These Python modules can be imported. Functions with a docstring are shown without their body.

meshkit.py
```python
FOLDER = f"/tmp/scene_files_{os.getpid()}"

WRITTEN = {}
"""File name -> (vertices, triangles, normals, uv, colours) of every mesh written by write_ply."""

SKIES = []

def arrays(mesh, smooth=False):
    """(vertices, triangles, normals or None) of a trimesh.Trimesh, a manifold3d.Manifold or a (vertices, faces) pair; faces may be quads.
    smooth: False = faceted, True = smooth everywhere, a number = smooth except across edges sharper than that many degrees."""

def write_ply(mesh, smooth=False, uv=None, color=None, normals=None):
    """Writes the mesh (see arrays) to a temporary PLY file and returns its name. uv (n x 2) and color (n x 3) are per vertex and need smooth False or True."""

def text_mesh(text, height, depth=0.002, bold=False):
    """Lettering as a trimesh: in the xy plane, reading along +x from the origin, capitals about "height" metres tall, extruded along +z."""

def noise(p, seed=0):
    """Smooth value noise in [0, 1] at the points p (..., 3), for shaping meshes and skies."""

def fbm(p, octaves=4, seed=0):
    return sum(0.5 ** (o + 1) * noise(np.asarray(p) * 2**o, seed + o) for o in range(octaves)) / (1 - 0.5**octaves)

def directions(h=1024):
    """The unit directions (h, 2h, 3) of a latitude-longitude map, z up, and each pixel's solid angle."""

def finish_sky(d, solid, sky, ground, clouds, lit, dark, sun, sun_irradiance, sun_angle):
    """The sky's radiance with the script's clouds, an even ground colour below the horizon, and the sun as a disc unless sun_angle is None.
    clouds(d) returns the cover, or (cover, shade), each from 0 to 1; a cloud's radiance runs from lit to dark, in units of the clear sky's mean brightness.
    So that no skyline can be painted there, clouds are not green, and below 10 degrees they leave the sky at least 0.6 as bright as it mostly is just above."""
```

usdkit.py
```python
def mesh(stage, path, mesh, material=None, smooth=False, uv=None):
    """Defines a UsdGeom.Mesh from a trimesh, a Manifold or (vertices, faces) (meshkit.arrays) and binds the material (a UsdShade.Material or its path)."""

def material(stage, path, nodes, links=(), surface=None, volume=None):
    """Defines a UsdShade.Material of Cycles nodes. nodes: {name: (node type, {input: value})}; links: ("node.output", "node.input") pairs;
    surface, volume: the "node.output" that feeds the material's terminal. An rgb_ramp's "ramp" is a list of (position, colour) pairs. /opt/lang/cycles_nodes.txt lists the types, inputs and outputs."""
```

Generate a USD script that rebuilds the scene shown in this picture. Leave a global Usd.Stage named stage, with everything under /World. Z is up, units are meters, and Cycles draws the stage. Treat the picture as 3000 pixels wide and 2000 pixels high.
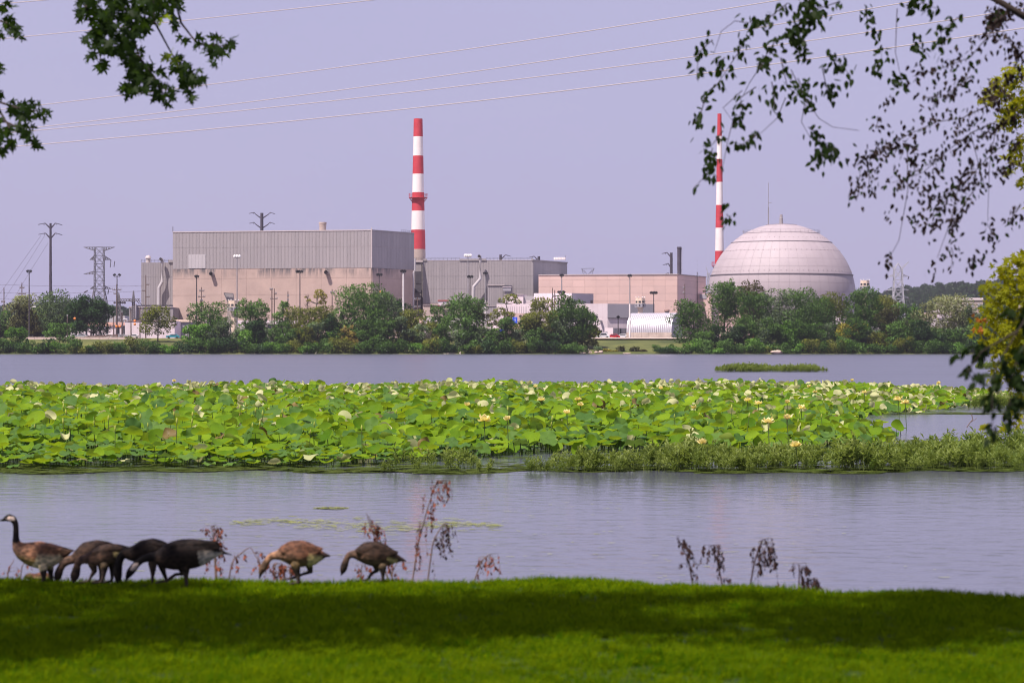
import math, random
import numpy as np
import trimesh, manifold3d, usdkit, meshkit
from pxr import Usd, UsdGeom, UsdLux, UsdShade, Sdf, Gf, Vt

stage = Usd.Stage.CreateInMemory()
UsdGeom.SetStageUpAxis(stage, 'Z'); UsdGeom.SetStageMetersPerUnit(stage, 1.0)
UsdGeom.Xform.Define(stage, '/World'); UsdGeom.Scope.Define(stage, '/World/Looks')
PI = math.pi
HAZE = 0.00006
# ---------------------------------------------------------------- camera, sky, sun, exposure
F, YH, H = 7143.0, 1012.0, 2.6          # focal length in photo pixels, horizon row, eye height above the water
cam = UsdGeom.Camera.Define(stage, '/World/camera')
cam.CreateHorizontalApertureAttr(36.0); cam.CreateVerticalApertureAttr(36.0 * 682 / 1024)
cam.CreateFocalLengthAttr(36.0 * F / 3000)
cam.CreateClippingRangeAttr(Gf.Vec2f(0.1, 20000))
cam.CreateFStopAttr(3.3); cam.CreateFocusDistanceAttr(110.0)
cam.CreateExposureAttr(0.55)
cam.AddTranslateOp().Set(Gf.Vec3d(0, 0, H)); cam.AddRotateXYZOp().Set(Gf.Vec3f(90 + math.degrees(math.atan((YH - 1000) / F)), 0, 0))

EL, AZ = math.radians(60), math.radians(44)      # sun height; sun stands behind the camera, 41 degrees to the left
SUN = np.array([-math.sin(AZ) * math.cos(EL), -math.cos(AZ) * math.cos(EL), math.sin(EL)])
usdkit.material(stage, '/World/Looks/sky_light', {
    'sky': ('sky_texture', {'sky_type': 'single_scattering', 'sun_disc': False, 'sun_elevation': EL, 'sun_rotation': math.atan2(SUN[0], SUN[1]), 'aerosol_density': 2.5, 'air_density': 1.0, 'ozone_density': 1.0, 'altitude': 100.0}),
    'tc': ('texture_coordinate', {}), 'cm': ('mapping', {'scale': (1, 1, 3.5)}), 'cn': ('noise_texture', {'scale': 2.2, 'detail': 4.0, 'roughness': .55}), 'haze': ('rgb_ramp', {'ramp': [(.3, (4.8, 4.38, 6.95)), (.7, (5.12, 4.74, 7.15))]}),
    'mix': ('mix', {'mix_type': 'mix', 'fac': 0.80}),
    'bg': ('background_shader', {'strength': 0.073})},
    [('tc.generated', 'cm.vector'), ('cm.vector', 'cn.vector'), ('cn.fac', 'haze.fac'), ('sky.color', 'mix.color1'), ('haze.color', 'mix.color2'), ('mix.color', 'bg.color')], surface='bg.background')
dome = UsdLux.DomeLight.Define(stage, '/World/sky')
UsdShade.MaterialBindingAPI.Apply(dome.GetPrim()).Bind(UsdShade.Material.Get(stage, '/World/Looks/sky_light'))
dome.GetPrim().SetCustomDataByKey('kind', 'structure')
sun = UsdLux.DistantLight.Define(stage, '/World/sun')
sun.CreateIntensityAttr(1.25); sun.CreateAngleAttr(0.53); sun.CreateNormalizeAttr(True); sun.CreateColorAttr(Gf.Vec3f(1.0, 0.87, 0.82))
zaxis = Gf.Vec3d(*map(float, SUN)); rot = Gf.Rotation(Gf.Vec3d(0, 0, 1), zaxis)
sun.AddOrientOp().Set(Gf.Quatf(rot.GetQuat()))

# ---------------------------------------------------------------- helpers
def W(px, py, d):
    return np.array([(px - 1500) / F * d, d, H - (py - YH) / F * d])
def X(px, d): return (px - 1500) / F * d
def Z(py, d): return H - (py - YH) / F * d

used = {}
def numbered(parent, name):
    k = (parent, name); n = used.get(k, 0); used[k] = n + 1
    return f'{parent}/{name}' if n == 0 else f'{parent}/{name}_{n:03d}'

def tag(path, label=None, cat=None, group=None, kind=None):
    p = stage.GetPrimAtPath(path)
    for k, v in (('label', label), ('category', cat), ('group', group), ('kind', kind)):
        if v: p.SetCustomDataByKey(k, v)
    return path

def thing(name, label, cat, loc=(0, 0, 0), rz=0, group=None):
    path = numbered('/World', name)
    x = UsdGeom.Xform.Define(stage, path)
    x.AddTranslateOp().Set(Gf.Vec3d(*map(float, loc)))
    if rz: x.AddRotateZOp().Set(math.degrees(rz))
    return tag(path, label, cat, group)

class MB:
    def __init__(s): s.v, s.f, s.n = [], [], 0
    def add(s, v, f):
        v = np.asarray(v, float).reshape(-1, 3); f = np.asarray(f, int)
        if f.shape[1] == 4: f = np.vstack([f[:, [0, 1, 2]], f[:, [0, 2, 3]]])
        s.v.append(v); s.f.append(f + s.n); s.n += len(v); return s
    def box(s, c, size, ax=None):
        h = np.asarray(size, float) / 2
        p = np.array([[x, y, z] for x in (-1, 1) for y in (-1, 1) for z in (-1, 1)], float) * h
        if ax is not None: p = p @ np.asarray(ax, float)
        return s.add(p + np.asarray(c, float), [[0, 1, 3, 2], [4, 6, 7, 5], [0, 4, 5, 1], [2, 3, 7, 6], [0, 2, 6, 4], [1, 5, 7, 3]])
    def boxz(s, c, size, rz):
        return s.box(c, size, [[math.cos(rz), math.sin(rz), 0], [-math.sin(rz), math.cos(rz), 0], [0, 0, 1]])
    def tube(s, pts, r, sides=8, cap=True):
        p = np.asarray(pts, float); r = np.broadcast_to(np.asarray(r, float), (len(p),))
        t = np.gradient(p, axis=0); t /= np.linalg.norm(t, axis=1, keepdims=True) + 1e-12
        ref = np.array([0, 0, 1.0]) if np.abs(t[:, 2]).mean() < .8 else np.array([1.0, 0, 0])
        a = np.cross(t, ref); a /= np.linalg.norm(a, axis=1, keepdims=True) + 1e-12
        b = np.cross(t, a); g = np.arange(sides) * 2 * PI / sides + PI / sides
        v = p[:, None] + r[:, None, None] * (np.cos(g)[None, :, None] * a[:, None] + np.sin(g)[None, :, None] * b[:, None])
        i, j = np.meshgrid(np.arange(len(p) - 1), np.arange(sides), indexing='ij')
        q = np.stack([i * sides + j, i * sides + (j + 1) % sides, (i + 1) * sides + (j + 1) % sides, (i + 1) * sides + j], -1).reshape(-1, 4)
        f = np.vstack([q[:, [0, 1, 2]], q[:, [0, 2, 3]]])
        if cap:
            k = np.arange(1, sides - 1); e = (len(p) - 1) * sides
            f = np.vstack([f, np.stack([0 * k, k + 1, k], 1), np.stack([0 * k + e, k + e, k + e + 1], 1)])
        return s.add(v.reshape(-1, 3), f)
    def bar(s, a, b, w): return s.tube([a, b], w * .7071, 4)
    def lathe(s, prof, c=(0, 0, 0), n=24, a0=0, a1=2 * PI):
        prof = np.asarray(prof, float); full = abs(a1 - a0 - 2 * PI) < 1e-6
        g = np.linspace(a0, a1, n, endpoint=not full); m = len(g)
        v = np.stack([prof[:, None, 0] * np.cos(g), prof[:, None, 0] * np.sin(g), np.repeat(prof[:, 1:2], m, 1)], -1)
        i, j = np.meshgrid(np.arange(len(prof) - 1), np.arange(m if full else m - 1), indexing='ij')
        q = np.stack([i * m + j, i * m + (j + 1) % m, (i + 1) * m + (j + 1) % m, (i + 1) * m + j], -1).reshape(-1, 4)
        return s.add(v.reshape(-1, 3) + np.asarray(c, float), q)
    def prism(s, poly, z0, z1, top=True, sides=True):
        p = np.asarray(poly, float); n = len(p)
        area = sum(p[i, 0] * p[(i + 1) % n, 1] - p[(i + 1) % n, 0] * p[i, 1] for i in range(n))
        if area < 0: p = p[::-1]
        v = np.vstack([np.c_[p, np.full(n, z0)], np.c_[p, np.full(n, z1)]]); f = []
        if sides:
            for i in range(n): k = (i + 1) % n; f += [[i, k, k + n], [i, k + n, i + n]]
        if top:
            for i in range(1, n - 1): f += [[n, n + i, n + i + 1]]
        return s.add(v, f)
    def quad(s, a, b, c, d): return s.add([a, b, c, d], [[0, 1, 2], [0, 2, 3]])

def put(path, v, f, mat, normals=None, smooth=False, cols=None, sided=True):
    m = usdkit.mesh(stage, path, (np.asarray(v, float), np.asarray(f, int)), '/World/Looks/' + mat if mat else None, smooth=smooth)
    if normals is not None:
        m.CreateNormalsAttr(Vt.Vec3fArray.FromNumpy(np.asarray(normals, np.float32))); m.SetNormalsInterpolation('vertex')
    if cols is not None:
        UsdGeom.PrimvarsAPI(m).CreatePrimvar('tint', Sdf.ValueTypeNames.Color3fArray, 'vertex').Set(Vt.Vec3fArray.FromNumpy(np.asarray(cols, np.float32)))
    return path

def obj(name, mb, mat, parent='/World', smooth=False, normals=None, cols=None):
    path = numbered(parent, name)
    if isinstance(mb, MB): v, f = np.vstack(mb.v), np.vstack(mb.f)
    else: v, f = mb
    return put(path, v, f, mat, normals, smooth, cols)

def struct(name, mb, mat, **k): return tag(obj(name, mb, mat, **k), kind='structure')

def copy(src, loc, rz=0, scale=1.0, label=None, cat=None, group=None, tilt=None):
    base = src.rsplit('/', 1)[1]
    if base[-4:-3] == '_' and base[-3:].isdigit(): base = base[:-4]
    path = numbered('/World', base)
    x = UsdGeom.Xform.Define(stage, path)
    x.GetPrim().GetReferences().AddInternalReference(src)
    x.GetPrim().SetInstanceable(True)
    pose(path, loc, rz, scale, tilt)
    return tag(path, label, cat, group)

def pose(path, loc, rz=0, scale=1.0, tilt=None):
    x = UsdGeom.Xformable(stage.GetPrimAtPath(path)); x.ClearXformOpOrder()
    m = np.eye(3) * scale
    c, s = math.cos(rz), math.sin(rz)
    R = np.array([[c, -s, 0], [s, c, 0], [0, 0, 1]])
    if tilt:
        ta, td = tilt; ax = np.array([math.cos(td), math.sin(td), 0])
        K = np.array([[0, -ax[2], ax[1]], [ax[2], 0, -ax[0]], [-ax[1], ax[0], 0]])
        R = (np.eye(3) + math.sin(ta) * K + (1 - math.cos(ta)) * K @ K) @ R
    M = np.eye(4); M[:3, :3] = (R @ m).T; M[3, :3] = loc
    x.AddTransformOp(opSuffix='pose').Set(Gf.Matrix4d(*M.ravel().tolist()))

def instancer(path, protos, pos, quats, scales, idx, kind='stuff', label=None, cat=None, parent_top=True):
    pi = UsdGeom.PointInstancer.Define(stage, path)
    UsdGeom.Scope.Define(stage, path + '/prototypes')
    targets = []
    for k, (v, f, mat, nr) in enumerate(protos):
        put(f'{path}/prototypes/variant_{k:03d}', v, f, mat, nr); targets.append(f'{path}/prototypes/variant_{k:03d}')
    pi.CreatePrototypesRel().SetTargets([Sdf.Path(t) for t in targets])
    pi.CreatePositionsAttr(Vt.Vec3fArray.FromNumpy(np.asarray(pos, np.float32)))
    q = np.asarray(quats, float)
    pi.CreateOrientationsAttr(Vt.QuathArray([Gf.Quath(float(a[0]), float(a[1]), float(a[2]), float(a[3])) for a in q]))
    sc = np.asarray(scales, np.float32)
    if sc.ndim == 1: sc = np.repeat(sc[:, None], 3, 1)
    pi.CreateScalesAttr(Vt.Vec3fArray.FromNumpy(sc))
    pi.CreateProtoIndicesAttr(Vt.IntArray.FromNumpy(np.asarray(idx, np.int32)))
    return tag(path, label, cat, kind=kind)

def quat_z_tilt(rz, tilt, td):
    """rotation about z by rz, then a tilt about the horizontal axis at angle td."""
    a = np.stack([np.cos(rz / 2), 0 * rz, 0 * rz, np.sin(rz / 2)], -1)
    b = np.stack([np.cos(tilt / 2), np.sin(tilt / 2) * np.cos(td), np.sin(tilt / 2) * np.sin(td), 0 * rz], -1)
    w1, x1, y1, z1 = b.T; w2, x2, y2, z2 = a.T
    return np.stack([w1*w2-x1*x2-y1*y2-z1*z2, w1*x2+x1*w2+y1*z2-z1*y2, w1*y2-x1*z2+y1*w2+z1*x2, w1*z2+x1*y2-y1*x2+z1*w2], -1)

# ---------------------------------------------------------------- materials
def mul(c, k): return tuple(float(np.clip(x * k, 0, .95)) for x in c)
def M(name, col, rough=.8, var=.12, scale=.6, stretch=(1, 1, 1), col2=None, bump=0, bscale=8, metallic=0, spec=.3, detail=4):
    lo, hi = mul(col, 1 - var), (col2 or mul(col, 1 + var))
    nodes = {'g': ('geometry', {}), 'm': ('mapping', {'scale': stretch}), 'n': ('noise_texture', {'scale': scale, 'detail': float(detail), 'roughness': .6}),
             'r': ('rgb_ramp', {'ramp': [(.3, lo), (.7, hi)]}),
             'p': ('principled_bsdf', {'roughness': rough, 'metallic': metallic, 'specular_ior_level': spec})}
    links = [('g.position', 'm.vector'), ('m.vector', 'n.vector'), ('n.fac', 'r.fac'), ('r.color', 'p.base_color')]
    if bump:
        nodes['bn'] = ('noise_texture', {'scale': bscale, 'detail': 3.0}); nodes['b'] = ('bump', {'strength': .6, 'distance': bump})
        links += [('g.position', 'bn.vector'), ('bn.fac', 'b.height'), ('b.normal', 'p.normal')]
    usdkit.material(stage, '/World/Looks/' + name, nodes, links, surface='p.BSDF'); return name

def leafmat(name, col, col2, rough=.55, trans=.24, scale=.15, tr_col=None, spec=.25, back=None):
    tr = tr_col or (min(col2[0] * 1.5, .9), min(col2[1] * 1.7, .9), col2[2] * .8)
    nodes = {'g': ('geometry', {}), 'n': ('noise_texture', {'scale': scale, 'detail': 3.0}), 'o': ('object_info', {}),
             'a': ('math', {'math_type': 'multiply', 'value2': .5}), 'a2': ('math', {'math_type': 'multiply', 'value2': .25}), 'b': ('math', {'math_type': 'add'}), 'c': ('math', {'math_type': 'add'}),
             'k': ('math', {'math_type': 'multiply', 'value2': .6}),
             'r': ('rgb_ramp', {'ramp': [(.25, col), (.85, col2)]}), 'p': ('principled_bsdf', {'roughness': rough, 'specular_ior_level': spec}),
             't': ('translucent_bsdf', {'color': tr}), 'x': ('mix_closure', {'fac': trans})}
    links = [('g.position', 'n.vector'), ('g.random_per_island', 'a.value1'), ('o.random', 'a2.value1'), ('n.fac', 'k.value1'), ('a.value', 'b.value1'), ('a2.value', 'b.value2'), ('b.value', 'c.value1'), ('k.value', 'c.value2'), ('c.value', 'r.fac'),
             ('p.BSDF', 'x.closure1'), ('t.BSDF', 'x.closure2')]
    if back:
        nodes['bk'] = ('mix', {'color2': back}); links += [('r.color', 'bk.color1'), ('g.backfacing', 'bk.fac'), ('bk.color', 'p.base_color')]
    else: links += [('r.color', 'p.base_color')]
    usdkit.material(stage, '/World/Looks/' + name, nodes, links, surface='x.closure'); return name

M('clad_a', (.305, .283, .29), .55, .07, .5, (1, 1, .06)); M('clad_b', (.312, .289, .295), .55, .07, .5, (1, 1, .06)); M('clad_c', (.298, .277, .284), .55, .07, .5, (1, 1, .06))
M('clad_light', (.43, .41, .42), .55, .05, .3); M('joint_dark', (.215, .20, .206), .8, .05)
M('trim_pale', (.5, .44, .43), .6, .05); M('rail_dark', (.09, .085, .09), .6, .05); M('steel_pale', (.5, .48, .5), .45, .06, metallic=.3)
M('pink_a', (.60, .435, .385), .8, .04, .2); M('pink_b', (.575, .42, .375), .8, .05, .2); M('pink_c', (.62, .45, .40), .8, .04, .2)
M('white_wall', (.68, .59, .61), .75, .05, .3); M('white_wall_b', (.64, .56, .58), .75, .05, .3); M('grey_panel', (.33, .32, .35), .6, .05, .3)
M('pink_roof', (.68, .42, .34), .7, .08, .5); M('dark_glass', (.03, .033, .04), .15, .1, spec=.6); M('dark_louver', (.075, .07, .085), .6, .1)
M('red_paint', (.47, .040, .055), .6, .08, .3, col2=(.52, .055, .072)); M('white_paint', (.78, .70, .68), .6, .05, .25, col2=(.8, .74, .71)); M('raw_concrete', (.42, .34, .30), .85, .12, .4)
M('pole_dark', (.07, .06, .07), .6, .1); M('pole_grey', (.25, .24, .26), .55, .1); M('pole_white', (.75, .7, .7), .5, .05); M('pole_wood', (.14, .10, .09), .85, .2, 2); M('corten', (.065, .055, .075), .7, .15)
M('lamp_dark', (.03, .03, .035), .4, .05); M('lamp_white', (.8, .78, .76), .3, .03)
M('lattice_dark', (.13, .125, .14), .6, .1); M('lattice_pale', (.42, .42, .45), .5, .1, metallic=.2)
M('dome_a', (.36, .312, .328), .62, .05, .12, spec=.5); M('dome_b', (.35, .303, .32), .62, .06, .12, spec=.5); M('dome_c', (.368, .32, .335), .62, .05, .12, spec=.5); M('dome_seam', (.325, .28, .296), .6, .08); M('ring_dark', (.19, .17, .19), .7, .08)
M('hut_steel', (.60, .58, .62), .42, .04, .4, metallic=.25, spec=.5); M('hut_end', (.36, .36, .37), .7, .06); M('base_concrete', (.52, .43, .37), .85, .2, .5)
M('cream_wall', (.70, .56, .44), .8, .05); M('blue_sign', (.03, .10, .75), .4, .04); M('sign_white', (.85, .85, .85), .5, .02); M('orange_paint', (.85, .25, .06), .5, .03); M('rust_red', (.36, .08, .06), .7, .12)
M('barrier', (.58, .46, .41), .85, .1, .6); M('asphalt', (.055, .053, .055), .9, .2, .2); M('tan_ground', (.42, .34, .28), .9, .2, .1)
M('tyre', (.02, .02, .02), .8, .1)
for n_, c_ in dict(car_white=(.8, .8, .8), car_red=(.5, .015, .02), car_dark=(.02, .022, .03), car_silver=(.45, .46, .48), car_maroon=(.13, .015, .03), car_blue=(.03, .06, .2), car_teal=(.02, .25, .3)).items(): M(n_, c_, .22, .02, spec=.6)
M('bark', (.10, .082, .068), .9, .3, 3, (1, 1, .3)); M('bark_pale', (.42, .38, .34), .85, .25, 2); M('driftwood', (.55, .47, .40), .85, .15, 2); M('rock', (.52, .40, .33), .9, .2, 1); M('rotten', (.33, .22, .19), .9, .2, 1)
M('wire', (.44, .39, .39), .5, .03); M('dry_stem', (.16, .11, .09), .85, .2, 6); M('dry_red', (.20, .055, .024), .8, .35, 20); M('dry_dark', (.045, .022, .02), .85, .3, 20); M('twig', (.045, .035, .03), .85, .2, 10)
# weathered lower concrete with stains running down from its top edge
usdkit.material(stage, '/World/Looks/stained_concrete', {
    'g': ('geometry', {}), 'm': ('mapping', {'scale': (1, 1, .12)}), 'n': ('noise_texture', {'scale': .55, 'detail': 6.0, 'roughness': .7}),
    'n2': ('noise_texture', {'scale': .09, 'detail': 4.0}), 's': ('separate_xyz', {}), 'z': ('map_range', {'from_min': 26.8, 'from_max': 30.0, 'to_min': 0.0, 'to_max': 1.0, 'clamp': True}),
    'th': ('map_range', {'from_min': .40, 'from_max': .54, 'to_min': 0.0, 'to_max': 1.0, 'clamp': True}), 'mk': ('math', {'math_type': 'multiply'}), 'mk2': ('math', {'math_type': 'multiply', 'value2': .9}),
    'th2': ('map_range', {'from_min': .37, 'from_max': .50, 'to_min': 0.0, 'to_max': 1.0, 'clamp': True}), 'mk3': ('math', {'math_type': 'multiply'}),
    'base': ('rgb_ramp', {'ramp': [(.3, (.40, .305, .265)), (.7, (.49, .375, .32))]}), 'n3': ('noise_texture', {'scale': .16, 'detail': 6.0, 'roughness': .65}),
    'x': ('mix', {'color2': (.12, .115, .12)}), 'p': ('principled_bsdf', {'roughness': .88, 'specular_ior_level': .2})},
    [('g.position', 'm.vector'), ('m.vector', 'n.vector'), ('g.position', 'n2.vector'), ('g.position', 'n3.vector'), ('g.position', 's.vector'), ('s.z', 'z.value'), ('n.fac', 'th.value'), ('n2.fac', 'th2.value'), ('n3.fac', 'base.fac'),
     ('th.result', 'mk.value1'), ('z.result', 'mk.value2'), ('mk.value', 'mk3.value1'), ('th2.result', 'mk3.value2'), ('mk3.value', 'mk2.value1'), ('base.color', 'x.color1'), ('mk2.value', 'x.fac'), ('x.color', 'p.base_color')], surface='p.BSDF')
# leaves
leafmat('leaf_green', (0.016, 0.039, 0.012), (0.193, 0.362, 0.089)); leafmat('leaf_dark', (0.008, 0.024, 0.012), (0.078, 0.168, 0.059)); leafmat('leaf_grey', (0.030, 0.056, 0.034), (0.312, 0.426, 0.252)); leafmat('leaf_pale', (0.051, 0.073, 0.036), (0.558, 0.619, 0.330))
leafmat('leaf_olive', (0.039, 0.053, 0.012), (0.390, 0.413, 0.089)); leafmat('leaf_brown', (.025, .030, .012), (.15, .15, .06)); leafmat('leaf_yellow', (0.083, 0.085, 0.011), (0.669, 0.568, 0.088)); leafmat('leaf_tan', (0.111, 0.085, 0.029), (0.780, 0.568, 0.175)); leafmat('leaf_bright', (0.026, 0.064, 0.012), (0.259, 0.516, 0.089)); leafmat('leaf_bush', (0.014, 0.036, 0.011), (0.155, 0.310, 0.065)); leafmat('leaf_rust', (.030, .034, .012), (.19, .16, .06))
leafmat('hill_leaf', (.012, .030, .014), (.045, .085, .035), scale=.02)
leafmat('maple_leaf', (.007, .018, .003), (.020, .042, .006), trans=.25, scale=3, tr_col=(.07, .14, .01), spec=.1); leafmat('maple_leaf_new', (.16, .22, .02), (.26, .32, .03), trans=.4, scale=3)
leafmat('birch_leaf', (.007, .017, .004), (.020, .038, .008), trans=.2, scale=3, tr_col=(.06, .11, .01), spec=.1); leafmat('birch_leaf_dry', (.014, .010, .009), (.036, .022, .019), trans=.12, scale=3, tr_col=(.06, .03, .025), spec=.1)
leafmat('shrub_leaf', (.04, .075, .003), (.34, .33, .008), trans=.4, scale=1.2, tr_col=(.48, .46, .01), spec=.08); leafmat('shrub_leaf_orange', (.3, .09, .02), (.42, .16, .03), trans=.4, scale=1.2)
leafmat('lotus_green', (.050, .125, .006), (.26, .39, .016), rough=.65, trans=.28, scale=.9, tr_col=(.40, .58, .015), spec=.08, back=(.20, .27, .05)); leafmat('lotus_teal', (.04, .10, .02), (.13, .23, .03), rough=.6, trans=.2, scale=.9, tr_col=(.2, .36, .03), spec=.12, back=(.18, .25, .07))
leafmat('lotus_pale', (.34, .38, .16), (.58, .57, .31), rough=.6, trans=.25, scale=.9, tr_col=(.6, .6, .25), spec=.2); leafmat('lotus_brown', (.10, .075, .02), (.20, .15, .04), trans=.1, scale=1); leafmat('lotus_stem', (.06, .10, .02), (.12, .16, .04), trans=.1, scale=2)
leafmat('petal', (.80, .72, .30), (.9, .84, .52), rough=.6, trans=.35, scale=4, tr_col=(.9, .75, .2), spec=.2); leafmat('bud', (.32, .40, .07), (.52, .52, .12), trans=.2, scale=4)
leafmat('reed_leaf', (.04, .08, .012), (.33, .38, .12), rough=.6, spec=.1, trans=.25, scale=1.5); leafmat('pad_floating', (.03, .055, .008), (.11, .135, .03), trans=0.05, scale=.8, spec=.03, rough=.9); leafmat('duckweed', (.20, .23, .04), (.33, .35, .08), trans=0.05, scale=.8)
leafmat('grass_blade', (.003, .050, .0002), (.175, .245, .006), rough=.8, trans=.42, scale=1.6, tr_col=(.28, .40, .002), spec=.01)

# ---------------------------------------------------------------- the setting: ground, water, far hills
def interp(x, xs, ys): return np.interp(x, xs, ys)
def far_ground(x, y):
    z = interp(y, [738, 743, 746, 770, 795, 1500, 1900, 2300, 2700, 3300, 6000], [-.8, -.02, .8, 3.2, 5, 5, 14, 30, 38, 40, 40])
    hill = interp(x, [-1500, -650, -420, -300, 120, 330, 420, 520, 800, 1500], [8, 10, 24, 12, 4, 30, 48, 52, 50, 50])
    k = np.clip((np.asarray(y) - 1600) / 900, 0, 1)
    return z * (1 - k) + (5 + hill) * k + k * 4 * np.sin(np.asarray(x) * .013 + 1) * np.sin(np.asarray(y) * .006)
ys = np.r_[738, 741, 743, 745, 748, 755, 765, 775, 785, 795, np.linspace(830, 1500, 12), np.linspace(1600, 3300, 26), 4200, 5600]
xs = np.r_[np.linspace(-3600, -500, 14), np.linspace(-440, 440, 60), np.linspace(500, 3600, 14)]
XX, YY = np.meshgrid(xs, ys)
ZZ = far_ground(XX, YY) + np.where((YY > 744) & (YY < 790), .35 * (meshkit.fbm(np.stack([XX * .05, YY * .1, 0 * XX], -1), 3) - .5), 0)
nx = len(xs); i, j = np.meshgrid(np.arange(len(ys) - 1), np.arange(nx - 1), indexing='ij')
q = np.stack([i * nx + j, i * nx + j + 1, (i + 1) * nx + j + 1, (i + 1) * nx + j], -1).reshape(-1, 4)
M('far_grass', (.06, .09, .02), .95, .35, .08, (1, 1, 1), col2=(.13, .14, .035), detail=6)
struct('far_ground', (np.stack([XX, YY, ZZ], -1).reshape(-1, 3), np.vstack([q[:, [0, 1, 2]], q[:, [0, 2, 3]]])), 'far_grass', smooth=True)
mb = MB(); mb.quad((-330, 799, 5.01), (330, 799, 5.01), (330, 1250, 5.01), (-330, 1250, 5.01)); struct('parking_lot', mb, 'asphalt')
mb = MB(); mb.quad((26.5, 786, far_ground(0, 786) + .5), (62, 786, far_ground(0, 786) + .5), (62, 799, 5.25), (26.5, 799, 5.25)); struct('gravel_verge', mb, 'tan_ground')
# river
usdkit.material(stage, '/World/Looks/water', {
    'g': ('geometry', {}), 'm1': ('mapping', {'scale': (1.9, 2.6, 1), 'rotation': (0, 0, .15)}), 'n1': ('noise_texture', {'scale': 1.0, 'detail': 2.5, 'roughness': .5, 'distortion': .3}),
    'm2': ('mapping', {'scale': (.016, .06, 1), 'rotation': (0, 0, .12)}), 'n2': ('noise_texture', {'scale': 1.0, 'detail': 3.0}),
    'sp': ('separate_xyz', {}), 'far': ('map_range', {'from_min': 40.0, 'from_max': 140.0, 'to_min': .021, 'to_max': .10, 'clamp': True}),
    'cr': ('map_range', {'from_min': .35, 'from_max': .7, 'to_min': .45, 'to_max': 1.3, 'clamp': True}), 'amp': ('math', {'math_type': 'multiply'}), 'h': ('math', {'math_type': 'multiply'}),
    'b': ('bump', {'strength': 1.0, 'distance': 1.0}), 'ro': ('map_range', {'from_min': 45.0, 'from_max': 160.0, 'to_min': .13, 'to_max': .26, 'clamp': True}), 'p': ('principled_bsdf', {'base_color': (.068, .074, .100), 'ior': 1.33, 'specular_ior_level': .5})},
    [('g.position', 'm1.vector'), ('m1.vector', 'n1.vector'), ('g.position', 'm2.vector'), ('m2.vector', 'n2.vector'), ('g.position', 'sp.vector'), ('sp.y', 'far.value'), ('sp.y', 'ro.value'), ('ro.result', 'p.roughness'), ('n2.fac', 'cr.value'), ('far.result', 'amp.value1'), ('cr.result', 'amp.value2'),
     ('n1.fac', 'h.value1'), ('amp.value', 'h.value2'), ('h.value', 'b.height'), ('b.normal', 'p.normal')], surface='p.BSDF')
mb = MB(); mb.quad((-3600, 12, 0), (3600, 12, 0), (3600, 744.5, 0), (-3600, 744.5, 0)); struct('river', mb, 'water')

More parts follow.
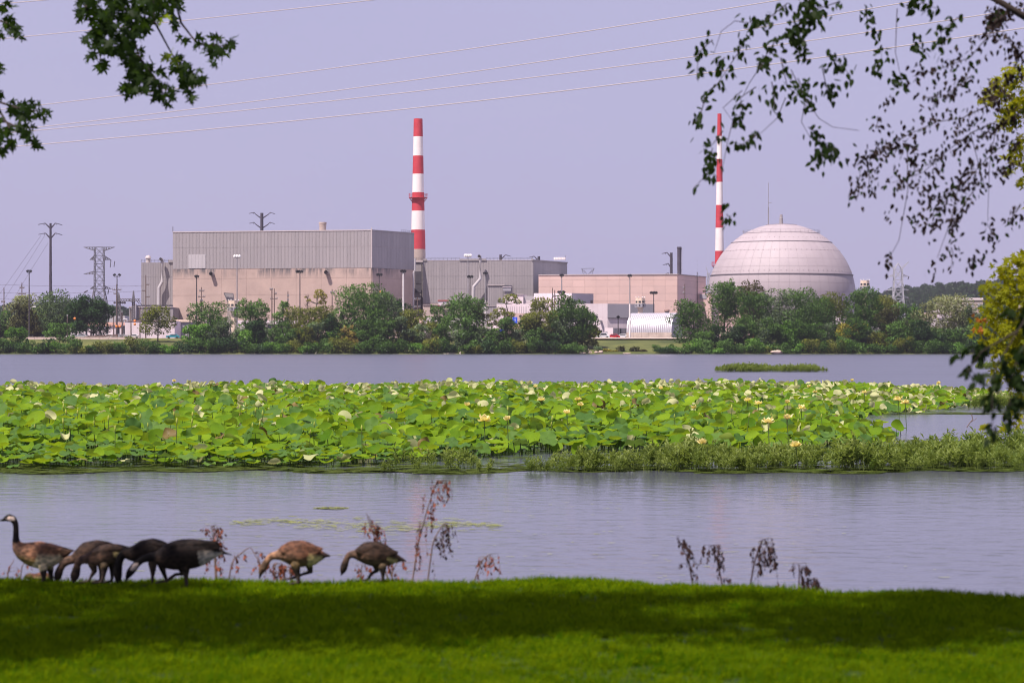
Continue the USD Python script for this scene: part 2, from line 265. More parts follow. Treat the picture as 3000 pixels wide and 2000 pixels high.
# near lawn and its bank
def crest(x): return interp(x, [-14, -4.4, 1.0, 4.1, 6.0, 9, 14], [21.3, 21.15, 21.05, 19.5, 19.4, 30, 46])
def lawn_z(x, y):
    c = crest(x); over = np.clip(np.asarray(y) - c, 0, None)
    base = .985 - .021 * np.minimum(y, c + .4) + .012 * np.sin(np.asarray(x) * 1.7 + 1) * np.sin(np.asarray(y) * 1.3) + .010 * np.sin(np.asarray(x) * 4.1)
    return base - np.where(over > 0, 1.1 * (1 - np.exp(-(over / .75) ** 2)), 0)
lx = np.r_[np.linspace(-60, -12, 9), np.linspace(-11, 15, 105), np.linspace(16, 60, 9)]
ly = np.r_[np.linspace(-40, 0, 6), np.linspace(2, 17, 26), np.linspace(17.3, 25, 60), np.linspace(26, 52, 27)]
XX, YY = np.meshgrid(lx, ly); ZZ = lawn_z(XX, YY)
nx = len(lx); i, j = np.meshgrid(np.arange(len(ly) - 1), np.arange(nx - 1), indexing='ij')
q = np.stack([i * nx + j, i * nx + j + 1, (i + 1) * nx + j + 1, (i + 1) * nx + j], -1).reshape(-1, 4)
M('lawn_soil', (.008, .03, .001), .95, .3, 3.0, col2=(.035, .07, .004))
struct('lawn', (np.stack([XX, YY, ZZ], -1).reshape(-1, 3), np.vstack([q[:, [0, 1, 2]], q[:, [0, 2, 3]]])), 'lawn_soil', smooth=True)
mb = MB(); mb.quad((-3600, -3600, -.9), (3600, -3600, -.9), (3600, 745, -.9), (-3600, 745, -.9)); struct('river_bed', mb, 'tan_ground')
# ---------------------------------------------------------------- the power station
rng = random.Random(5)
G0 = 5.0
def v2(px, d): return np.array([X(px, d), d])
def outward(A, B):
    t = (B - A) / np.linalg.norm(B - A); n = np.array([t[1], -t[0]])
    return t, (n if n @ ((A + B) / 2) < 0 else -n)
def panels(parent, A, B, zs, n, mats, name='cladding_panel', th=.10, gap=.06, rib=True, hgap=.06):
    """upright panels from A to B between the heights zs, each a part of its own, standing th proud of the wall."""
    t, o = outward(A, B); L = np.linalg.norm(B - A); w = L / n; rz = math.atan2(t[1], t[0])
    for r in range(len(zs) - 1):
        z0, z1 = zs[r] + hgap / 2, zs[r + 1] - hgap / 2
        for k in range(n):
            c = A + t * w * (k + .5) + o * th / 2
            mb = MB(); mb.boxz((c[0], c[1], (z0 + z1) / 2), (w - gap, th, z1 - z0), rz)
            if rib:
                c2 = c + o * (th / 2 + .015) + t * w * .18; mb.boxz((c2[0], c2[1], (z0 + z1) / 2), (w * .22, .03, z1 - z0 - .01), rz)
            obj(name, mb, rng.choice(mats), parent)
def strip(parent, name, A, B, z0, z1, th, mat, off=0):
    t, o = outward(A, B); L = np.linalg.norm(B - A); c = (A + B) / 2 + o * (th / 2 + off)
    return obj(name, MB().boxz((c[0], c[1], (z0 + z1) / 2), (L, th, z1 - z0), math.atan2(t[1], t[0])), mat, parent)
def block(name, label, cat, A, B, depth, top, wallmat, roofmat='joint_dark', C=None, bottom=G0 - .3):
    """a building whose front runs from A to B, with its right-hand end going back to C."""
    t, o = outward(A, B)
    if C is None: C = B - o * depth
    D = A - o * depth
    th = thing(name, label, cat)
    obj('wall', MB().prism([A, B, C, D], bottom, top, top=False), wallmat, th)
    obj('roof', MB().prism([A, B, C, D], top - .3, top - .02, sides=False), roofmat, th)
    return th, A, B, C, D
def railing(parent, A, B, z, n, mat='rail_dark', h=1.1):
    t, o = outward(A, B); mb = MB(); L = np.linalg.norm(B - A)
    for hh in (h, h * .55): mb.bar((*(A - o * .4), z + hh), (*(B - o * .4), z + hh), .07)
    for k in range(n + 1):
        p = A + t * L * k / n - o * .4; mb.bar((*p, z), (*p, z + h), .09)
    obj('railing', mb, mat, parent)
CL = ['clad_a', 'clad_a', 'clad_b', 'clad_c']

# reactor building
dC = 880.0
A, B, C = v2(506.4, 896.0), v2(1089, dC), v2(1212.5, 905.0)
top = Z(675.5, dC); zmid = Z(784.5, dC); zseam = Z(721.5, dC)
th, A, B, C, D = block('reactor_building', 'tall grey reactor building with metal cladding above weathered pink concrete', 'building', A, B, 70, top, 'stained_concrete', 'clad_b', C=C)
panels(th, A, B, [zmid, zseam, top], 58, CL); panels(th, B, C, [zmid, zseam, top], 14, CL)
zb = [G0, Z(872, dC), Z(820, dC), Z(811, dC), zmid]
for Aq, Bq, nn in ((A, B, 8), (B, C, 3)): panels(th, Aq, Bq, [G0, Z(863, dC), Z(813.5, dC), zmid - .12], nn, ['stained_concrete'], 'concrete_panel', .25, .05, False, .06)
strip(th, 'roof_trim', A, B, top, top + .35, .35, 'trim_pale', -.1); strip(th, 'roof_trim', B, C, top, top + .35, .35, 'clad_a', -.1)
t, o = outward(A, B); p0 = A + t * np.linalg.norm(B - A) * (553 - 506) / 583; p1 = A + t * np.linalg.norm(B - A) * (604 - 506) / 583
panels(th, p0 + o * .2, p1 + o * .2, [zmid + .2, Z(745, 894)], 5, ['clad_light'], 'pale_panel', .06, .04, False)
tag(th + '/pale_panel', 'paler repair panel')
for pxk, pyk in ((625, 801), (961.5, 799)):
    p = A + t * np.linalg.norm(B - A) * (pxk - 506.4) / 582.6
    mb = MB(); z = Z(pyk, 888); q = p + o * 2.2
    mb.tube([(*p, z - .3), (*(p + o * 1.3), z), (*q, z)], .75, 12, cap=False); obj('wall_duct', mb, 'clad_c', th)
railing(th, B + (C - B) * .72, C, top, 6)
corner = MB().bar((*(B + o * .2), zmid), (*(B + o * .2), top + 1.0), .35); obj('corner_trim', corner, 'trim_pale', th)
obj('mast', MB().bar((*A, top), (*A, top + 2.2), .2), 'rail_dark', th)
vx = v2(945.5, 930); vt = Z(651, 930); obj('roof_vent', MB().lathe([(1.3, top - .1), (1.3, vt - 1.6), (1.36, vt - 1.55), (1.36, vt - .7), (1.5, vt - .68), (1.5, vt), (1.2, vt), (1.2, vt - .6)], (*vx, 0), 20), 'raw_concrete', th)

# annex left of it
a0, a1 = v2(413.6, 905), v2(507, 905.0)
ztop = Z(769, 905); zl = Z(892, 905)
th, A2, B2, _, _ = block('annex_building', 'lower grey clad annex with a tall vent pipe left of the reactor building', 'building', a0, a1, 40, ztop, 'joint_dark')
panels(th, A2, B2, [G0, Z(893, 905), Z(811, 905), ztop], 13, CL)
railing(th, A2, A2 + (B2 - A2) * .84, ztop, 8); strip(th, 'parapet', A2 + (B2 - A2) * .86, B2, ztop, ztop + 1.0, .5, 'clad_b')
pz = lambda px, py, d=903.2: np.array([X(px, d), d, Z(py, d)])
mb = MB(); mb.tube([pz(470, 759, 902.4), pz(473.5, 760), pz(475, 766), pz(475, 826), pz(465.8, 843), pz(465.2, 893)], .62, 10, cap=False); obj('vent_pipe', mb, 'clad_light', th)
obj('roof_turret', MB().lathe([(.9, ztop), (.9, ztop + 1.8), (1.2, ztop + 1.9), (.8, ztop + 2.7), (0, ztop + 3)], (X(434, 912), 912, 0), 12), 'trim_pale', th)
a0, a1 = v2(378, 880), v2(507.5, 880.0); zt = Z(900, 880)
th, A2, B2, _, _ = block('switch_house', 'low grey annex with a dark louvered strip along its roof edge', 'building', a0, a1, 23, zt, 'joint_dark')
panels(th, A2, B2, [G0, zt], 16, CL)
k0 = A2 + (B2 - A2) * .17
for k in range(8):
    s0, s1 = k0 + (B2 - k0) * (k + .04) / 8, k0 + (B2 - k0) * (k + .96) / 8
    strip(th, 'louver', s0, s1, zt + .25, Z(893.5, 880), .3, 'dark_louver')
strip(th, 'roof_trim', A2, B2, zt, zt + .25, .4, 'trim_pale')
for dx in (391, 397):
    mb = MB(); mb.tube([pz(dx, 890, 879), pz(dx, 930, 879), pz(dx - 3, 937, 879), pz(dx - 8, 940, 879)], .42, 8, cap=False); obj('downpipe', mb, 'steel_pale', th)

# link block between reactor and turbine halls
a0, a1 = v2(1214, 920), v2(1240, 920.0); zt = Z(768, 920)
th, A2, B2, _, _ = block('link_building', 'narrow grey link block with dark louvers between the reactor and turbine halls', 'building', a0, a1, 20, zt, 'clad_c')
for y0, y1 in ((795, 830), (833, 857)): strip(th, 'louver', A2 + (B2 - A2) * .08, A2 + (B2 - A2) * .8, Z(y1, 920), Z(y0, 920), .2, 'dark_louver')
strip(th, 'roof_trim', A2, B2, zt, zt + .7, .4, 'trim_pale'); railing(th, A2, B2, zt + .7, 4)
mb = MB(); mb.tube([pz(1215.5, 757, 900), pz(1215.5, 790, 900), pz(1211, 800, 900), pz(1211, 915, 900)], .32, 8, cap=False); obj('drain_pipe', mb, 'steel_pale', th)
mb = MB(); mb.tube([pz(1233.5, 768, 918.5), pz(1236, 779, 918.5), pz(1236, 905, 918.5)], .25, 8, cap=False); obj('drain_pipe', mb, 'rail_dark', th)

# turbine building
A, B, C = v2(1239, 908), v2(1562, 905.0), v2(1661, 934.0)
zt = Z(763.5, 906)
th, A, B, C, D = block('turbine_building', 'long grey clad turbine hall right of the striped chimney with rooftop railings', 'building', A, B, 60, zt, 'joint_dark', 'clad_b', C=C)
zz = [Z(888, 906), Z(847, 906), Z(809, 906), zt]
panels(th, A, B, zz, 40, CL); panels(th, B, C, zz, 14, CL)
strip(th, 'base_wall', A, B, G0, zz[0] - .1, .3, 'raw_concrete'); strip(th, 'base_wall', B, C, G0, zz[0] - .1, .3, 'clad_c')
for f0, f1 in ((.0, .035), (.333, .575), (.985, 1.0)): strip(th, 'parapet', A + (B - A) * f0, A + (B - A) * f1, zt, zt + .75, .5, 'clad_b', -.1)
for f0, f1 in ((.035, .333), (.575, .985)):
    strip(th, 'roof_trim', A + (B - A) * f0, A + (B - A) * f1, zt, zt + .2, .3, 'trim_pale', -.1); railing(th, A + (B - A) * f0, A + (B - A) * f1, zt, 8 if f0 < .1 else 12)
strip(th, 'parapet', B, C, zt, zt + .4, .5, 'clad_c', -.1)
P = lambda px, py, d=903.6: np.array([X(px, d), d, Z(py, d)])
mb = MB(); mb.tube([P(1403.5, 751, 902.8), P(1405.5, 751), P(1407, 757), P(1407, 817), P(1387.5, 840), P(1386, 885)], .62, 12, cap=False); obj('vent_pipe', mb, 'clad_light', th)
mb = MB()
for k in range(7):
    mb.lathe([(0, -.5), (.5, -.4), (.5, .4), (0, .5)], P(1626 + k * 4.6, 757.5, 925) + np.array([0, 0, 0]), 8)
obj('roof_tank', mb, 'white_paint', th)
mb = MB(); mb.bar(P(1657, 762, 932), P(1657, 749, 932), .12); obj('antenna', mb, 'rail_dark', th)
# lean-to on its face
A2, B2 = v2(1428.7, 897), v2(1478, 896.5)
th, A2, B2, C2, _ = block('plant_room', 'small grey clad lean-to block against the turbine hall', 'building', A2, B2, 8, Z(835.5, 897), 'joint_dark', C=v2(1501, 904.2))
panels(th, A2, B2, [G0, Z(836.5, 897)], 8, CL); panels(th, B2, C2, [G0, Z(836.5, 897)], 3, CL); strip(th, 'roof_trim', A2, B2, Z(836.3, 897), Z(834.5, 897), .35, 'trim_pale', .1)
# front podium of the turbine hall
A2, B2 = v2(1239, 889), v2(1420, 886.0)
th, A2, B2, _, _ = block('podium_building', 'low grey concrete podium running in front of the turbine hall', 'building', A2, B2, 16, Z(894, 887), 'raw_concrete')
strip(th, 'dark_recess', A2 + (B2 - A2) * .36, B2, Z(893.5, 887), Z(890, 887), .2, 'dark_louver', -2); strip(th, 'roof_trim', A2, B2, Z(894, 887), Z(893, 887), .3, 'trim_pale')
A2, B2 = v2(1412, 872), v2(1455, 871.0)
th, A2, B2, _, _ = block('grey_shed', 'grey ribbed shed half hidden behind the leaning tree', 'building', A2, B2, 12, Z(895.5, 872), 'joint_dark')
panels(th, A2, B2, [G0, Z(896.5, 872)], 9, CL); strip(th, 'roof_trim', A2, B2, Z(896.3, 872), Z(895, 872), .3, 'trim_pale', .1)
th = thing('construction_cabin', 'small red topped cabin on the podium in front of the turbine hall', 'cabin', (X(1299, 885), 885, Z(894, 887) - .35))
obj('body', MB().box((0, 0, 1.0), (3.6, 2.4, 1.6)), 'white_wall_b', th); obj('roof', MB().box((0, 0, 2.0), (4.1, 2.8, .4)), 'rust_red', th)
obj('leg', MB().box((-1.6, -1.1, .2), (.4, .3, .5)), 'rust_red', th); obj('leg', MB().box((1.6, -1.1, .2), (.4, .3, .5)), 'rust_red', th); obj('window', MB().box((.6, -1.22, 1.2), (1.4, .06, .7)), 'grey_panel', th)

# pink building
A, B, C = v2(1578, 880), v2(1984, 872.0), v2(2067, 905.0); zt = Z(804.5, 873)
th, A, B, C, D = block('pink_building', 'long pink concrete building with horizontal seams beside the dome', 'building', A, B, 50, zt, 'joint_dark', 'clad_b', C=C)
zz = [G0] + [Z(y, 873) for y in (912, 881, 859.5, 838.5, 819.5)] + [zt]
panels(th, A, B, zz, 12, ['pink_a', 'pink_b', 'pink_c'], 'wall_panel', .15, .035, False, .05); panels(th, B, C, zz, 4, ['pink_a', 'pink_b', 'pink_c'], 'wall_panel', .15, .035, False, .05)
strip(th, 'roof_trim', A, B, zt, zt + .25, .4, 'trim_pale'); strip(th, 'roof_trim', B, C, zt, zt + .25, .4, 'clad_c')
lad = B + (C - B) * .66; t, o = outward(B, C); mb = MB()
for s in (-.5, .5): mb.bar((*(lad + o * .5 + t * s), G0 + 6), (*(lad + o * .5 + t * s), zt + 1.6), .12)
for k in range(16): mb.bar((*(lad + o * .5 - t * .5), G0 + 6 + k * 1.5), (*(lad + o * .5 + t * .5), G0 + 6 + k * 1.5), .08)
obj('ladder', mb, 'rail_dark', th)

# white buildings in front
A2, B2, C2 = v2(1564, 858), v2(1675, 856.0), v2(1738, 868.0); zt = Z(858.5, 856)
th, A2, B2, C2, D2 = block('white_upper_building', 'white flat roofed block with small windows below the pink building', 'building', A2, B2, 14, zt, 'joint_dark', 'white_wall', C=C2)
panels(th, A2, B2, [G0, Z(875, 856), zt], 9, ['white_wall', 'white_wall_b'], 'wall_panel', .1, .03, False, .04); panels(th, B2, C2, [G0, zt], 4, ['grey_panel'], 'wall_panel', .1, .03, False, .04)
t, o = outward(A2, B2)
for f0, f1 in ((.13, .25), (.83, .99)): strip(th, 'window', A2 + (B2 - A2) * f0, A2 + (B2 - A2) * f1, Z(890, 856), Z(879.5, 856), .12, 'grey_panel', .1)
strip(th, 'window', B2 + (C2 - B2) * .86, B2 + (C2 - B2) * .96, Z(888, 862), Z(879, 862), .12, 'dark_glass', .1)
A2, B2, C2 = v2(1455, 848), v2(1780, 842.0), v2(1917, 850.0); zt = Z(889.5, 843)
th, A2, B2, C2, D2 = block('white_hall', 'long white hall with a big grey wall panel behind the steel hut', 'building', A2, B2, 12, zt, 'white_wall', 'white_wall_b', C=C2)
panels(th, A2, B2, [G0, Z(930, 843), zt], 22, ['white_wall', 'white_wall_b'], 'wall_panel', .1, .03, False, .04)
zq = Z(931, 846)
panels(th, B2, C2, [G0, zq - .15], 9, ['white_wall', 'white_wall_b'], 'wall_panel', .12, .03, False, .04); panels(th, B2, C2, [zq, zt], 9, ['grey_panel'], 'grey_wall_panel', .12, .02, False, .03); strip(th, 'ledge', B2, C2, zq - .15, zq, .5, 'rail_dark')
f = lambda px: A2 + (B2 - A2) * (px - 1455) / 325
strip(th, 'doorway', f(1738), f(1764), G0, Z(966.5, 843), .15, 'dark_glass', .1); strip(th, 'doorway', f(1703), f(1722), G0, Z(969, 843), .15, 'dark_glass', .1)
p = f(1761); t, o = outward(A2, B2); mb = MB(); mb.tube([(*p, Z(940, 842)), (*(p + o * 1.3), Z(940, 842)), (*(p + o * 2.0), Z(941, 842))], .42, 10); obj('wall_vent', mb, 'clad_a', th)
# white rooms at the foot of the turbine hall, with HVAC
A2, B2 = v2(1478, 866), v2(1533, 865.0)
th, A2, B2, _, _ = block('white_plant_room', 'small white flat roofed room between the turbine hall and the white block', 'building', A2, B2, 10, Z(863, 866), 'white_wall', 'white_wall_b')
strip(th, 'roof_trim', A2, B2, Z(863.2, 866), Z(861.8, 866), .3, 'trim_pale', .05); strip(th, 'door', A2 + (B2 - A2) * .6, A2 + (B2 - A2) * .68, G0, Z(880, 866), .1, 'grey_panel', .02)
A2, B2 = v2(1533, 866), v2(1564, 866.0)
th, A2, B2, _, _ = block('service_shed', 'grey white service shed with vents beside the small white room', 'building', A2, B2, 8, Z(867, 866), 'clad_light', 'clad_b')
strip(th, 'vent_grille', A2 + (B2 - A2) * .1, A2 + (B2 - A2) * .9, Z(890, 866), Z(880, 866), .12, 'white_wall_b', .02)
th = thing('roof_cooler', 'dark rooftop cooling unit with a white cap on the lean to', 'cooling unit', (X(1485, 893), 893, Z(853, 893)))
obj('body', MB().box((0, 0, .7), (2.9, 2.0, 1.3)), 'grey_panel', th); obj('cap', MB().box((0, 0, 1.5), (3.3, 2.3, .25)), 'white_wall_b', th); obj('fan', MB().lathe([(.7, 1.625), (.7, 1.9), (0, 1.95)], (-.7, 0, 0), 12), 'dark_louver', th)
for sx in (-1.3, 1.3): obj('leg', MB().bar((sx, -.8, .05), (sx, -.8, -9), .15), 'rail_dark', th)
# visitor entrance: canopy, shopfront, blue sign
A2, B2 = v2(1400, 832), v2(1455, 832.0)
th, A2, B2, _, _ = block('gatehouse', 'pale gatehouse with a red banded wall under a white canopy', 'building', A2, B2, 9, Z(938, 832), 'white_wall', 'white_wall_b')
strip(th, 'red_band', A2 + (B2 - A2) * .0, A2 + (B2 - A2) * .57, Z(980, 832), Z(969, 832), .12, 'rust_red', .02); strip(th, 'canopy', A2, B2, Z(966, 832), Z(963, 832), 3.0, 'white_wall_b'); strip(th, 'window', A2 + (B2 - A2) * .48, A2 + (B2 - A2) * .72, Z(954, 832), Z(946, 832), .1, 'dark_glass', .02)
A2, B2 = v2(1485, 834), v2(1548, 834.0)
th, A2, B2, _, _ = block('pink_entrance_block', 'pink rendered entrance block behind the blue sign', 'building', A2, B2, 7, Z(917.5, 834), 'pink_b', 'white_wall_b')
strip(th, 'wall_panel', A2 + (B2 - A2) * .84, B2, G0, Z(917.5, 834), .1, 'clad_a', .01); strip(th, 'door', A2 + (B2 - A2) * .2, A2 + (B2 - A2) * .4, G0, Z(972, 834), .1, 'dark_glass', .01)
for k in range(9): strip(th, 'railing_post', A2 + (B2 - A2) * (k * .105 + .04), A2 + (B2 - A2) * (k * .105 + .06), Z(917.5, 834), Z(898, 834), .1, 'pole_grey', -.3)
th = thing('blue_sign', 'bright blue upright sign board in front of the pink entrance block', 'sign', (X(1508.5, 828), 828, G0))
obj('board', MB().box((0, 0, Z(939, 828) - G0), (1.62, .2, 2.36)), 'blue_sign', th)
for s in (-.6, .6): obj('post', MB().bar((s, .12, 0), (s, .12, Z(939, 828) - G0 + 1), .14), 'pole_grey', th)
mb = MB()
for k, (zo, w) in enumerate(((.7, .9), (.25, 1.1), (-.15, .7), (-.6, 1.0))): mb.box((.1, -.112, Z(939, 828) - G0 + zo), (w * .5, .01, .1))
obj('lettering', mb, 'sign_white', th)
th = thing('small_blue_sign', 'low wide blue sign among the branches of the leaning tree', 'sign', (X(1470, 822), 822, G0))
obj('board', MB().box((0, 0, Z(968, 822) - G0), (1.9, .15, .85)), 'blue_sign', th)
for s in (-.7, .7): obj('post', MB().bar((s, .12, 0), (s, .12, Z(966, 822) - G0), .12), 'pole_grey', th)
# low shed beside the hut
A2, B2, C2 = v2(1771, 826), v2(1796, 824.0), v2(1840, 828.0)
th, A2, B2, C2, D2 = block('white_shed', 'low white shed with dark slots against the steel hut', 'building', A2, B2, 7, Z(960, 825), 'white_wall', 'white_wall_b', C=C2)
strip(th, 'side_panel', B2, C2, G0, Z(961, 825), .08, 'grey_panel'); strip(th, 'door', A2 + (B2 - A2) * .1, A2 + (B2 - A2) * .35, G0, Z(970, 825), .08, 'grey_panel', .01)
for f0 in (.44, .84): strip(th, 'slot', B2 + (C2 - B2) * f0, B2 + (C2 - B2) * (f0 + .08), G0 + .5, Z(962.5, 826), .1, 'dark_glass', .08)
# quonset hut
hr = 6.4; thz = math.radians(20); u = np.array([math.cos(thz), -math.sin(thz)]); w_ = np.array([math.sin(thz), math.cos(thz)])
p0 = v2(1835, 817); Lh = (1966 - 1835) / F * 812 / math.cos(thz) * 1.0; zb = Z(973.5, 813)
th = thing('steel_hut', 'shiny ribbed half round steel hut on a concrete base', 'hut', (p0[0], p0[1], 0), -thz)
nr = 24
for k in range(nr):
    x0, x1 = Lh * k / nr, Lh * (k + 1) / nr; prof = [(x0 + .03, -.06), (x0 + .17, .17), (x1 - .17, .17), (x1 - .03, -.06)]
    g = np.linspace(0, PI, 21); v = np.array([[px_, hr - (hr + pr) * math.cos(a), zb + (hr + pr) * math.sin(a)] for a in g for px_, pr in prof]); f_ = []
    for i in range(20):
        for j in range(3): f_.append([i * 4 + j, i * 4 + j + 1, (i + 1) * 4 + j + 1, (i + 1) * 4 + j])
    obj('roof_rib', MB().add(v, f_), 'hut_steel', th, smooth=40)
g = np.linspace(0, PI, 21); arch = np.array([[hr - (hr - .05) * math.cos(a), zb + (hr - .05) * math.sin(a)] for a in g])
for xx in (.15, Lh - .15):
    mb = MB(); n = len(arch); mb.add(np.c_[np.full(n, xx), arch], [[0, i, i + 1] for i in range(1, n - 1)]); obj('end_wall', mb, 'hut_end', th)
obj('end_door', MB().box((Lh - .1, hr, zb + 1.7), (.12, 4.2, 3.4)), 'clad_light', th)
for k in range(6):
    for r in range(2):
        z0 = G0 - .6 + (zb - G0 + .6) * r / 2; z1 = G0 - .6 + (zb - G0 + .6) * (r + 1) / 2
        obj('base_block', MB().box((Lh * (k + .5) / 6, .3 - .1 * (1 - r), (z0 + z1) / 2), (Lh / 6 - .06, .9, z1 - z0 - .04)), 'base_concrete', th)
obj('base_end', MB().box((Lh - .35, hr + .3, (G0 - .6 + zb) / 2), (.6, 2 * hr - .6, zb - G0 + .55)), 'hut_end', th)
th = thing('roof_cowl', 'brown rooftop fan cowl showing above the steel hut', 'vent', (X(1954, 845), 845, 0))
z = Z(913.5, 845); obj('base', MB().lathe([(.7, G0), (.7, z)], n=12), 'clad_light', th); obj('cowl', MB().lathe([(.75, z - .1), (.8, z), (.95, z + .2), (.95, z + .7), (.6, z + .95), (0, z + 1)], n=14), 'rotten', th)
# guard towers
def guard_tower(label, px, d, top, s=1.0):
    th = thing('guard_tower', label, 'guard tower', (X(px, d), d, 0)); zt = Z(top, d); r = 1.95 * s
    oc = lambda r: [(r * math.cos(a + .2), r * math.sin(a + .2)) for a in np.arange(8) * PI / 4]
    z2, z1 = zt - 1.95 * s, zt - 3.15 * s
    obj('cabin', MB().prism(oc(r * .86), z2, zt), 'cream_wall', th); obj('balcony', MB().prism(oc(r), z1, z2 - .02), 'grey_panel', th)
    obj('stem', MB().lathe([(.85 * s, G0 - .3), (.85 * s, z1 - .6), (1.25 * s, z1)], n=10), 'cream_wall', th)
    for a in (-.45, -1.15, -1.95, -2.7):
        ap = r * .86 * math.cos(PI / 8) + .05; c, sn = math.cos(a - .0), math.sin(a - .0); aa = round((a - .2 - PI / 8) / (PI / 4)) * PI / 4 + .2 + PI / 8
        c, sn = math.cos(aa), math.sin(aa)
        obj('window', MB().boxz((c * ap, sn * ap, z2 + .62 * s), (.1, .85 * s, .6 * s), aa), 'dark_glass', th)
        ap2 = r * math.cos(PI / 8) + .03
        obj('gun_slot', MB().boxz((c * ap2, sn * ap2, z1 + .62 * s), (.08, .5 * s, .62 * s), aa), 'dark_louver', th)
    for k in range(4):
        a = -.3 - k * .85; obj('flood_lamp', MB().lathe([(0, -.2), (.16, -.2), (.22, .05), (0, .2)], (r * .8 * math.cos(a), r * .8 * math.sin(a), zt + .25), 8), 'lamp_white', th)
    return th
guard_tower('cream guard tower with a grey windowed balcony above the steel hut', 1876, 832, 872.5)
guard_tower('cream guard tower rising from the trees right of the dome', 2534, 900, 821.5, 1.05)
guard_tower('cream guard tower peeking above the trees in front of the reactor building', 685, 822, 880.5, 1.1)
th = thing('inclined_conveyor', 'dark steel inclined frame beside the hidden guard tower', 'frame', (0, 0, 0))
P = lambda px, py, d=826: W(px, py, d)
mb = MB()
for dd in (824, 827): mb.bar(P(656, 858, dd), P(683, 860, dd), .25); mb.bar(P(656, 858, dd), P(668, 884, dd), .25); mb.bar(P(683, 860, dd), P(686, 885, dd), .25)
obj('frame', mb, 'lattice_dark', th)
for k in range(5): obj('slat', MB().bar(P(658 + k * 5.4, 859, 825), P(668 + k * 4, 882, 825), .55), 'clad_c', th)
for px_ in (668, 686): obj('leg', MB().bar(P(px_, 884, 826), (X(px_, 826), 826, G0), .25), 'lattice_dark', th)

# chimneys
def chimney(label, d, bands, widths, cx, platform=None):
    """bands: rows of the band edges from the top; widths: (row, width in photo pixels)."""
    th = thing('striped_chimney', label, 'chimney', (X(cx, d), d, 0))
    rad = lambda z: np.interp(z, [Z(r, d) for r, _ in widths][::-1], [w / F * d / 2 for _, w in widths][::-1])
    zs = [Z(b, d) for b in bands] + [G0]
    for k in range(len(zs) - 1):
        zz = np.linspace(zs[k], zs[k + 1], 6); prof = [(rad(z), z) for z in zz]
        if k == 0: prof = [(rad(zz[0]) * .8, zz[0] - .6), (rad(zz[0]) * .8, zz[0])] + prof
        mat = 'raw_concrete' if k == len(zs) - 2 else ('red_paint' if k % 2 == 0 else 'white_paint')
        obj('concrete_base' if mat == 'raw_concrete' else 'red_band' if k % 2 == 0 else 'white_band', MB().lathe(prof[::-1], n=36), mat, th, smooth=40)
    if platform:
        z0 = Z(platform, d); r = rad(z0); R = r + 1.25
        obj('platform', MB().lathe([(r, z0 - .15), (R, z0 - .15), (R, z0), (r, z0)], n=36), 'red_paint', th)
        mb = MB()
        for h in (.55, 1.1, 1.5): mb.tube([(R * math.cos(a), R * math.sin(a), z0 + h) for a in np.linspace(0, 2 * PI, 37)], .045, 4, cap=False)
        for a in np.arange(18) * 2 * PI / 18: mb.bar((R * math.cos(a), R * math.sin(a), z0), (R * math.cos(a), R * math.sin(a), z0 + 1.5), .07)
        obj('platform_railing', mb, 'red_paint', th)
        for a in np.arange(18) * 2 * PI / 18 + .1: obj('bracket', MB().bar((R * math.cos(a) * .97, R * math.sin(a) * .97, z0 - .2), (r * 1.0 * math.cos(a), r * math.sin(a), z0 - 1.7), .1), 'red_paint', th)
    return th
chimney('wide red and white striped chimney behind the reactor building, with a ring platform', 945, [348.2, 400.5, 456.5, 509.8, 564, 617.8, 673.2, 730.2], [(348, 25.8), (560, 34.5), (673, 40.5), (760, 44), (1000, 52)], 1225, 579)
chimney('slender red and white striped chimney behind the left edge of the dome', 1000, [333.3, 399, 467, 533.5, 601, 667.5, 735, 788], [(333, 11.8), (470, 17), (600, 20.5), (735, 26), (1000, 34)], 2108, 778)

# dome
dd = 958.0; R = 216.5 / F * dd; cx, cz = X(2289.5, dd), Z(871.4, dd)
th = thing('containment_dome', 'huge pale spherical containment dome with dark ring seams', 'dome', (cx, dd, cz))
zr = lambda py: (871.4 - py) / F * dd
rows = sorted([zr(y) for y in (659, 684.6, 711, 737, 762, 785, 806, 832, 858, 890, 930)]); na = 44
el = [math.asin(np.clip(z / R, -1, 1)) for z in rows]
g = np.linspace(el[0] - .3, PI / 2, 30); obj('shell', MB().lathe([(max((R - .08) * math.cos(a), 1e-3), (R - .08) * math.sin(a)) for a in g], n=64), 'dome_seam', th, smooth=True)
for r in range(len(el) - 1):
    e0, e1 = el[r], el[r + 1]; n_ = na if e0 < .75 else na // 2; ge = .035 / R
    for k in range(n_):
        a0, a1 = -PI + k * 2 * PI / n_, -PI + (k + 1) * 2 * PI / n_
        if math.sin((a0 + a1) / 2) > .25: continue      # plates of the side seen from the river; the far side is the plain shell
        ga = .03 / (R * math.cos(e1)); m = 5; A_ = np.linspace(a0 + ga, a1 - ga, m); E_ = np.linspace(e0 + ge, e1 - ge, 4); v, nn, f_ = [], [], []
        for e in E_:
            for a in A_: n3 = np.array([math.cos(e) * math.cos(a), math.cos(e) * math.sin(a), math.sin(e)]); v.append(n3 * R); nn.append(n3)
        for i in range(3):
            for j in range(m - 1): f_.append([i * m + j, i * m + j + 1, (i + 1) * m + j + 1, (i + 1) * m + j])
        mm = MB().add(v, f_); obj('dome_plate', mm, rng.choice(['dome_a', 'dome_a', 'dome_b', 'dome_c']), th, normals=nn)
for py_, w_r, hh in ((806, .35, .28), (711, .35, .26), (684.6, .22, .10), (659, .45, .22)):
    z = zr(py_); r = math.sqrt(R * R - z * z); obj('ring_walk', MB().lathe([(r - .3, z - hh), (r + w_r, z - hh), (r + w_r, z + .06), (r - .3, z + .06)], n=72), 'ring_dark', th)
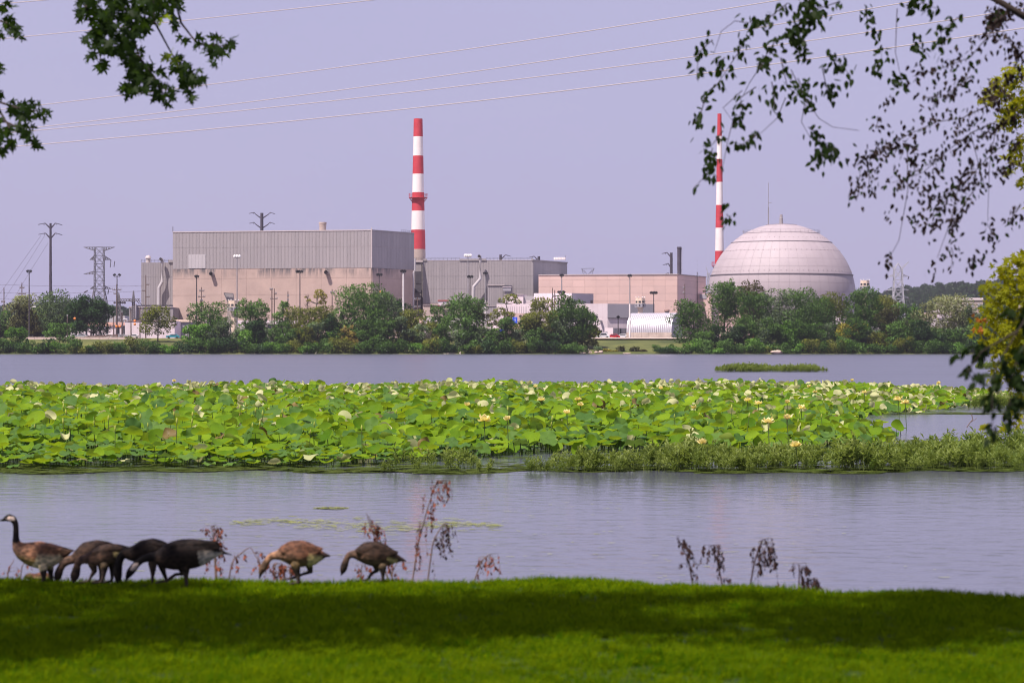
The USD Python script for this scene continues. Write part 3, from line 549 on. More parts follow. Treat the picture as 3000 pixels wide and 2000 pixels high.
for py_, n_ in ((700, 30), (737, 34), (797, 40)):
    z = zr(py_); r = math.sqrt(R * R - z * z)
    for k in range(n_):
        a = PI + (k + .5) * PI / n_; obj('lug', MB().boxz((r * math.cos(a), r * math.sin(a), z), (.35, .2, .26), a), 'dome_seam', th)
mb = MB(); z = zr(684.6); r = math.sqrt(R * R - z * z) + .4
for h in (.6, 1.2): mb.tube([(r * math.cos(a), r * math.sin(a), z + h) for a in np.linspace(0, 2 * PI, 49)], .04, 4, cap=False)
for a in np.arange(48) * 2 * PI / 48: mb.bar((r * math.cos(a), r * math.sin(a), z), (r * math.cos(a), r * math.sin(a), z + 1.2), .06)
obj('railing', mb, 'pole_grey', th)
zt = zr(659); obj('top_stack', MB().lathe([(.75, zt - .3), (.68, zt + 2.6), (.75, zt + 2.65), (.6, zt + 2.9), (.52, zt + 4.1), (0, zt + 4.15)], (-.1, 0, 0), 14), 'clad_a', th)
mb = MB(); x0 = (2251.4 - 2289.5) / F * dd; mb.bar((x0, 0, zt - .2), (x0, 0, zt + 7), .42); mb.bar((x0, 0, zt + 7), (x0, 0, zt + 16.5), .2); mb.bar((x0, 0, zt + 8.6), (x0 + 1.2, 0, zt + 8.7), .2); obj('antenna_mast', mb, 'pole_grey', th)
obj('base_wall', MB().lathe([(28.0, -35), (28.0, -14)], n=64), 'dome_b', th)
mb = MB(); A2, B2 = v2(2035, 895), v2(2085, 893.0)
th, A2, B2, _, _ = block('dome_service_block', 'low pink block between the pink building and the dome', 'building', A2, B2, 15, Z(860, 894), 'pink_b', 'pink_c')
strip(th, 'louver', A2 + (B2 - A2) * .3, A2 + (B2 - A2) * .7, Z(875, 894), Z(862, 894), .2, 'grey_panel')
A2, B2 = v2(2120, 850), v2(2200, 850.0)
th, A2, B2, _, _ = block('dome_front_block', 'pink wall with a white roof edge seen through trees below the dome', 'building', A2, B2, 20, Z(872, 850), 'pink_a', 'white_wall'); strip(th, 'roof_trim', A2, B2, Z(872, 850), Z(868.5, 850), .4, 'white_wall')
strip(th, 'door', A2 + (B2 - A2) * .3, A2 + (B2 - A2) * .45, G0, Z(955, 850), .1, 'white_wall')
A2, B2 = v2(2240, 845), v2(2480, 842.0)
th, A2, B2, _, _ = block('white_depot', 'white depot wall glimpsed through the trees in front of the dome', 'building', A2, B2, 14, Z(925, 843), 'white_wall', 'white_wall_b')
for k in range(4): strip(th, 'door', A2 + (B2 - A2) * (k * .25 + .06), A2 + (B2 - A2) * (k * .25 + .16), G0, Z(950, 843), .1, 'grey_panel')
A2, B2 = v2(2556, 838), v2(2590, 838.0)
th, A2, B2, _, _ = block('grey_shed', 'pale grey shed with an orange roof edge between trees right of the dome', 'building', A2, B2, 10, Z(938, 838), 'clad_light', 'pink_roof'); strip(th, 'roof_trim', A2, B2, Z(941, 838), Z(933.5, 838), .4, 'cream_wall')
strip(th, 'door', A2 + (B2 - A2) * .4, A2 + (B2 - A2) * .6, G0, Z(965, 838), .1, 'grey_panel')

# low buildings at the left
A2, B2 = v2(204, 858), v2(330, 856.0)
th, A2, B2, _, _ = block('white_office', 'long white single storey office with a pink roof behind the dark round tree', 'building', A2, B2, 10, Z(953, 857), 'white_wall', 'pink_roof'); strip(th, 'roof_edge', A2, B2, Z(955, 857), Z(944, 857), .5, 'pink_roof')
for k in range(6): strip(th, 'window', A2 + (B2 - A2) * (k * .16 + .05), A2 + (B2 - A2) * (k * .16 + .09), G0 + .8, Z(957.5, 857), .1, 'dark_glass')
A2, B2 = v2(330, 856), v2(367.5, 856.0)
th, A2, B2, _, _ = block('pink_office', 'white office with dark windows and a pink roof beside the lamp pole', 'building', A2, B2, 10, Z(951, 856), 'white_wall_b', 'pink_roof'); strip(th, 'roof_edge', A2, B2, Z(952.5, 856), Z(944, 856), .5, 'pink_roof')
for f0 in (.4, .68, .84): strip(th, 'window', A2 + (B2 - A2) * f0, A2 + (B2 - A2) * (f0 + .13), G0 + .8, Z(956, 856), .1, 'dark_glass')
A2, B2 = v2(366, 846), v2(512, 843.0)
th, A2, B2, _, _ = block('white_warehouse', 'big white warehouse with a sloping roof line behind the layered tree', 'building', A2, B2, 10, Z(940, 845), 'white_wall', 'white_wall_b'); strip(th, 'roof_trim', A2, B2, Z(940.5, 845), Z(938.5, 845), .3, 'rotten')
panels(th, A2, B2, [G0, Z(941, 845)], 12, ['white_wall', 'white_wall_b'], 'wall_panel', .08, .03, False)
mb = MB(); mb.tube([W(360, 958, 842), W(360, 938, 842), W(362, 935, 842), W(372, 935.5, 842), W(373, 942, 842)], .35, 8); obj('flue', mb, 'steel_pale', th)
A2, B2 = v2(510, 850), v2(566, 850.0)
th, A2, B2, _, _ = block('grey_garage', 'grey garage with an orange pink roof edge at the foot of the reactor building', 'building', A2, B2, 10, Z(942, 850), 'grey_panel', 'pink_roof'); strip(th, 'roof_edge', A2, B2, Z(943, 850), Z(936, 850), .5, 'cream_wall')
strip(th, 'door', A2 + (B2 - A2) * .5, A2 + (B2 - A2) * .8, G0, Z(958, 850), .08, 'clad_light')
A2, B2 = v2(320, 1000), v2(366, 1000.0)
th, A2, B2, _, _ = block('pale_store', 'pale flat store behind the lamp pole at the left', 'building', A2, B2, 12, Z(925, 1000), 'clad_light', 'white_wall'); strip(th, 'window', A2 + (B2 - A2) * .45, A2 + (B2 - A2) * .85, Z(940, 1000), Z(929, 1000), .1, 'grey_panel')
A2, B2 = v2(600, 845), v2(880, 842.0)
th, A2, B2, _, _ = block('white_stores', 'white stores building glimpsed low through the trees in front of the reactor building', 'building', A2, B2, 12, Z(938, 843), 'white_wall', 'pink_roof')
for k in range(5): strip(th, 'window', A2 + (B2 - A2) * (k * .2 + .06), A2 + (B2 - A2) * (k * .2 + .12), G0 + 1, Z(950, 843), .1, 'dark_glass')
A2, B2 = v2(880, 850), v2(1239, 848.0)
th, A2, B2, _, _ = block('pale_works', 'pale pink works building seen low between the central trees', 'building', A2, B2, 14, Z(930, 849), 'pink_c', 'white_wall')
for k in range(6): strip(th, 'window', A2 + (B2 - A2) * (k * .16 + .06), A2 + (B2 - A2) * (k * .16 + .11), G0 + 1, Z(945, 849), .1, 'dark_glass')
A2, B2 = v2(1239, 842), v2(1400, 840.0)
th, A2, B2, _, _ = block('white_workshop', 'white workshop showing between the trees left of the gatehouse', 'building', A2, B2, 12, Z(930, 841), 'white_wall', 'white_wall_b'); strip(th, 'window', A2 + (B2 - A2) * .62, A2 + (B2 - A2) * .92, Z(965, 841), Z(952, 841), .1, 'grey_panel')
# houses on the far hill at the right
def hill_house(label, px0, px1, top, bot, d, mat):
    A2, B2 = v2(px0, d), v2(px1, float(d)); zt = Z(top, d)
    th, A2, B2, _, _ = block('hill_building', label, 'building', A2, B2, 30, zt, mat, 'white_wall', bottom=Z(bot, d) - 12)
    strip(th, 'roof_trim', A2, B2, zt - .2, zt + 1.2, .6, 'white_wall'); 
    for k in range(6): strip(th, 'window', A2 + (B2 - A2) * (k * .16 + .06), A2 + (B2 - A2) * (k * .16 + .13), zt - 4.5, zt - 2.2, .2, 'grey_panel')
hill_house('long pinkish flat roofed building on the wooded hill at the right', 2768, 2880, 878, 905, 1500, 'raw_concrete')
hill_house('small pale building low on the wooded hill right of the lattice tower', 2730, 2770, 914, 940, 1350, 'pink_b')
hill_house('white walled building showing through the pale trees at the right', 2745, 2830, 930, 975, 1100, 'white_wall')

# ---------------------------------------------------------------- barrier wall, cars
th = thing('barrier_wall', 'low tan concrete wall along the car park at the left', 'wall')
for k in range(12):
    x0 = 75 + k * 27; d = 789.5 - (.6 if k > 7 else 0); c = (X(x0 + 13.5, d), d, (Z(1002.5, d) + Z(987.5, d)) / 2 - .3)
    obj('wall_panel', MB().box(c, (26.3 / F * d, .5, (Z(987.5, d) - Z(1002.5, d)) + .6)), 'barrier', th)
    obj('wall_cap', MB().box((c[0], d, Z(987.4, d) + .05), (26.5 / F * d, .6, .1)), 'barrier', th)
th = thing('brown_rail', 'long brown guard rail along the car park above the concrete wall', 'guard rail')
mb = MB(); mb.bar(W(250, 987, 793), W(345, 981.5, 800), .5); obj('rail', mb, 'rotten', th); mb = MB(); mb.bar(W(345, 981.5, 800), W(412, 984, 797), .3); obj('rail', mb, 'pole_grey', th)
for k in range(8): px_ = 258 + k * 21; obj('post', MB().bar(W(px_, 984, 797), W(px_, 993, 797), .2), 'rotten', th)
def car(label, px, d, mat, yaw=0.0, suv=False):
    th = thing('parked_car', label, 'car', (X(px, d), d, G0 + .02 if d > 797 else G0 - .2), yaw, group=None)
    h = 1.75 if suv else 1.42; L = 4.6; Wd = 1.8
    low = [(-2.3, .35), (-2.3, .75), (-2.15, .92), (-1.0, .98), (1.75, .98), (2.2, .9), (2.3, .7), (2.3, .35)]
    cab = [(-1.25, .95), (-.55, h), (1.2, h), (1.95 if suv else 1.75, .95)]
    def ext(poly, w, inset=0):
        v = [(x, s * (w / 2 - (inset if z > 1.1 else 0)), z) for s in (-1, 1) for x, z in poly]; n = len(poly)
        f = [[0, i, i + 1] for i in range(1, n - 1)] + [[n, n + i + 1, n + i] for i in range(1, n - 1)]
        for i in range(n): k = (i + 1) % n; f += [[i, i + n, k + n], [i, k + n, k]]
        return MB().add(v, f)
    obj('body', ext(low, Wd), mat, th); obj('cabin', ext(cab, Wd - .12, .16), mat, th)
    for s in (-1, 1):
        w2 = Wd / 2 - .055
        obj('side_window', MB().add([(-1.0, s * (w2 + .0), 1.02), (1.5, s * (w2 + .0), 1.02), (1.08, s * (w2 - .13), h - .1), (-.5, s * (w2 - .13), h - .1)], [[0, 1, 2, 3]] if s < 0 else [[3, 2, 1, 0]]), 'dark_glass', th)
    obj('windscreen', MB().add([(-1.2, -.7, 1.02), (-1.2, .7, 1.02), (-.66, .6, h - .08), (-.66, -.6, h - .08)], [[0, 3, 2, 1]]), 'dark_glass', th)
    for x in (-1.45, 1.4):
        for s in (-1, 1):
            w3 = obj('wheel', MB().tube([(x, s * .72, .33), (x, s * .93, .33)], .33, 14), 'tyre', th)
    for s in (-.6, .6): obj('headlight', MB().box((-2.31, s, .72), (.04, .35, .14)), 'lamp_white', th)
    return th
for lab, px, d, mt, yaw, sv in [
    ('white sport utility car parked beside the white hall doorway', 1765, 806, 'car_white', .15, True), ('dark maroon saloon parked left of the white sport utility car', 1735, 812, 'car_maroon', 0, False), ('red car parked beside the steel hut', 1796, 815, 'car_red', 0, False),
    ('bright red car parked at the foot of the white lamp pole', 1421, 806, 'car_red', .1, False), ('dark saloon parked left of the bright red car', 1396, 810, 'car_dark', 0, False), ('silver car parked right of the bright red car', 1452, 811, 'car_silver', 0, False),
    ('silver saloon parked close to the concrete wall at the left', 236, 797.5, 'car_silver', .25, False), ('white saloon parked just behind the silver saloon', 214, 806, 'car_white', .2, False), ('dark maroon car parked below the round dark tree', 243, 818, 'car_maroon', 0, False),
    ('dark blue car parked at the left edge of the car park', 6, 808, 'car_blue', 0, False), ('dark car parked behind the concrete wall under the brown tree', 92, 812, 'car_dark', 0, False), ('white car parked behind the concrete wall under the brown tree', 112, 806, 'car_white', .2, False),
    ('silver car parked in the row below the white office', 290, 822, 'car_silver', 0, False), ('white car parked below the pink roofed office', 318, 824, 'car_white', 0, False), ('silver car parked near the tall lamp pole at the left', 352, 818, 'car_silver', .3, False), ('white car parked in front of the white warehouse', 390, 822, 'car_white', 0, False),
    ('teal car parked at the foot of the grey garage', 507, 822, 'car_teal', 0, False), ('dark car showing between trunks left of the white hall', 1560, 812, 'car_dark', 0, False), ('white van like car parked against the steel hut base', 1822, 818, 'car_white', 0, False), ('red car glimpsed between the trees below the dome', 2203, 830, 'car_red', 0, False)]:
    car(lab, px, d, mt, yaw, sv)
# ---------------------------------------------------------------- poles, masts, pylons
def flood_pole(label, px, top, d, heads, mat='pole_dark', lamp='lamp_dark', white_from=None, base=G0, group=None):
    th = thing('flood_light', label, 'light pole', (X(px, d), d, base - .3)); zt = Z(top, d) - base + .3
    obj('pole', MB().tube([(0, 0, 0), (0, 0, zt - .4)], [.26, .14], 8), mat, th)
    if white_from: z1 = Z(white_from, d) - base + .3; obj('pole_sleeve', MB().tube([(0, 0, 0), (0, 0, z1)], [.32, .27], 8), 'pole_white', th)
    n = len(heads); obj('crossarm', MB().bar((min(heads) * .12 - .1, 0, zt - .9), (max(heads) * .12 + .1, 0, zt - .9), .14), mat, th)
    for h in heads:
        if lamp == 'lamp_white': mb = MB().lathe([(0, -.55), (.42, -.45), (.5, .1), (.2, .45), (0, .5)], (h * .12, 0, zt - .25), 10)
        else: a = .5 if h < 0 else -.5; mb = MB().box((h * .12, -.15, zt - .35), (.85, .6, .7), [[math.cos(a), 0, math.sin(a)], [0, 1, 0], [-math.sin(a), 0, math.cos(a)]])
        obj('lamp_head', mb, lamp, th)
    return th
for a in [('tall dark floodlight pole with two heads in front of the brown tree', 85.5, 791, 800, (-4, 4)), ('tall dark floodlight pole with two heads right of the round dark tree', 343, 802, 800, (-7, 7)),
          ('dark floodlight pole with two heads at the left end of the reactor wall', 575.6, 806, 812, (-2, 4)),
          ('dark floodlight pole with a crowded head before the middle of the reactor wall', 878.6, 792, 812, (-8, -4, 0, 6)), ('dark floodlight pole before the shaded reactor wall', 1111, 801, 825, (-5, 0, 6)),
          ('thin dark floodlight pole before the turbine hall pipe', 1377, 807, 815, (-5, 0, 6)), ('dark floodlight pole with four heads behind the guard tower', 1915, 854, 838, (-8, -3, 3, 8)),
          ('grey floodlight pole with a wide head before the white block', 1644.5, 852, 840, (-8, -3, 6, 8))]:
    flood_pole(*a)
flood_pole('white shafted floodlight pole before the dark corner of the reactor building', 1181.5, 791, 806, (-5, 0, 5), 'pole_grey', white_from=800)
flood_pole('white shafted floodlight pole at the bright red car', 1422, 797, 803, (-3, 3), 'pole_grey', white_from=880)
flood_pole('thin pale floodlight pole left of the white block roof', 1645.5, 803, 846, (-3, 3), 'pole_grey', base=Z(857, 846))
flood_pole('tall white shafted floodlight pole before the steel hut', 1845, 804, 800, (-3, 3), 'pole_grey', white_from=890)
flood_pole('grey pole with three white globe lamps before the reactor wall', 694.5, 748, 835, (-7, 0, 7), 'pole_grey', 'lamp_white'); flood_pole('grey pole with white globe lamps before the turbine hall', 1371, 746, 845, (-8, -3, 3, 8), 'pole_grey', 'lamp_white')
flood_pole('short lamp post with an orange head before the white hall', 1745, 925, 815, (-3, 3)); flood_pole('short single lamp post before the white hall', 1811, 925, 818, (-1, 1)); flood_pole('short flat topped lamp post on the grey garage side', 556, 920, 822, (-5, 5)); flood_pole('short flat topped lamp post by the pink entrance block', 1530, 923, 815, (-5, 5))
def street_lamp(label, px, top, d, reach):
    th = thing('street_lamp', label, 'street lamp', (X(px, d), d, G0 - .3)); zt = Z(top, d) - G0 + .3
    obj('pole', MB().tube([(0, 0, 0), (0, 0, zt)], [.2, .12], 8), 'pole_grey', th); obj('arm', MB().tube([(0, 0, zt - .2), (reach * .4, 0, zt + .5), (reach, 0, zt + .8)], .1, 6), 'pole_grey', th); obj('lamp_head', MB().box((reach, 0, zt + .75), (1.1, .5, .3)), 'lamp_white', th)
street_lamp('curved arm street lamp over the trees before the reactor wall', 592, 930, 800, 3.4); street_lamp('pale arm street lamp beside the brown tree', 86, 905, 803, 1.6)
def utility_pole(label, px, top, d, arms, lean=0, base=G0):
    th = thing('utility_pole', label, 'utility pole', (X(px, d), d, base - .3)); zt = Z(top, d) - base + .3
    obj('pole', MB().tube([(0, 0, 0), (lean * zt, 0, zt)], [.24, .15], 8), 'pole_wood', th)
    for row, l, r in arms:
        z = Z(row, d) - base + .3; s = F / d; obj('crossarm', MB().bar((-l / s, 0, z), (r / s, 0, z), .24), 'pole_wood', th)
        for e in (-l / s * .95, -l / s * .5, r / s * .5, r / s * .95): obj('insulator', MB().lathe([(0, 0), (.16, .1), (.1, .25), (.16, .4), (0, .6)], (e, 0, z + .1), 8), 'pole_grey', th)
for a in [('wooden utility pole with two crossarms behind the grey trees at the left', 64, 828, 830, [(844, 6, 7), (861, 12, 12)]), ('plain utility pole at the far left edge', 11.5, 842, 830, [(885, 8, 3)]), ('wooden utility pole with two crossarms beside the tall lamp pole at the left', 341, 832, 812, [(849, 12, 14), (861, 8, 4)], .004),
          ('utility pole before the annex building', 427, 806, 808, [(834, 0, 10), (870, 2, 12), (852, 10, 0)]), ('utility pole with crossarms before the left of the reactor wall', 590, 841, 825, [(853, 6, 8), (870, 10, 11), (882, 4, 4)]),
          ('utility pole with a low crossarm before the reactor wall centre', 803.6, 845, 828, [(876, 12, 9), (861, 0, 7)]), ('thin utility pole just left of the crossarmed one at the wall centre', 796.6, 845, 826, [(849, 6, 2)]), ('short spiky utility pole right of the wall centre', 843.5, 853, 828, [(868, 2, 3), (880, 2, 2)]),
          ('utility pole before the half bare tree on the reactor wall', 973, 847, 828, [(858, 5, 7)]), ('utility pole before the shaded side of the reactor building', 1132, 850, 835, [(857, 14, 2)]), ('pole with white insulators in front of the link building', 1223, 870, 840, [(878, 8, 8), (900, 8, 8)]),
          ('wooden pole before the white block', 1618.5, 843, 825, [(868, 1, 1)]), ('second wooden pole before the white block with a short crossarm', 1625, 850, 824, [(869, 5, 4)]), ('pole with slanting insulators before the shaded end of the pink building', 2006, 832, 850, [(845, 5, 1), (860, 5, 1), (890, 6, 1)]),
          ('thin grey pole left of the pink roofed office', 333, 915, 815, [(917, 1, 1)]), ('thin grey pole right of the pink roofed office', 358, 915, 815, [(917, 1, 1)]), ('leaning pole in front of the white warehouse', 384, 905, 815, [(908, 2, 2)], -.01), ('thin pole right of the leaning one at the white warehouse', 410, 900, 815, [(905, 1, 9)]), ('pale short post in front of the grey trees', 197.5, 925, 800, [(927, 1, 1)])]:
    utility_pole(*a)
def insulator_string(mb, a, b): mb.tube([a, b], .13, 6)
def monopole(label, px, top, d, arms, w=(12, 8), base_row=985):
    th = thing('steel_monopole', label, 'transmission pole', (X(px, d), d, G0 - .3)); s = F / d; z0 = Z(top, d) - G0 + .3
    obj('shaft', MB().tube([(0, 0, 0), (0, 0, z0)], [w[0] / s / 2 * 1.1, w[1] / s / 2], 12), 'corten', th)
    for row, l, r, rise in arms:
        z = Z(row, d) - G0 + .3
        for e in (-l, r):
            if not e: continue
            e /= s; obj('arm', MB().tube([(0, 0, z - 2.0), (e * .4, 0, z - 1.0), (e * .8, 0, z + .1), (e, 0, z + rise)], [.34, .28, .2, .14], 8), 'corten', th)
            for q in (1, -1): mb = MB(); insulator_string(mb, (e, 0, z + rise - .1), (e + q * .8 + np.sign(e) * 1.2, q * 2.0, z + rise - .7)); obj('insulator', mb, 'pole_dark', th)
    return th
monopole('tall dark steel transmission pole with upswept arms at the left', 148, 654, 1000, [(655, 19, 17, .2), (684, 18, 17, .2)], (9.5, 6.5))
monopole('dark steel transmission pole rising behind the reactor building roof', 767, 624, 1150, [(628, 23, 25, 1.0), (657, 23, 24, 1.0)], (12, 9))
monopole('dark steel pole stub with one arm behind the turbine hall roof', 1466.5, 746, 1150, [(748, 0, 17, .3)], (9, 8)); monopole('dark steel pole stub with a left arm at the end of the turbine hall roof', 1578.6, 751, 1150, [(752, 16, 0, .3)], (9, 8)); monopole('dark steel transmission pole behind the pink building roof', 1966.8, 740, 1100, [(741, 15, 0, .3), (772, 12, 0, 0), (800, 12, 0, 0)], (10, 8))
th = thing('exhaust_stack', 'dark flanged exhaust stack on the pink building roof', 'stack', (X(1990, 890), 890, 0)); s = F / 890
zt = Z(723, 890); obj('stack', MB().lathe([(6 / s, Z(806, 890)), (6 / s, zt - .8), (7 / s, zt - .7), (7 / s, zt - .35), (6.2 / s, zt - .3), (6.2 / s, zt), (4.5 / s, zt), (4.5 / s, zt - 1)], n=18), 'corten', th)
mb = MB(); mb.bar((7.6 / s, -.2, Z(806, 890)), (7.6 / s, -.2, zt - .2), .12)
for k in range(12): mb.bar((6 / s, -.2, zt - 1 - k * .75), (7.6 / s, -.2, zt - 1 - k * .75), .07)
obj('ladder', mb, 'pole_grey', th)
def lattice_body(mb, cx, d, rows, w=.16, depth=1.0, cross=True):
    """rows: (photo row, half width in photo pixels) from the top; a four legged braced mast."""
    s = F / d; lv = [(Z(r, d), h / s) for r, h in rows]
    for (za, ha), (zb_, hb) in zip(lv, lv[1:]):
        n = max(1, int(round((za - zb_) / (ha + hb) / 1.0)))
        for k in range(n):
            z0, z1 = za + (zb_ - za) * k / n, za + (zb_ - za) * (k + 1) / n; h0, h1 = ha + (hb - ha) * k / n, ha + (hb - ha) * (k + 1) / n
            c0 = [np.array([cx + sx * h0, d + sy * h0 * depth, z0]) for sx, sy in ((-1, -1), (1, -1), (1, 1), (-1, 1))]; c1 = [np.array([cx + sx * h1, d + sy * h1 * depth, z1]) for sx, sy in ((-1, -1), (1, -1), (1, 1), (-1, 1))]
            for i in range(4):
                mb.bar(c0[i], c1[i], w * 1.5); j = (i + 1) % 4
                mb.bar(c0[i], c1[j], w); mb.bar(c0[j], c1[i], w); mb.bar(c0[i], c0[j], w)
def lattice_arm(mb, cx, d, row, inner, outer, drop, w=.14):
    s = F / d; z = Z(row, d); sg = np.sign(outer); n = 4
    for sy in (-1, 1):
        a, b, tip = np.array([cx + inner / s, d + sy * 1.0, z]), np.array([cx + inner / s, d + sy * 1.0, z - drop / s]), np.array([cx + outer / s, d, z])
        mb.bar(a, tip, w * 1.3); mb.bar(b, tip, w * 1.3)
        for k in range(1, n): mb.bar(a + (tip - a) * k / n, b + (tip - b) * (k - .5) / n, w); mb.bar(a + (tip - a) * k / n, b + (tip - b) * k / n, w)
d = 1020; cx = X(291, d); th = thing('lattice_tower', 'dark steel lattice pylon with wide top arms at the left', 'pylon'); s = F / d
mb = MB(); lattice_body(mb, cx, d, [(724, 13), (846, 13.5)], .15); lattice_body(mb, cx, d, [(846, 13.5), (905, 24), (985, 36)], .2); obj('mast', mb, 'lattice_dark', th)
for row, l, r, dr in ((724, -46, 45, 11), (761, -28, 34, -13), (803, -46, 0, -9), (846, -27, 36, -10)):
    for e in (l, r):
        if e: mb = MB(); lattice_arm(mb, cx, d, row, np.sign(e) * 13, e, dr); obj('arm', mb, 'lattice_dark', th)
for e, r0, r1 in ((34, 761, 783), (45, 765, 782), (27, 848, 862)): obj('insulator', MB().tube([W(291 + e, r0, d), W(291 + e - 2, r1, d)], .16, 6), 'pole_dark', th)
obj('insulator', MB().tube([W(257, 851, d), W(246, 857, d)], .25, 6), 'pole_dark', th)
d = 1050; cx = X(2631, d); th = thing('lattice_tower', 'pale lattice pylon with two horn like arms right of the dome', 'pylon'); s = F / d
mb = MB(); lattice_body(mb, cx, d, [(789, 11.5), (850, 13)], .2); lattice_body(mb, cx, d, [(850, 13), (900, 16), (985, 22)], .24); obj('mast', mb, 'lattice_pale', th)
mb = MB(); lattice_body(mb, cx, d, [(771, .5), (789, 11.5)], .16); obj('peak', mb, 'lattice_pale', th)
for sg in (-1, 1):
    mb = MB(); mb.bar(W(2631 + sg * 11, 789, d), W(2631 + sg * 31, 767, d), .35); mb.bar(W(2631 + sg * 6, 786, d), W(2631 + sg * 31, 767, d), .2); obj('horn', mb, 'lattice_pale', th)
    for row in (810, 850, 872): mb = MB(); lattice_arm(mb, cx, d, row, sg * 12, sg * 32, -7, .12); obj('arm', mb, 'lattice_pale', th); obj('insulator', MB().tube([W(2631 + sg * 32, row, d), W(2631 + sg * 32 - 3, row + 8, d)], .2, 6), 'pole_dark', th)
d = 1300; th = thing('lattice_tower', 'faint pylon top showing as a V above the pink building roof', 'pylon'); mb = MB()
for x0, y0, x1, y1 in ((1704, 787, 1741, 786), (1704, 787, 1710, 806), (1741, 786, 1733, 806), (1710, 790, 1722, 806), (1735, 790, 1722, 806), (1704, 787, 1714, 800), (1741, 786, 1730, 800), (1710, 806, 1708, 900), (1733, 806, 1736, 900), (1710, 830, 1735, 860), (1735, 830, 1710, 860)):
    for dy in (0, 4): mb.bar(W(x0, y0, d + dy), W(x1, y1, d + dy), .22)
obj('mast', mb, 'lattice_dark', th)
d = 1020; th = thing('lattice_tower', 'pale thin lattice mast left of the dome behind the pink building', 'pylon'); mb = MB(); lattice_body(mb, X(2075, d), d, [(800, 3), (900, 4)], .12); obj('mast', mb, 'lattice_pale', th)
mb = MB(); mb.bar(W(2075, 805, d), W(2069, 782, d), .25); mb.bar(W(2075, 812, d), W(2085, 790, d), .2); obj('arm', mb, 'lattice_pale', th)
# substation gantry
d = 870; th = thing('substation_gantry', 'dark lattice gantry of the substation left of the annex', 'gantry'); mb = MB()
for k in range(9):
    xa, xb = 345 + k * 7.2, 352.2 + k * 7.2
    for dy in (-1, 1): mb.bar(W(xa, 875, d + dy), W(xb, 875, d + dy), .18); mb.bar(W(xa, 882, d + dy), W(xb, 882, d + dy), .18); mb.bar(W(xa, 875, d + dy), W(xb, 882, d + dy), .14); mb.bar(W(xb, 875, d + dy), W(xa, 882, d + dy), .14)
obj('beam', mb, 'lattice_dark', th)
for cxp, tp, hw in ((348, 858, 3), (391, 852, 3)):
    mb = MB(); lattice_body(mb, X(cxp, d), d, [(tp, .5), (876, hw), (985, hw * 3.5 if cxp < 360 else hw * 1.4)], .15); obj('leg', mb, 'lattice_dark', th)
for k in range(6): obj('insulator', MB().tube([W(334 + k * 6, 884, d), W(337 + k * 6, 889, d)], .35, 6), 'pole_dark', th)
for k, (px_, tp) in enumerate(((378, 876), (400, 880), (408, 884))): obj('busbar', MB().bar(W(px_, tp, d), W(px_ + 8, tp + 10, d), .2), 'pole_dark', th)

# power lines
def cable(label, pts, d0, d1, r, mat='wire', name='power_line'):
    """pts: photo points from left to right; the wire runs from depth d0 at x=0 to d1 at x=3000, with a gentle sag."""
    px = np.array([p[0] for p in pts], float); py = np.array([p[1] for p in pts], float); k = np.polyfit(px, py, 2 if len(pts) > 2 else 1)
    q = np.linspace(-500, 3500, 60); y = np.polyval(k, q); dq = d0 + (d1 - d0) * q / 3000
    tag(obj(name, MB().tube([W(a, b, c) for a, b, c in zip(q, y, dq)], r, 6), mat), label, 'cable')
S_ = 1.2755
cable('uppermost power line crossing the very corner of the sky at top left', [(0, 12), (138, 0)], 150, 110, .026)
cable('second power line from the top, leaving the frame above the reactor building', [(78, 107), (262, 89), (534, 61), (800, 33), (1096, 0)], 150, 110, .0225)
cable('upper one of the four long power lines crossing the sky', [(116, 308), (800, 224), (1950, 55), (2287, 0)], 150, 110, .0225)
cable('second of the four long power lines, close above the third', [(139, 369), (800, 291.5), (1950, 127.6), (2205, 79), (2680, 5)], 150, 110, .0225)
cable('third of the four long power lines, close below the second', [(105, 381.6), (800, 316), (1950, 177), (2450, 107), (2970, 31)], 150, 110, .0225)
cable('lowest of the four long power lines crossing the sky', [(0, 432.6), (442, 394.5), (800, 361), (1950, 228.6), (2358, 176), (2970, 87)], 150, 110, .025)
for lab, pts in (('faint transmission wire slanting down from the upper arm of the left steel pole', [(120, 690), (60, 775), (0, 860)]), ('second faint transmission wire slanting down left of the steel pole', [(131, 690), (75, 780), (10, 880)]), ('third faint transmission wire slanting down left of the steel pole', [(141, 712), (85, 800), (25, 900)])):
    p = [W(a, b, c) for (a, b), c in zip(pts, (1000, 960, 920))]; tag(obj('transmission_wire', MB().tube(p, .05, 5), 'pole_dark'), lab, 'cable')
for lab, y0, y1 in (('thin wire over the car park trees at the left, uppermost', 832, 838), ('thin wire over the car park trees at the left, below the uppermost', 857, 853), ('thin wire over the car park trees at the left, lowest', 874, 880)):
    tag(obj('transmission_wire', MB().tube([W(-60 + k * 60, y0 + (y1 - y0) * k / 8 + 3 * math.sin(k * PI / 8), 870) for k in range(9)], .045, 5), 'pole_dark'), lab, 'cable')

for lab, px, py, d in (('small orange marker ball at the left side of the dark round tree', 219, 933, 795), ('left one of two orange marker balls at the tall lamp pole', 341, 956, 797), ('right one of two orange marker balls at the tall lamp pole', 351, 956, 797), ('upper orange marker ball before the white warehouse', 395, 940, 800), ('lower orange marker ball before the white warehouse', 395, 949.5, 800), ('orange marker ball before the shaded corner of the reactor building', 1113.5, 856, 824), ('orange marker ball among the trees below the podium', 1285, 969, 790), ('orange marker ball above the wide olive tree', 971, 929, 795)):
    th = thing('marker_ball', lab, 'marker', W(px, py, d)); m = trimesh.creation.icosphere(2, .42); obj('ball', (m.vertices, m.faces), 'orange_paint', th, smooth=True); obj('bracket', MB().bar((0, .1, .3), (0, .1, 1.1), .08), 'pole_dark', th)
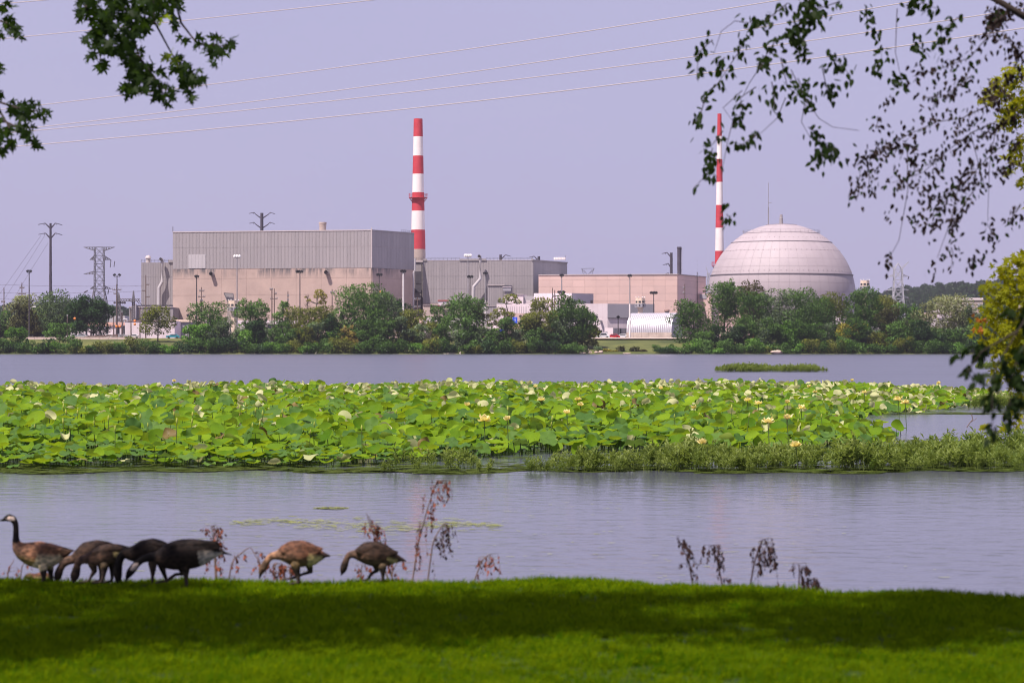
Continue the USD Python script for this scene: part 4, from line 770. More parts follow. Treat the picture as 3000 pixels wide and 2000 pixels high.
# ---------------------------------------------------------------- trees of the far shore
def crown_leaves(rs, lobes, n, size, up=.25, aspect=.5):
    """n leaf sprays spread through the lobes (centre, radii): narrow bent blades whose shading follows the lobe."""
    vol = np.array([l[1][0] * l[1][1] * l[1][2] for l in lobes]) ** .7; pick = rs.choice(len(lobes), n, p=vol / vol.sum())
    C = np.array([l[0] for l in lobes])[pick]; R = np.array([l[1] for l in lobes])[pick]
    u = rs.normal(size=(n, 3)); u /= np.linalg.norm(u, axis=1, keepdims=True); rad = rs.uniform(.35, 1.0, n) ** .45 * rs.uniform(.9, 1.16, n)
    P = C + u * R * rad[:, None]
    dirs = u + rs.normal(size=(n, 3)) * .65 + np.array([0, 0, up]); dirs /= np.linalg.norm(dirs, axis=1, keepdims=True)
    side = np.cross(dirs, rs.normal(size=(n, 3))); side /= np.linalg.norm(side, axis=1, keepdims=True)
    s = size * rs.uniform(.6, 1.35, n)[:, None]; bend = np.cross(side, dirs) * s * .22
    a = P - dirs * s * .5; b = P + side * s * aspect * .5 + bend; c = P + dirs * s * .6; e = P - side * s * aspect * .5 + bend
    v = np.stack([a, b, c, e], 1).reshape(-1, 3); k = np.arange(n)[:, None] * 4; f = np.vstack([k + [0, 1, 2], k + [0, 2, 3]])
    nn = u * .8 + np.array([0, 0, .3]) + rs.normal(size=(n, 3)) * .5; nn /= np.linalg.norm(nn, axis=1, keepdims=True)
    return v, f, np.repeat(nn, 4, 0)

def tree(name, label, cx, top, base, hw, d, mat, dens=1.0, trunk=.18, bark='bark', nl=None, leaf=.62, seed=0, airy=0, zbase=None, ragged=1.0):
    rs = np.random.RandomState(seed * 7 + int(cx) + 13); s = F / d; x = X(cx, d); zb = far_ground(x, d) if zbase is None else zbase; zt = Z(top, d); hgt = zt - zb; r = hw / s * (1.30 if cx > 2190 else 1.12)
    th = thing(name, label, 'tree', (x, d, float(zb) - .2)); z0 = hgt * trunk; ch = (hgt - z0) / 2; cz = z0 + ch
    nl = nl or int(np.clip(r * hgt / 4, 12, 44)); lobes = []
    for k in range(nl):
        zq = rs.uniform(-.86, .84); aq = rs.uniform(0, 2 * PI); rq = math.sqrt(1 - max(zq, 0) ** 2 * .92) * (1 - .10 * max(-zq, 0)) * rs.uniform(.4, .86); q = np.array([math.cos(aq) * rq, math.sin(aq) * rq, zq])
        wz = 1.0; lr = rs.uniform(.24, .40) * min(r, ch) * 1.2
        lobes.append((np.array([q[0] * r * wz, q[1] * r * .85 * wz, cz + q[2] * ch]), np.array([lr * rs.uniform(1, 1.5), lr * 1.2, lr * rs.uniform(.7, 1.0)])))
    lobes.append((np.array([0, 0, cz - .05 * ch]), np.array([r * .5, r * .45, ch * .55])))
    for k in range(int(4 * ragged)): a = rs.uniform(0, 2 * PI); lobes.append((np.array([math.cos(a) * r * .45, math.sin(a) * r * .3, cz + ch * rs.uniform(.62, .92)]), np.array([r * .17, r * .17, ch * .2])))
    n = int(dens * np.clip(r * hgt * 62, 900, 9500)); v, f, nn = crown_leaves(rs, lobes, n, leaf)
    put(numbered(th, 'crown'), v, f, mat, nn)
    mb = MB(); bend = rs.uniform(-.06, .06) * hgt; tw = max(.16, hgt * .022)
    mb.tube([(0, 0, 0), (bend * .3, 0, hgt * .25), (bend, 0, hgt * .6), (bend * 1.2, 0, hgt * .85)], [tw, tw * .75, tw * .42, tw * .15], 7); obj('trunk', mb, bark, th, smooth=True)
    mb = MB()
    for c, R_ in lobes[:min(nl, 12)]:
        z_ = np.clip(c[2] - abs(c[0]) * .8 - 1, z0 * .8, hgt * .7); st = np.array([bend * .6, 0, z_]); mid = (st + c) / 2 + np.array([0, 0, -.12 * hgt * .2]); mb.tube([st, mid, c], [tw * .42, tw * .28, tw * .1], 5)
    obj('branches', mb, bark, th, smooth=True)
    return th
TREES = [
 ('willow_tree', 'pale grey green tree behind the left utility pole', 75, 866, 975, 52, 820, 'leaf_pale', .9, .1), ('leafy_tree', 'big grey green spreading tree left of the round dark tree', 150, 850, 978, 58, 810, 'leaf_grey', 1.1, .05), ('leafy_tree', 'dull brown olive tree behind the tall lamp pole at the left', 62, 888, 976, 36, 803, 'leaf_brown', 1.1, .04), ('leafy_tree', 'small brownish tree tucked between the brown olive and grey green trees', 102, 922, 976, 20, 802, 'leaf_rust', 1, .04),
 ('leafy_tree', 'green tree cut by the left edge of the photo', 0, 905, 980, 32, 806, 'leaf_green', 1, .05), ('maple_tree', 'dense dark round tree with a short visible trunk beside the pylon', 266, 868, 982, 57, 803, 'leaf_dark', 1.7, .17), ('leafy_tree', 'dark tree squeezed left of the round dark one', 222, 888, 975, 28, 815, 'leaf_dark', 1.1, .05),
 ('leafy_tree', 'bushy bright green tree at the waterline near the left edge', 48, 956, 1036, 37, 750, 'leaf_bright', 1.1, .05), ('leafy_tree', 'small spreading tree with a thin trunk before the concrete wall', 174, 946, 1021, 44, 762, 'leaf_green', .75, .22),
 ('locust_tree', 'airy layered tree in front of the white warehouse', 462, 896, 1000, 53, 776, 'leaf_olive', .55, .25), ('leafy_tree', 'broad dark tree at the left foot of the reactor wall', 612, 888, 1005, 60, 776, 'leaf_green', .9, .04), ('leafy_tree', 'dark upright tree at the foot of the reactor wall right of the bare birch', 737, 876, 1012, 46, 769, 'leaf_green', 1.2, .04),
 ('sapling', 'thin sapling sticking up before the reactor wall centre', 832, 884, 985, 24, 795, 'leaf_green', .5, .25), ('leafy_tree', 'wide olive tinted tree at the waterline before the reactor wall', 905, 896, 1034, 84, 761, 'leaf_olive', .9, .03), ('leafy_tree', 'grey green tree low beside the wide olive one', 830, 950, 1034, 34, 757, 'leaf_grey', .7, .04),
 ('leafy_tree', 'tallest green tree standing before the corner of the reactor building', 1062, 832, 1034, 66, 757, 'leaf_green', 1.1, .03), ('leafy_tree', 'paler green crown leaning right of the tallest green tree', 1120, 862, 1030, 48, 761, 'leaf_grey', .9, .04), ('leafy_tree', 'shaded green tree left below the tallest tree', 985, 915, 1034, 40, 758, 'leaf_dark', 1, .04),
 ('shrub_tree', 'tan yellow half dead tree at the waterline below the tallest tree', 1022, 950, 1024, 21, 750, 'leaf_tan', .9, .1), ('leafy_tree', 'bluish dark tree behind the white shafted pole', 1175, 875, 990, 36, 825, 'leaf_dark', .9, .05), ('leafy_tree', 'yellow green tree below the striped chimney', 1207, 911, 1033, 50, 760, 'leaf_olive', 1, .04),
 ('leafy_tree', 'mid green tree in front of the podium', 1281, 891, 1015, 38, 786, 'leaf_green', .9, .05), ('leafy_tree', 'large green tree before the slanting turbine hall pipe', 1362, 869, 1034, 54, 758, 'leaf_green', 1, .04), ('leafy_tree', 'rusty brown crown on the right of the large green tree', 1407, 888, 1010, 28, 762, 'leaf_rust', .8, .2),
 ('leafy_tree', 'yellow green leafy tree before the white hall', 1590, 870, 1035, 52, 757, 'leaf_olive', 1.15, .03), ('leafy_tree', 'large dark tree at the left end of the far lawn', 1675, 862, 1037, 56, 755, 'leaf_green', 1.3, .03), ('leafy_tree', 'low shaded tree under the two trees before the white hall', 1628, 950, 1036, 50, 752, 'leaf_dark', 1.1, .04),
 ('leafy_tree', 'green tree just right of the steel hut', 2032, 880, 1008, 54, 777, 'leaf_green', 1, .03), ('leafy_tree', 'tall green tree before the left edge of the dome', 2120, 820, 1008, 50, 781, 'leaf_green', .95, .09), ('leafy_tree', 'reddish olive crown before the lower left of the dome', 2202, 821, 990, 38, 802, 'leaf_rust', .9, .2), ('leafy_tree', 'dark tree with thin trunks below the left of the dome', 2212, 858, 1030, 42, 769, 'leaf_green', .95, .09),
 ('leafy_tree', 'grey green tree below the middle of the dome', 2290, 846, 1030, 46, 766, 'leaf_grey', 1, .06), ('leafy_tree', 'wide dark tree below the right half of the dome', 2376, 847, 1032, 58, 763, 'leaf_green', 1.1, .05), ('leafy_tree', 'dull olive tree below the right edge of the dome', 2450, 856, 1028, 42, 770, 'leaf_olive', .9, .07), ('leafy_tree', 'dark full tree in front of the right guard tower', 2530, 842, 1031, 48, 765, 'leaf_green', 1.2, .05),
 ('leafy_tree', 'mid green tree left of the pale pylon', 2588, 868, 1028, 36, 772, 'leaf_olive', .9, .05), ('leafy_tree', 'spreading yellow olive tree low at the waterline', 2502, 950, 1035, 54, 753, 'leaf_yellow', .6, .05), ('leafy_tree', 'blue green bush like tree below the yellow olive one', 2490, 988, 1036, 36, 750, 'leaf_grey', 1, .03), ('leafy_tree', 'brown olive tree in front of the pale pylon', 2612, 905, 1035, 37, 755, 'leaf_brown', 1.1, .03), ('leafy_tree', 'fresh green tree right of the pale pylon', 2658, 888, 1034, 33, 758, 'leaf_green', 1, .03),
 ('poplar_tree', 'pale silvery tree right of the pylon', 2710, 885, 1035, 34, 757, 'leaf_pale', .75, .06), ('poplar_tree', 'tall silvery tree in front of the pink hill building', 2790, 866, 1035, 54, 760, 'leaf_pale', .8, .06), ('poplar_tree', 'greyish tree at the right behind the yellow maple', 2864, 896, 1036, 46, 756, 'leaf_grey', 1, .05), ('leafy_tree', 'dark low tree under the silvery trees at the right', 2760, 975, 1036, 48, 752, 'leaf_dark', 1, .03), ('leafy_tree', 'green tree behind the yellow maple at the right edge', 2950, 880, 1036, 55, 765, 'leaf_grey', 1, .03), ('leafy_tree', 'tree beyond the right edge behind the yellow maple', 3040, 890, 1036, 55, 760, 'leaf_green', .9, .03), ('leafy_tree', 'tree half beyond the left edge of the photo', -60, 910, 1000, 45, 800, 'leaf_green', .9, .06)]
for k, a in enumerate(TREES): tree(*a, seed=k)
# leaning airy tree: clumps along a leaning stem
def clump_tree(label, stem, clumps, d, mat, n, leaf=.6, bark='bark', name='leaning_tree', limb=.16):
    rs = np.random.RandomState(len(label)); th = thing(name, label, 'tree'); P = [W(a, b, d) for a, b in stem]
    L = [(W(a, b, d + rs.uniform(-2, 2)), np.array([r1, r1, r2]) / (F / d)) for a, b, r1, r2 in clumps]
    v, f, nn = crown_leaves(rs, L, n, leaf); put(numbered(th, 'crown'), v, f, mat, nn)
    obj('trunk', MB().tube(P, np.linspace(.34, .08, len(P)), 7), bark, th, smooth=True); mb = MB()
    for c, _ in L:
        k = int(np.argmin([abs(p[2] - (c[2] - 1.6)) for p in P])); mb.tube([P[k], (P[k] + c) / 2 + np.array([0, 0, -.2]), c], [limb, limb * .6, limb * .3], 5)
    obj('branches', mb, bark, th, smooth=True); return th
clump_tree('airy tree with a leaning S shaped trunk and open branches before the white hall', [(1476, 1032), (1473, 985), (1480, 950), (1488, 915), (1482, 890), (1490, 870)], [(1498, 872, 22, 10), (1470, 880, 12, 7), (1516, 884, 12, 6), (1465, 912, 20, 12), (1448, 925, 18, 9), (1490, 922, 20, 9), (1440, 945, 16, 10), (1470, 948, 22, 12), (1500, 960, 18, 8), (1520, 955, 18, 8), (1452, 972, 14, 7), (1498, 985, 20, 9), (1460, 1005, 22, 14), (1525, 975, 22, 12)], 763, 'leaf_olive', 2600)
clump_tree('half bare tree with a leafy right half before the reactor wall', [(925, 1000), (925, 930), (928, 890), (932, 860)], [(935, 856, 14, 9), (948, 868, 12, 9), (928, 868, 9, 7), (945, 885, 12, 7), (940, 905, 10, 6), (905, 880, 7, 4), (895, 870, 4, 3)], 800, 'leaf_yellow', 900, .5, name='half_bare_tree')
def bare_tree(label, cx, top, base, hw, d, bark, seed, name='bare_tree'):
    rs = np.random.RandomState(seed); s = F / d; x = X(cx, d); zb = float(far_ground(x, d)); h = Z(top, d) - zb; th = thing(name, label, 'tree', (x, d, zb - .2)); mb, mt = MB(), MB()
    mt.tube([(0, 0, 0), (.1, 0, h * .4), (-.1, 0, h * .75), (0, 0, h)], [.16, .12, .07, .03], 6)
    for k in range(34):
        z = h * rs.uniform(.22, .92); a = rs.uniform(0, 2 * PI); L = hw / s * rs.uniform(.4, 1) * (1.1 - .6 * z / h); p0 = np.array([0, 0, z]); p1 = p0 + np.array([math.cos(a) * L * .6, math.sin(a) * L * .5, L * .7]); p2 = p1 + np.array([math.cos(a) * L * .4, math.sin(a) * .3, L * .7]); mb.tube([p0, p1, p2], [.055, .04, .018], 4)
        for q in range(4): t = rs.uniform(.3, 1); b0 = p0 + (p1 - p0) * t; mb.tube([b0, b0 + rs.normal(size=3) * .5 + np.array([0, 0, .7])], [.03, .014], 3)
    obj('trunk', mt, bark, th); obj('branches', mb, bark, th)
bare_tree('leafless pale birch in front of the reactor wall trees', 672, 892, 1000, 24, 766, 'bark_pale', 3); bare_tree('bare grey tangled shrub between the central trees', 1255, 975, 1030, 30, 750, 'bark', 4); bare_tree('bare grey shrub under the wide olive tree', 805, 985, 1034, 26, 749, 'bark', 5); bare_tree('bare twigs left of the half bare tree', 902, 858, 990, 22, 803, 'bark', 6)
# bushes of the waterline
brs = np.random.RandomState(21); bl = ['rounded dark green bush', 'spreading green bush', 'low yellowish green bush']
def bush(px, top, hw, d, mat, label, n=1100, leaf=.5, group='bushes along the far waterline'):
    s = F / d; x = X(px, d); zb = float(far_ground(x, d)) - .15; h = Z(top, d) - zb; r = hw / s; rs = np.random.RandomState(int(px * 3) % 9999); th = thing('bush', label, 'bush', (x, d, zb), group=group); lobes = [(np.array([0, 0, h * .35]), np.array([r * .8, r * .6, h * .42]))]
    for k in range(7): a = rs.uniform(0, 2 * PI); lobes.append((np.array([math.cos(a) * r * .6, math.sin(a) * r * .4, h * rs.uniform(.2, .8)]), np.array([r * .4, r * .4, h * .24])))
    v, f, nn = crown_leaves(rs, lobes, n, leaf); put(numbered(th, 'foliage'), v, f, mat, nn); mb = MB()
    for k in range(5): a = rs.uniform(0, 2 * PI); mb.tube([(0, 0, 0), (math.cos(a) * r * .5, math.sin(a) * r * .3, h * .6)], [.06, .03], 4)
    obj('stems', mb, 'bark', th)
marks = [(-20, 'tree at the left edge'), (48, 'bushy bright tree near the left edge'), (105, 'small brownish tree'), (147, 'left steel pole'), (174, 'small spreading tree'), (222, 'silver saloon'), (266, 'dark round tree'), (300, 'white office'), (343, 'two headed lamp pole'), (390, 'white warehouse'), (462, 'airy layered tree'), (540, 'grey garage'), (590, 'curved street lamp'), (640, 'inclined conveyor'), (690, 'guard tower beside the conveyor'), (737, 'dark upright tree'), (800, 'paired utility poles'), (832, 'thin sapling'), (880, 'crowded floodlight pole'), (925, 'half bare tree'), (973, 'single crossarm pole'), (1022, 'tan half dead tree'), (1065, 'tallest green tree'), (1111, 'floodlight pole of the shaded wall'), (1175, 'white shafted pole'), (1225, 'wide striped chimney'), (1290, 'red topped cabin'), (1365, 'slanting turbine hall pipe'), (1421, 'bright red car'), (1480, 'leaning airy tree'), (1530, 'blue sign'), (1590, 'yellow green tree'), (1650, 'white block'), (1990, 'exhaust stack'), (2032, 'green tree by the hut'), (2060, 'end of the pink building'), (2108, 'slender chimney'), (2150, 'left foot of the dome'), (2202, 'reddish crown'), (2250, 'dome antenna'), (2290, 'dome top stack'), (2340, 'right shoulder of the dome'), (2376, 'wide dark tree'), (2450, 'dull olive tree'), (2502, 'yellow olive tree'), (2534, 'right guard tower'), (2588, 'orange edged shed'), (2631, 'pale pylon'), (2680, 'fresh green tree'), (2710, 'first silvery tree'), (2760, 'white hill building'), (2790, 'tall silvery tree'), (2864, 'greyish right hand tree'), (2930, 'yellow maple tips'), (3000, 'right edge of the photo')]
tone = {'leaf_bush': 'dark green', 'leaf_green': 'green', 'leaf_bright': 'bright green', 'leaf_olive': 'olive green', 'leaf_dark': 'blackish green'}; seen = set()
def bush_label(px, m):
    for _, (mx, nm) in sorted(enumerate(marks), key=lambda a: abs(a[1][0] - px)):
        rel = 'straight below' if abs(px - mx) < 9 else 'below and left of' if px < mx else 'below and right of'
        lab = f'{tone[m]} hedge bush {rel} the {nm}'
        if (rel, nm) not in seen: seen.add((rel, nm)); return lab
for k, px in enumerate(np.r_[np.arange(-60, 1690, 33), np.arange(1955, 3080, 33)]):
    px = px + brs.uniform(-8, 8); t = brs.uniform(983, 1014) + (6 if 1900 < px < 2420 else 0) + (-3 if px > 2420 else 0); m = str(brs.choice(['leaf_bush', 'leaf_bush', 'leaf_green', 'leaf_bright', 'leaf_dark', 'leaf_olive']))
    bush(px, t, brs.uniform(28, 40), brs.uniform(743.9, 745.4), m, bush_label(px, m))
tone.update({'leaf_grey': 'grey green', 'leaf_pale': 'silvery', 'leaf_brown': 'brownish'}); seen2 = set()
for k, px in enumerate(np.r_[np.arange(560, 1735, 34), np.arange(2065, 3050, 32)]):
    px = px + brs.uniform(-10, 10); m = str(brs.choice(['leaf_green', 'leaf_green', 'leaf_grey', 'leaf_olive', 'leaf_green', 'leaf_dark', 'leaf_grey'] + (['leaf_pale', 'leaf_grey'] if px > 2650 else ['leaf_bright'])))
    for _, (mx, nm) in sorted(enumerate(marks), key=lambda a: abs(a[1][0] - px)):
        rel = 'at the foot of' if abs(px - mx) < 10 else 'low and left of' if px < mx else 'low and right of'
        if (rel, nm) not in seen2: break
    seen2.add((rel, nm)); tree('low_tree', f'{tone[m]} low tree {rel} the {nm}', px, brs.uniform(925, 972), 1036, brs.uniform(24, 36), brs.uniform(748, 756), m, 1.0, .02, seed=300 + k)
for px, t, m, lab in ((1752, 1012, 'leaf_grey', 'greyish low bush left on the far lawn'), (1775, 1022, 'leaf_yellow', 'small yellow green bush among the pale rocks'), (1795, 1026, 'leaf_yellow', 'lowest yellow bush at the waterline below the far lawn'), (1815, 1010, 'leaf_brown', 'brown dry bush left below the far lawn'), (1858, 1012, 'leaf_brown', 'brown dry bush with a taller stem in the middle below the far lawn'), (1880, 1022, 'leaf_rust', 'low reddish bush at the right below the far lawn'), (1925, 1008, 'leaf_green', 'green bush at the right end of the far lawn'), (1960, 1004, 'leaf_bush', 'green bush beside the wooden wreckage'), (2160, 1022, 'leaf_green', 'low green bush below the trees left of the dome')):
    bush(px, t, 17, 747, m, lab, 420, .4, None)
# rocks, slabs, driftwood
th = thing('concrete_slab', 'broken pale concrete slab tilted at the water edge below the far lawn', 'slab'); d = 744.5
mb = MB(); mb.add([W(1694, 1036, d), W(1715, 1018, d), W(1722, 1020, d), W(1738, 1036, d), W(1700, 1036, d + 2), W(1712, 1018, d + 2.5), W(1722, 1019, d + 2.5), W(1740, 1036, d + 2)], [[0, 3, 2, 1], [4, 5, 6, 7], [1, 2, 6, 5], [0, 1, 5, 4], [2, 3, 7, 6], [0, 4, 7, 3]]); obj('slab', mb, 'rock', th)
for px, py, w, h, lab in ((1706, 1034, 22, 7, 'long low pale rock below the broken slab'), (1747, 1032, 12, 6, 'pale rock right of the broken slab'), (1760, 1031, 14, 8, 'larger pale rock beside the yellow bush'), (1836, 1035.5, 26, 3, 'flat pale stone at the waterline below the brown bushes'), (1724, 1036, 12, 4, 'small dark stained rock in front of the broken slab'), (2130, 1034, 18, 4, 'flat reddish stone at the waterline left of the dome trees'), (2276, 1031, 40, 10, 'pale dry brush heap at the waterline below the dome'), (130, 1035.5, 14, 4, 'small orange tinted stone at the waterline near the left edge'), (112, 1035.5, 10, 3, 'small pale stone at the waterline near the left edge')):
    rs = np.random.RandomState(int(px)); m = trimesh.creation.icosphere(2, 1.0); v = m.vertices * (1 + .35 * (meshkit.fbm(m.vertices * 1.7 + px, 3) - .5))[:, None]; s = F / 744.3; v = np.round(v * 2.2) / 2.2 * .35 + v * .65; v = v * np.array([w / s / 2, .5 * w / s, h / s * .6]) + W(px, py, 744.3)
    tag(obj('shore_rock', (v, m.faces), 'rock'), lab, 'rock')
th = thing('wooden_wreckage', 'upturned reddish wooden wreckage at the water edge right of the far lawn', 'wreckage'); d = 744.2
mb = MB(); mb.add([W(1982, 1036, d), W(1990, 1030, d), W(2014, 1023, d), W(2026, 1034, d), W(2022, 1037, d), W(1990, 1029, d + 2), W(2014, 1022, d + 2), W(2028, 1033, d + 2)], [[0, 4, 3, 2], [0, 2, 1, 1], [1, 2, 6, 5], [2, 3, 7, 6], [0, 1, 5, 5], [3, 4, 7, 7]]); obj('hull', mb, 'rotten', th)
for a, b in (((1980, 1027), (1990, 1031)), ((2001, 1019), (2010, 1024)), ((2000, 1020), (2022, 1028))): obj('plank', MB().bar(W(*a, d - .3), W(*b, d - .3), .25), 'driftwood', th)
def driftwood(label, segs, d=743.6, r=.16):
    th = thing('driftwood', label, 'driftwood')
    for k, sg in enumerate(segs): obj('limb', MB().tube([W(a, b, d) for a, b in sg], np.linspace(r, r * .4, len(sg)), 6), 'driftwood', th)
driftwood('pale forked driftwood standing out of the water below the wide olive tree', [[(889, 1038), (889, 1030), (896, 1020), (899, 1010)], [(889, 1032), (880, 1025), (878, 1022)], [(894, 1024), (896, 1016), (894, 1011)], [(891, 1035), (900, 1033), (906, 1031)]]); driftwood('pale log lying at the waterline left of the forked driftwood', [[(722, 1037), (745, 1036.3), (775, 1036.6)]], r=.2); driftwood('pale log lying at the waterline before the podium trees', [[(1300, 1036.5), (1325, 1035.5), (1340, 1036.5)]], r=.22); driftwood('pale stump at the waterline right of the podium log', [[(1348, 1037), (1349, 1030)]], r=.35); driftwood('thin log at the waterline below the layered tree', [[(350, 1036.8), (400, 1037.2)]], r=.18); driftwood('short snag leaning from the water right of the forked driftwood', [[(924, 1038), (927, 1030)]], r=.14)
# the far wooded hill: crowns one can no longer tell apart
hrs = np.random.RandomState(8); protos = []
for k in range(5):
    lob = [(hrs.normal(size=3) * np.array([2.3, 2.3, 1.6]) + [0, 0, 4.5], np.array([2.6, 2.6, 2.2]) * hrs.uniform(.7, 1.2)) for _ in range(7)]
    v, f, nn = crown_leaves(hrs, lob, 420, 1.5); protos.append((v, f, 'hill_leaf', nn))
pos = []
while len(pos) < 4200:
    x, y = hrs.uniform(-760, 760), hrs.uniform(1450, 2900)
    if abs(x) / y > .245 or (far_ground(x, y) < 9 and hrs.rand() < .8): continue
    pos.append((x, y, float(far_ground(x, y)) - .5))
pos = np.array(pos); n = len(pos)
instancer('/World/hill_forest', protos, pos, quat_z_tilt(hrs.uniform(0, 6.28, n), np.zeros(n), np.zeros(n)), hrs.uniform(.8, 1.7, n), hrs.randint(0, 5, n), label='far bluish green forest covering the low hills on the horizon', cat='forest')
# ---------------------------------------------------------------- lotus bed
lrs = np.random.RandomState(31)
def lotus_leaf_mesh(rs, fold=0.0, bowl=.16, wav=.07):
    n, rings = 18, [.0, .3, .62, .85, 1.0]; g = np.arange(n) * 2 * PI / n; ph = rs.uniform(0, 6.28, 3); k1 = rs.randint(3, 6); v = [(0, 0, -.02)]
    for r in rings[1:]:
        for a in g:
            rr = r * (1 + .05 * math.sin(2 * a + ph[1])); x, y = rr * math.cos(a), rr * math.sin(a)
            z = bowl * r * r + wav * r ** 3 * math.sin(k1 * a + ph[0]) * 1.5 + .035 * r * r * math.sin(2 * a + ph[2])
            if fold: ang = fold * min(1, abs(y)) * 1.2; z += abs(y) * math.sin(ang) ; y = y * math.cos(ang)
            z += .022 * r * (1 if (len(v) - 1) % 2 else -1)
            v.append((x, y, z))
    f = [[0, 1 + i, 1 + (i + 1) % n] for i in range(n)]
    for r in range(len(rings) - 2):
        for i in range(n): a, b = 1 + r * n + i, 1 + r * n + (i + 1) % n; f += [[a, a + n, b + n], [a, b + n, b]]
    v, f = np.array(v), np.array(f); return v, f, meshkit.arrays((v, f), True)[2]
LV = []
for k in range(14):
    mat = ['lotus_green', 'lotus_teal', 'lotus_green', 'lotus_green', 'lotus_teal'][k % 5] if k < 10 else 'lotus_pale'
    v, f, nn = lotus_leaf_mesh(lrs, fold=[0, 0, 0, .35, 0, 0, 0, .6, 0, 0, 0, .7, .3, .9][k], bowl=[.18, .06, .26, .1, .02, .2, -.12, .12, .3, .1, -.25, .2, -.3, .3][k], wav=[.05, .09, .04, .08, .1, .06, .09, .05, .03, .11, .06, .05, .07, .05][k]); LV.append((v, f, mat, nn))
v, f, nn = lotus_leaf_mesh(lrs, fold=.5, bowl=-.35, wav=.14); LV.append((v, f, 'lotus_brown', nn))
poly = [(-40, 50.6), (-11.6, 50.6), (-8, 51.6), (-4, 51.2), (-2.2, 52.0), (1.0, 57.5), (5.5, 58.5), (7.5, 60.5), (9.6, 63.5), (10.8, 67.5), (10.9, 74), (11.2, 80), (13.2, 88), (16.8, 96), (21.6, 107), (24.2, 118), (22, 126), (14, 130), (2, 129), (-12, 124.5), (-28, 118), (-44, 114)]
from shapely.geometry import Polygon, Point
from shapely import prepare
PG = Polygon(poly); prepare(PG)
cell = .335; gx, gy = np.meshgrid(np.arange(-42, 24, cell), np.arange(50, 131, cell)); pts = np.stack([gx.ravel(), gy.ravel()], -1) + lrs.uniform(-.5, .5, (gx.size, 2)) * cell
pts = pts[np.abs(pts[:, 0]) < pts[:, 1] * .225 + 4]
keep = []
for p in pts:
    P_ = Point(*p)
    if not PG.contains(P_): continue
    e = PG.exterior.distance(P_)
    if e < 1.8 * meshkit.noise(np.array([p[0] * .45, p[1] * .2, 0.0])) * (p[1] < 60): continue
    if lrs.rand() < (1.0 if e > 1.3 else .36 + .48 * e): keep.append((p[0], p[1], e))
# scattered leaves in the open water at the right
for px, py in ((2835, 1196), (2595, 1290), (2612, 1296), (2560, 1262), (2000, 1318), (2120, 1318), (2090, 1316), (1800, 1310), (2440, 1300), (2640, 1275), (2780, 1290), (2230, 1312), (2330, 1316), (2380, 1312), (2570, 1230), (2585, 1222), (1900, 1312), (1960, 1320), (2480, 1290), (2530, 1283), (2850, 1190)):
    d = H * F / (py - YH); keep.append((X(px, d), d, .4))
keep = np.array(keep); N = len(keep)
inner = np.clip(keep[:, 2] / 2.2, 0, 1); back = np.clip((keep[:, 1] - 62) / 55, 0, 1)
size = lrs.uniform(.16, .26, N) * (.85 + .15 * inner); deep = np.clip(keep[:, 2] / 6, 0, 1); hz = .05 + lrs.uniform(.0, .30, N) + deep * lrs.uniform(.0, .47, N)
hz += .07 * np.sin(keep[:, 0] * .5 + keep[:, 1] * .23) * deep
rz = lrs.uniform(0, 2 * PI, N); tilt = np.abs(lrs.normal(0, .42, N)) + .05; td = lrs.uniform(0, 2 * PI, N)
pale = lrs.rand(N) < np.where(keep[:, 0] > 8, .07, .025) + .42 * back ** 1.8; size = np.where(pale, size * .82, size)
kind = np.where(pale, lrs.randint(10, 14, N), lrs.randint(0, 10, N)); kind = np.where(lrs.rand(N) < .012, 14, kind); tilt = np.where(pale, tilt + lrs.uniform(.2, .8, N), tilt)
td = np.where(lrs.rand(N) < .45, lrs.normal(0, .5, N), td); up_ = lrs.rand(N) < .11; tilt = np.where(up_, lrs.uniform(.6, 1.25, N), tilt); td = np.where(up_, lrs.normal(0, .8, N), td)          # many blades lean towards the open water in front
# draw order: the 300 nearest ones in view are things of their own
inview = (np.abs(keep[:, 0]) < keep[:, 1] * .209); order = np.argsort(np.where(inview, keep[:, 1] - size * 20, 1e9)); near = order[:300]; rest = order[300:]
first = {}
for q in near:
    k = int(kind[q]); loc = (keep[q, 0], keep[q, 1], 0)
    sz, hh = float(size[q]), float(hz[q])
    lab, grp = ('withered brown lotus leaf in the front rows of the lotus bed', 'withered lotus leaves in the front rows') if k == 14 else ('pale cream turned up lotus leaf in the front rows of the lotus bed', 'pale lotus leaves in the front rows') if k >= 10 else ('round green lotus leaf on a stalk, in the front rows of the lotus bed', 'green lotus leaves in the front rows')
    key = (k, round(hh / .16))
    if key not in first:
        th = thing('lotus_leaf', lab, 'lotus leaf', group=grp); v, f, mat, nn = LV[k]; h0 = max(.12, key[1] * .16) / .27
        put(th + '/blade', v + np.array([0, 0, h0]), f, mat, nn); obj('stalk', MB().tube([(0, 0, -.4), (.05, .03, h0 * .5), (0, 0, h0)], [.045, .035, .03], 5), 'lotus_stem', th); first[key] = th
        pose(th, loc, float(rz[q]), sz, (min(float(tilt[q]), .38) * .55, float(td[q])))
    else: copy(first[key], loc, float(rz[q]), sz, lab, 'lotus leaf', grp, (min(float(tilt[q]), .38) * .55, float(td[q])))
P3 = np.c_[keep[rest, 0], keep[rest, 1], hz[rest]]
instancer('/World/lotus_bed', LV, P3, quat_z_tilt(rz[rest], tilt[rest], td[rest]), size[rest], kind[rest], label='broad bed of lotus leaves stretching away over the water', cat='lotus leaves')
st = MB().tube([(0, 0, -.2), (.02, .02, .5), (0, 0, 1.0)], [.014, .011, .009], 4); sv, sf = np.vstack(st.v), np.vstack(st.f); m = rest[keep[rest, 1] < 80]
scl = np.ones((len(m), 3)); scl[:, 2] = hz[m]
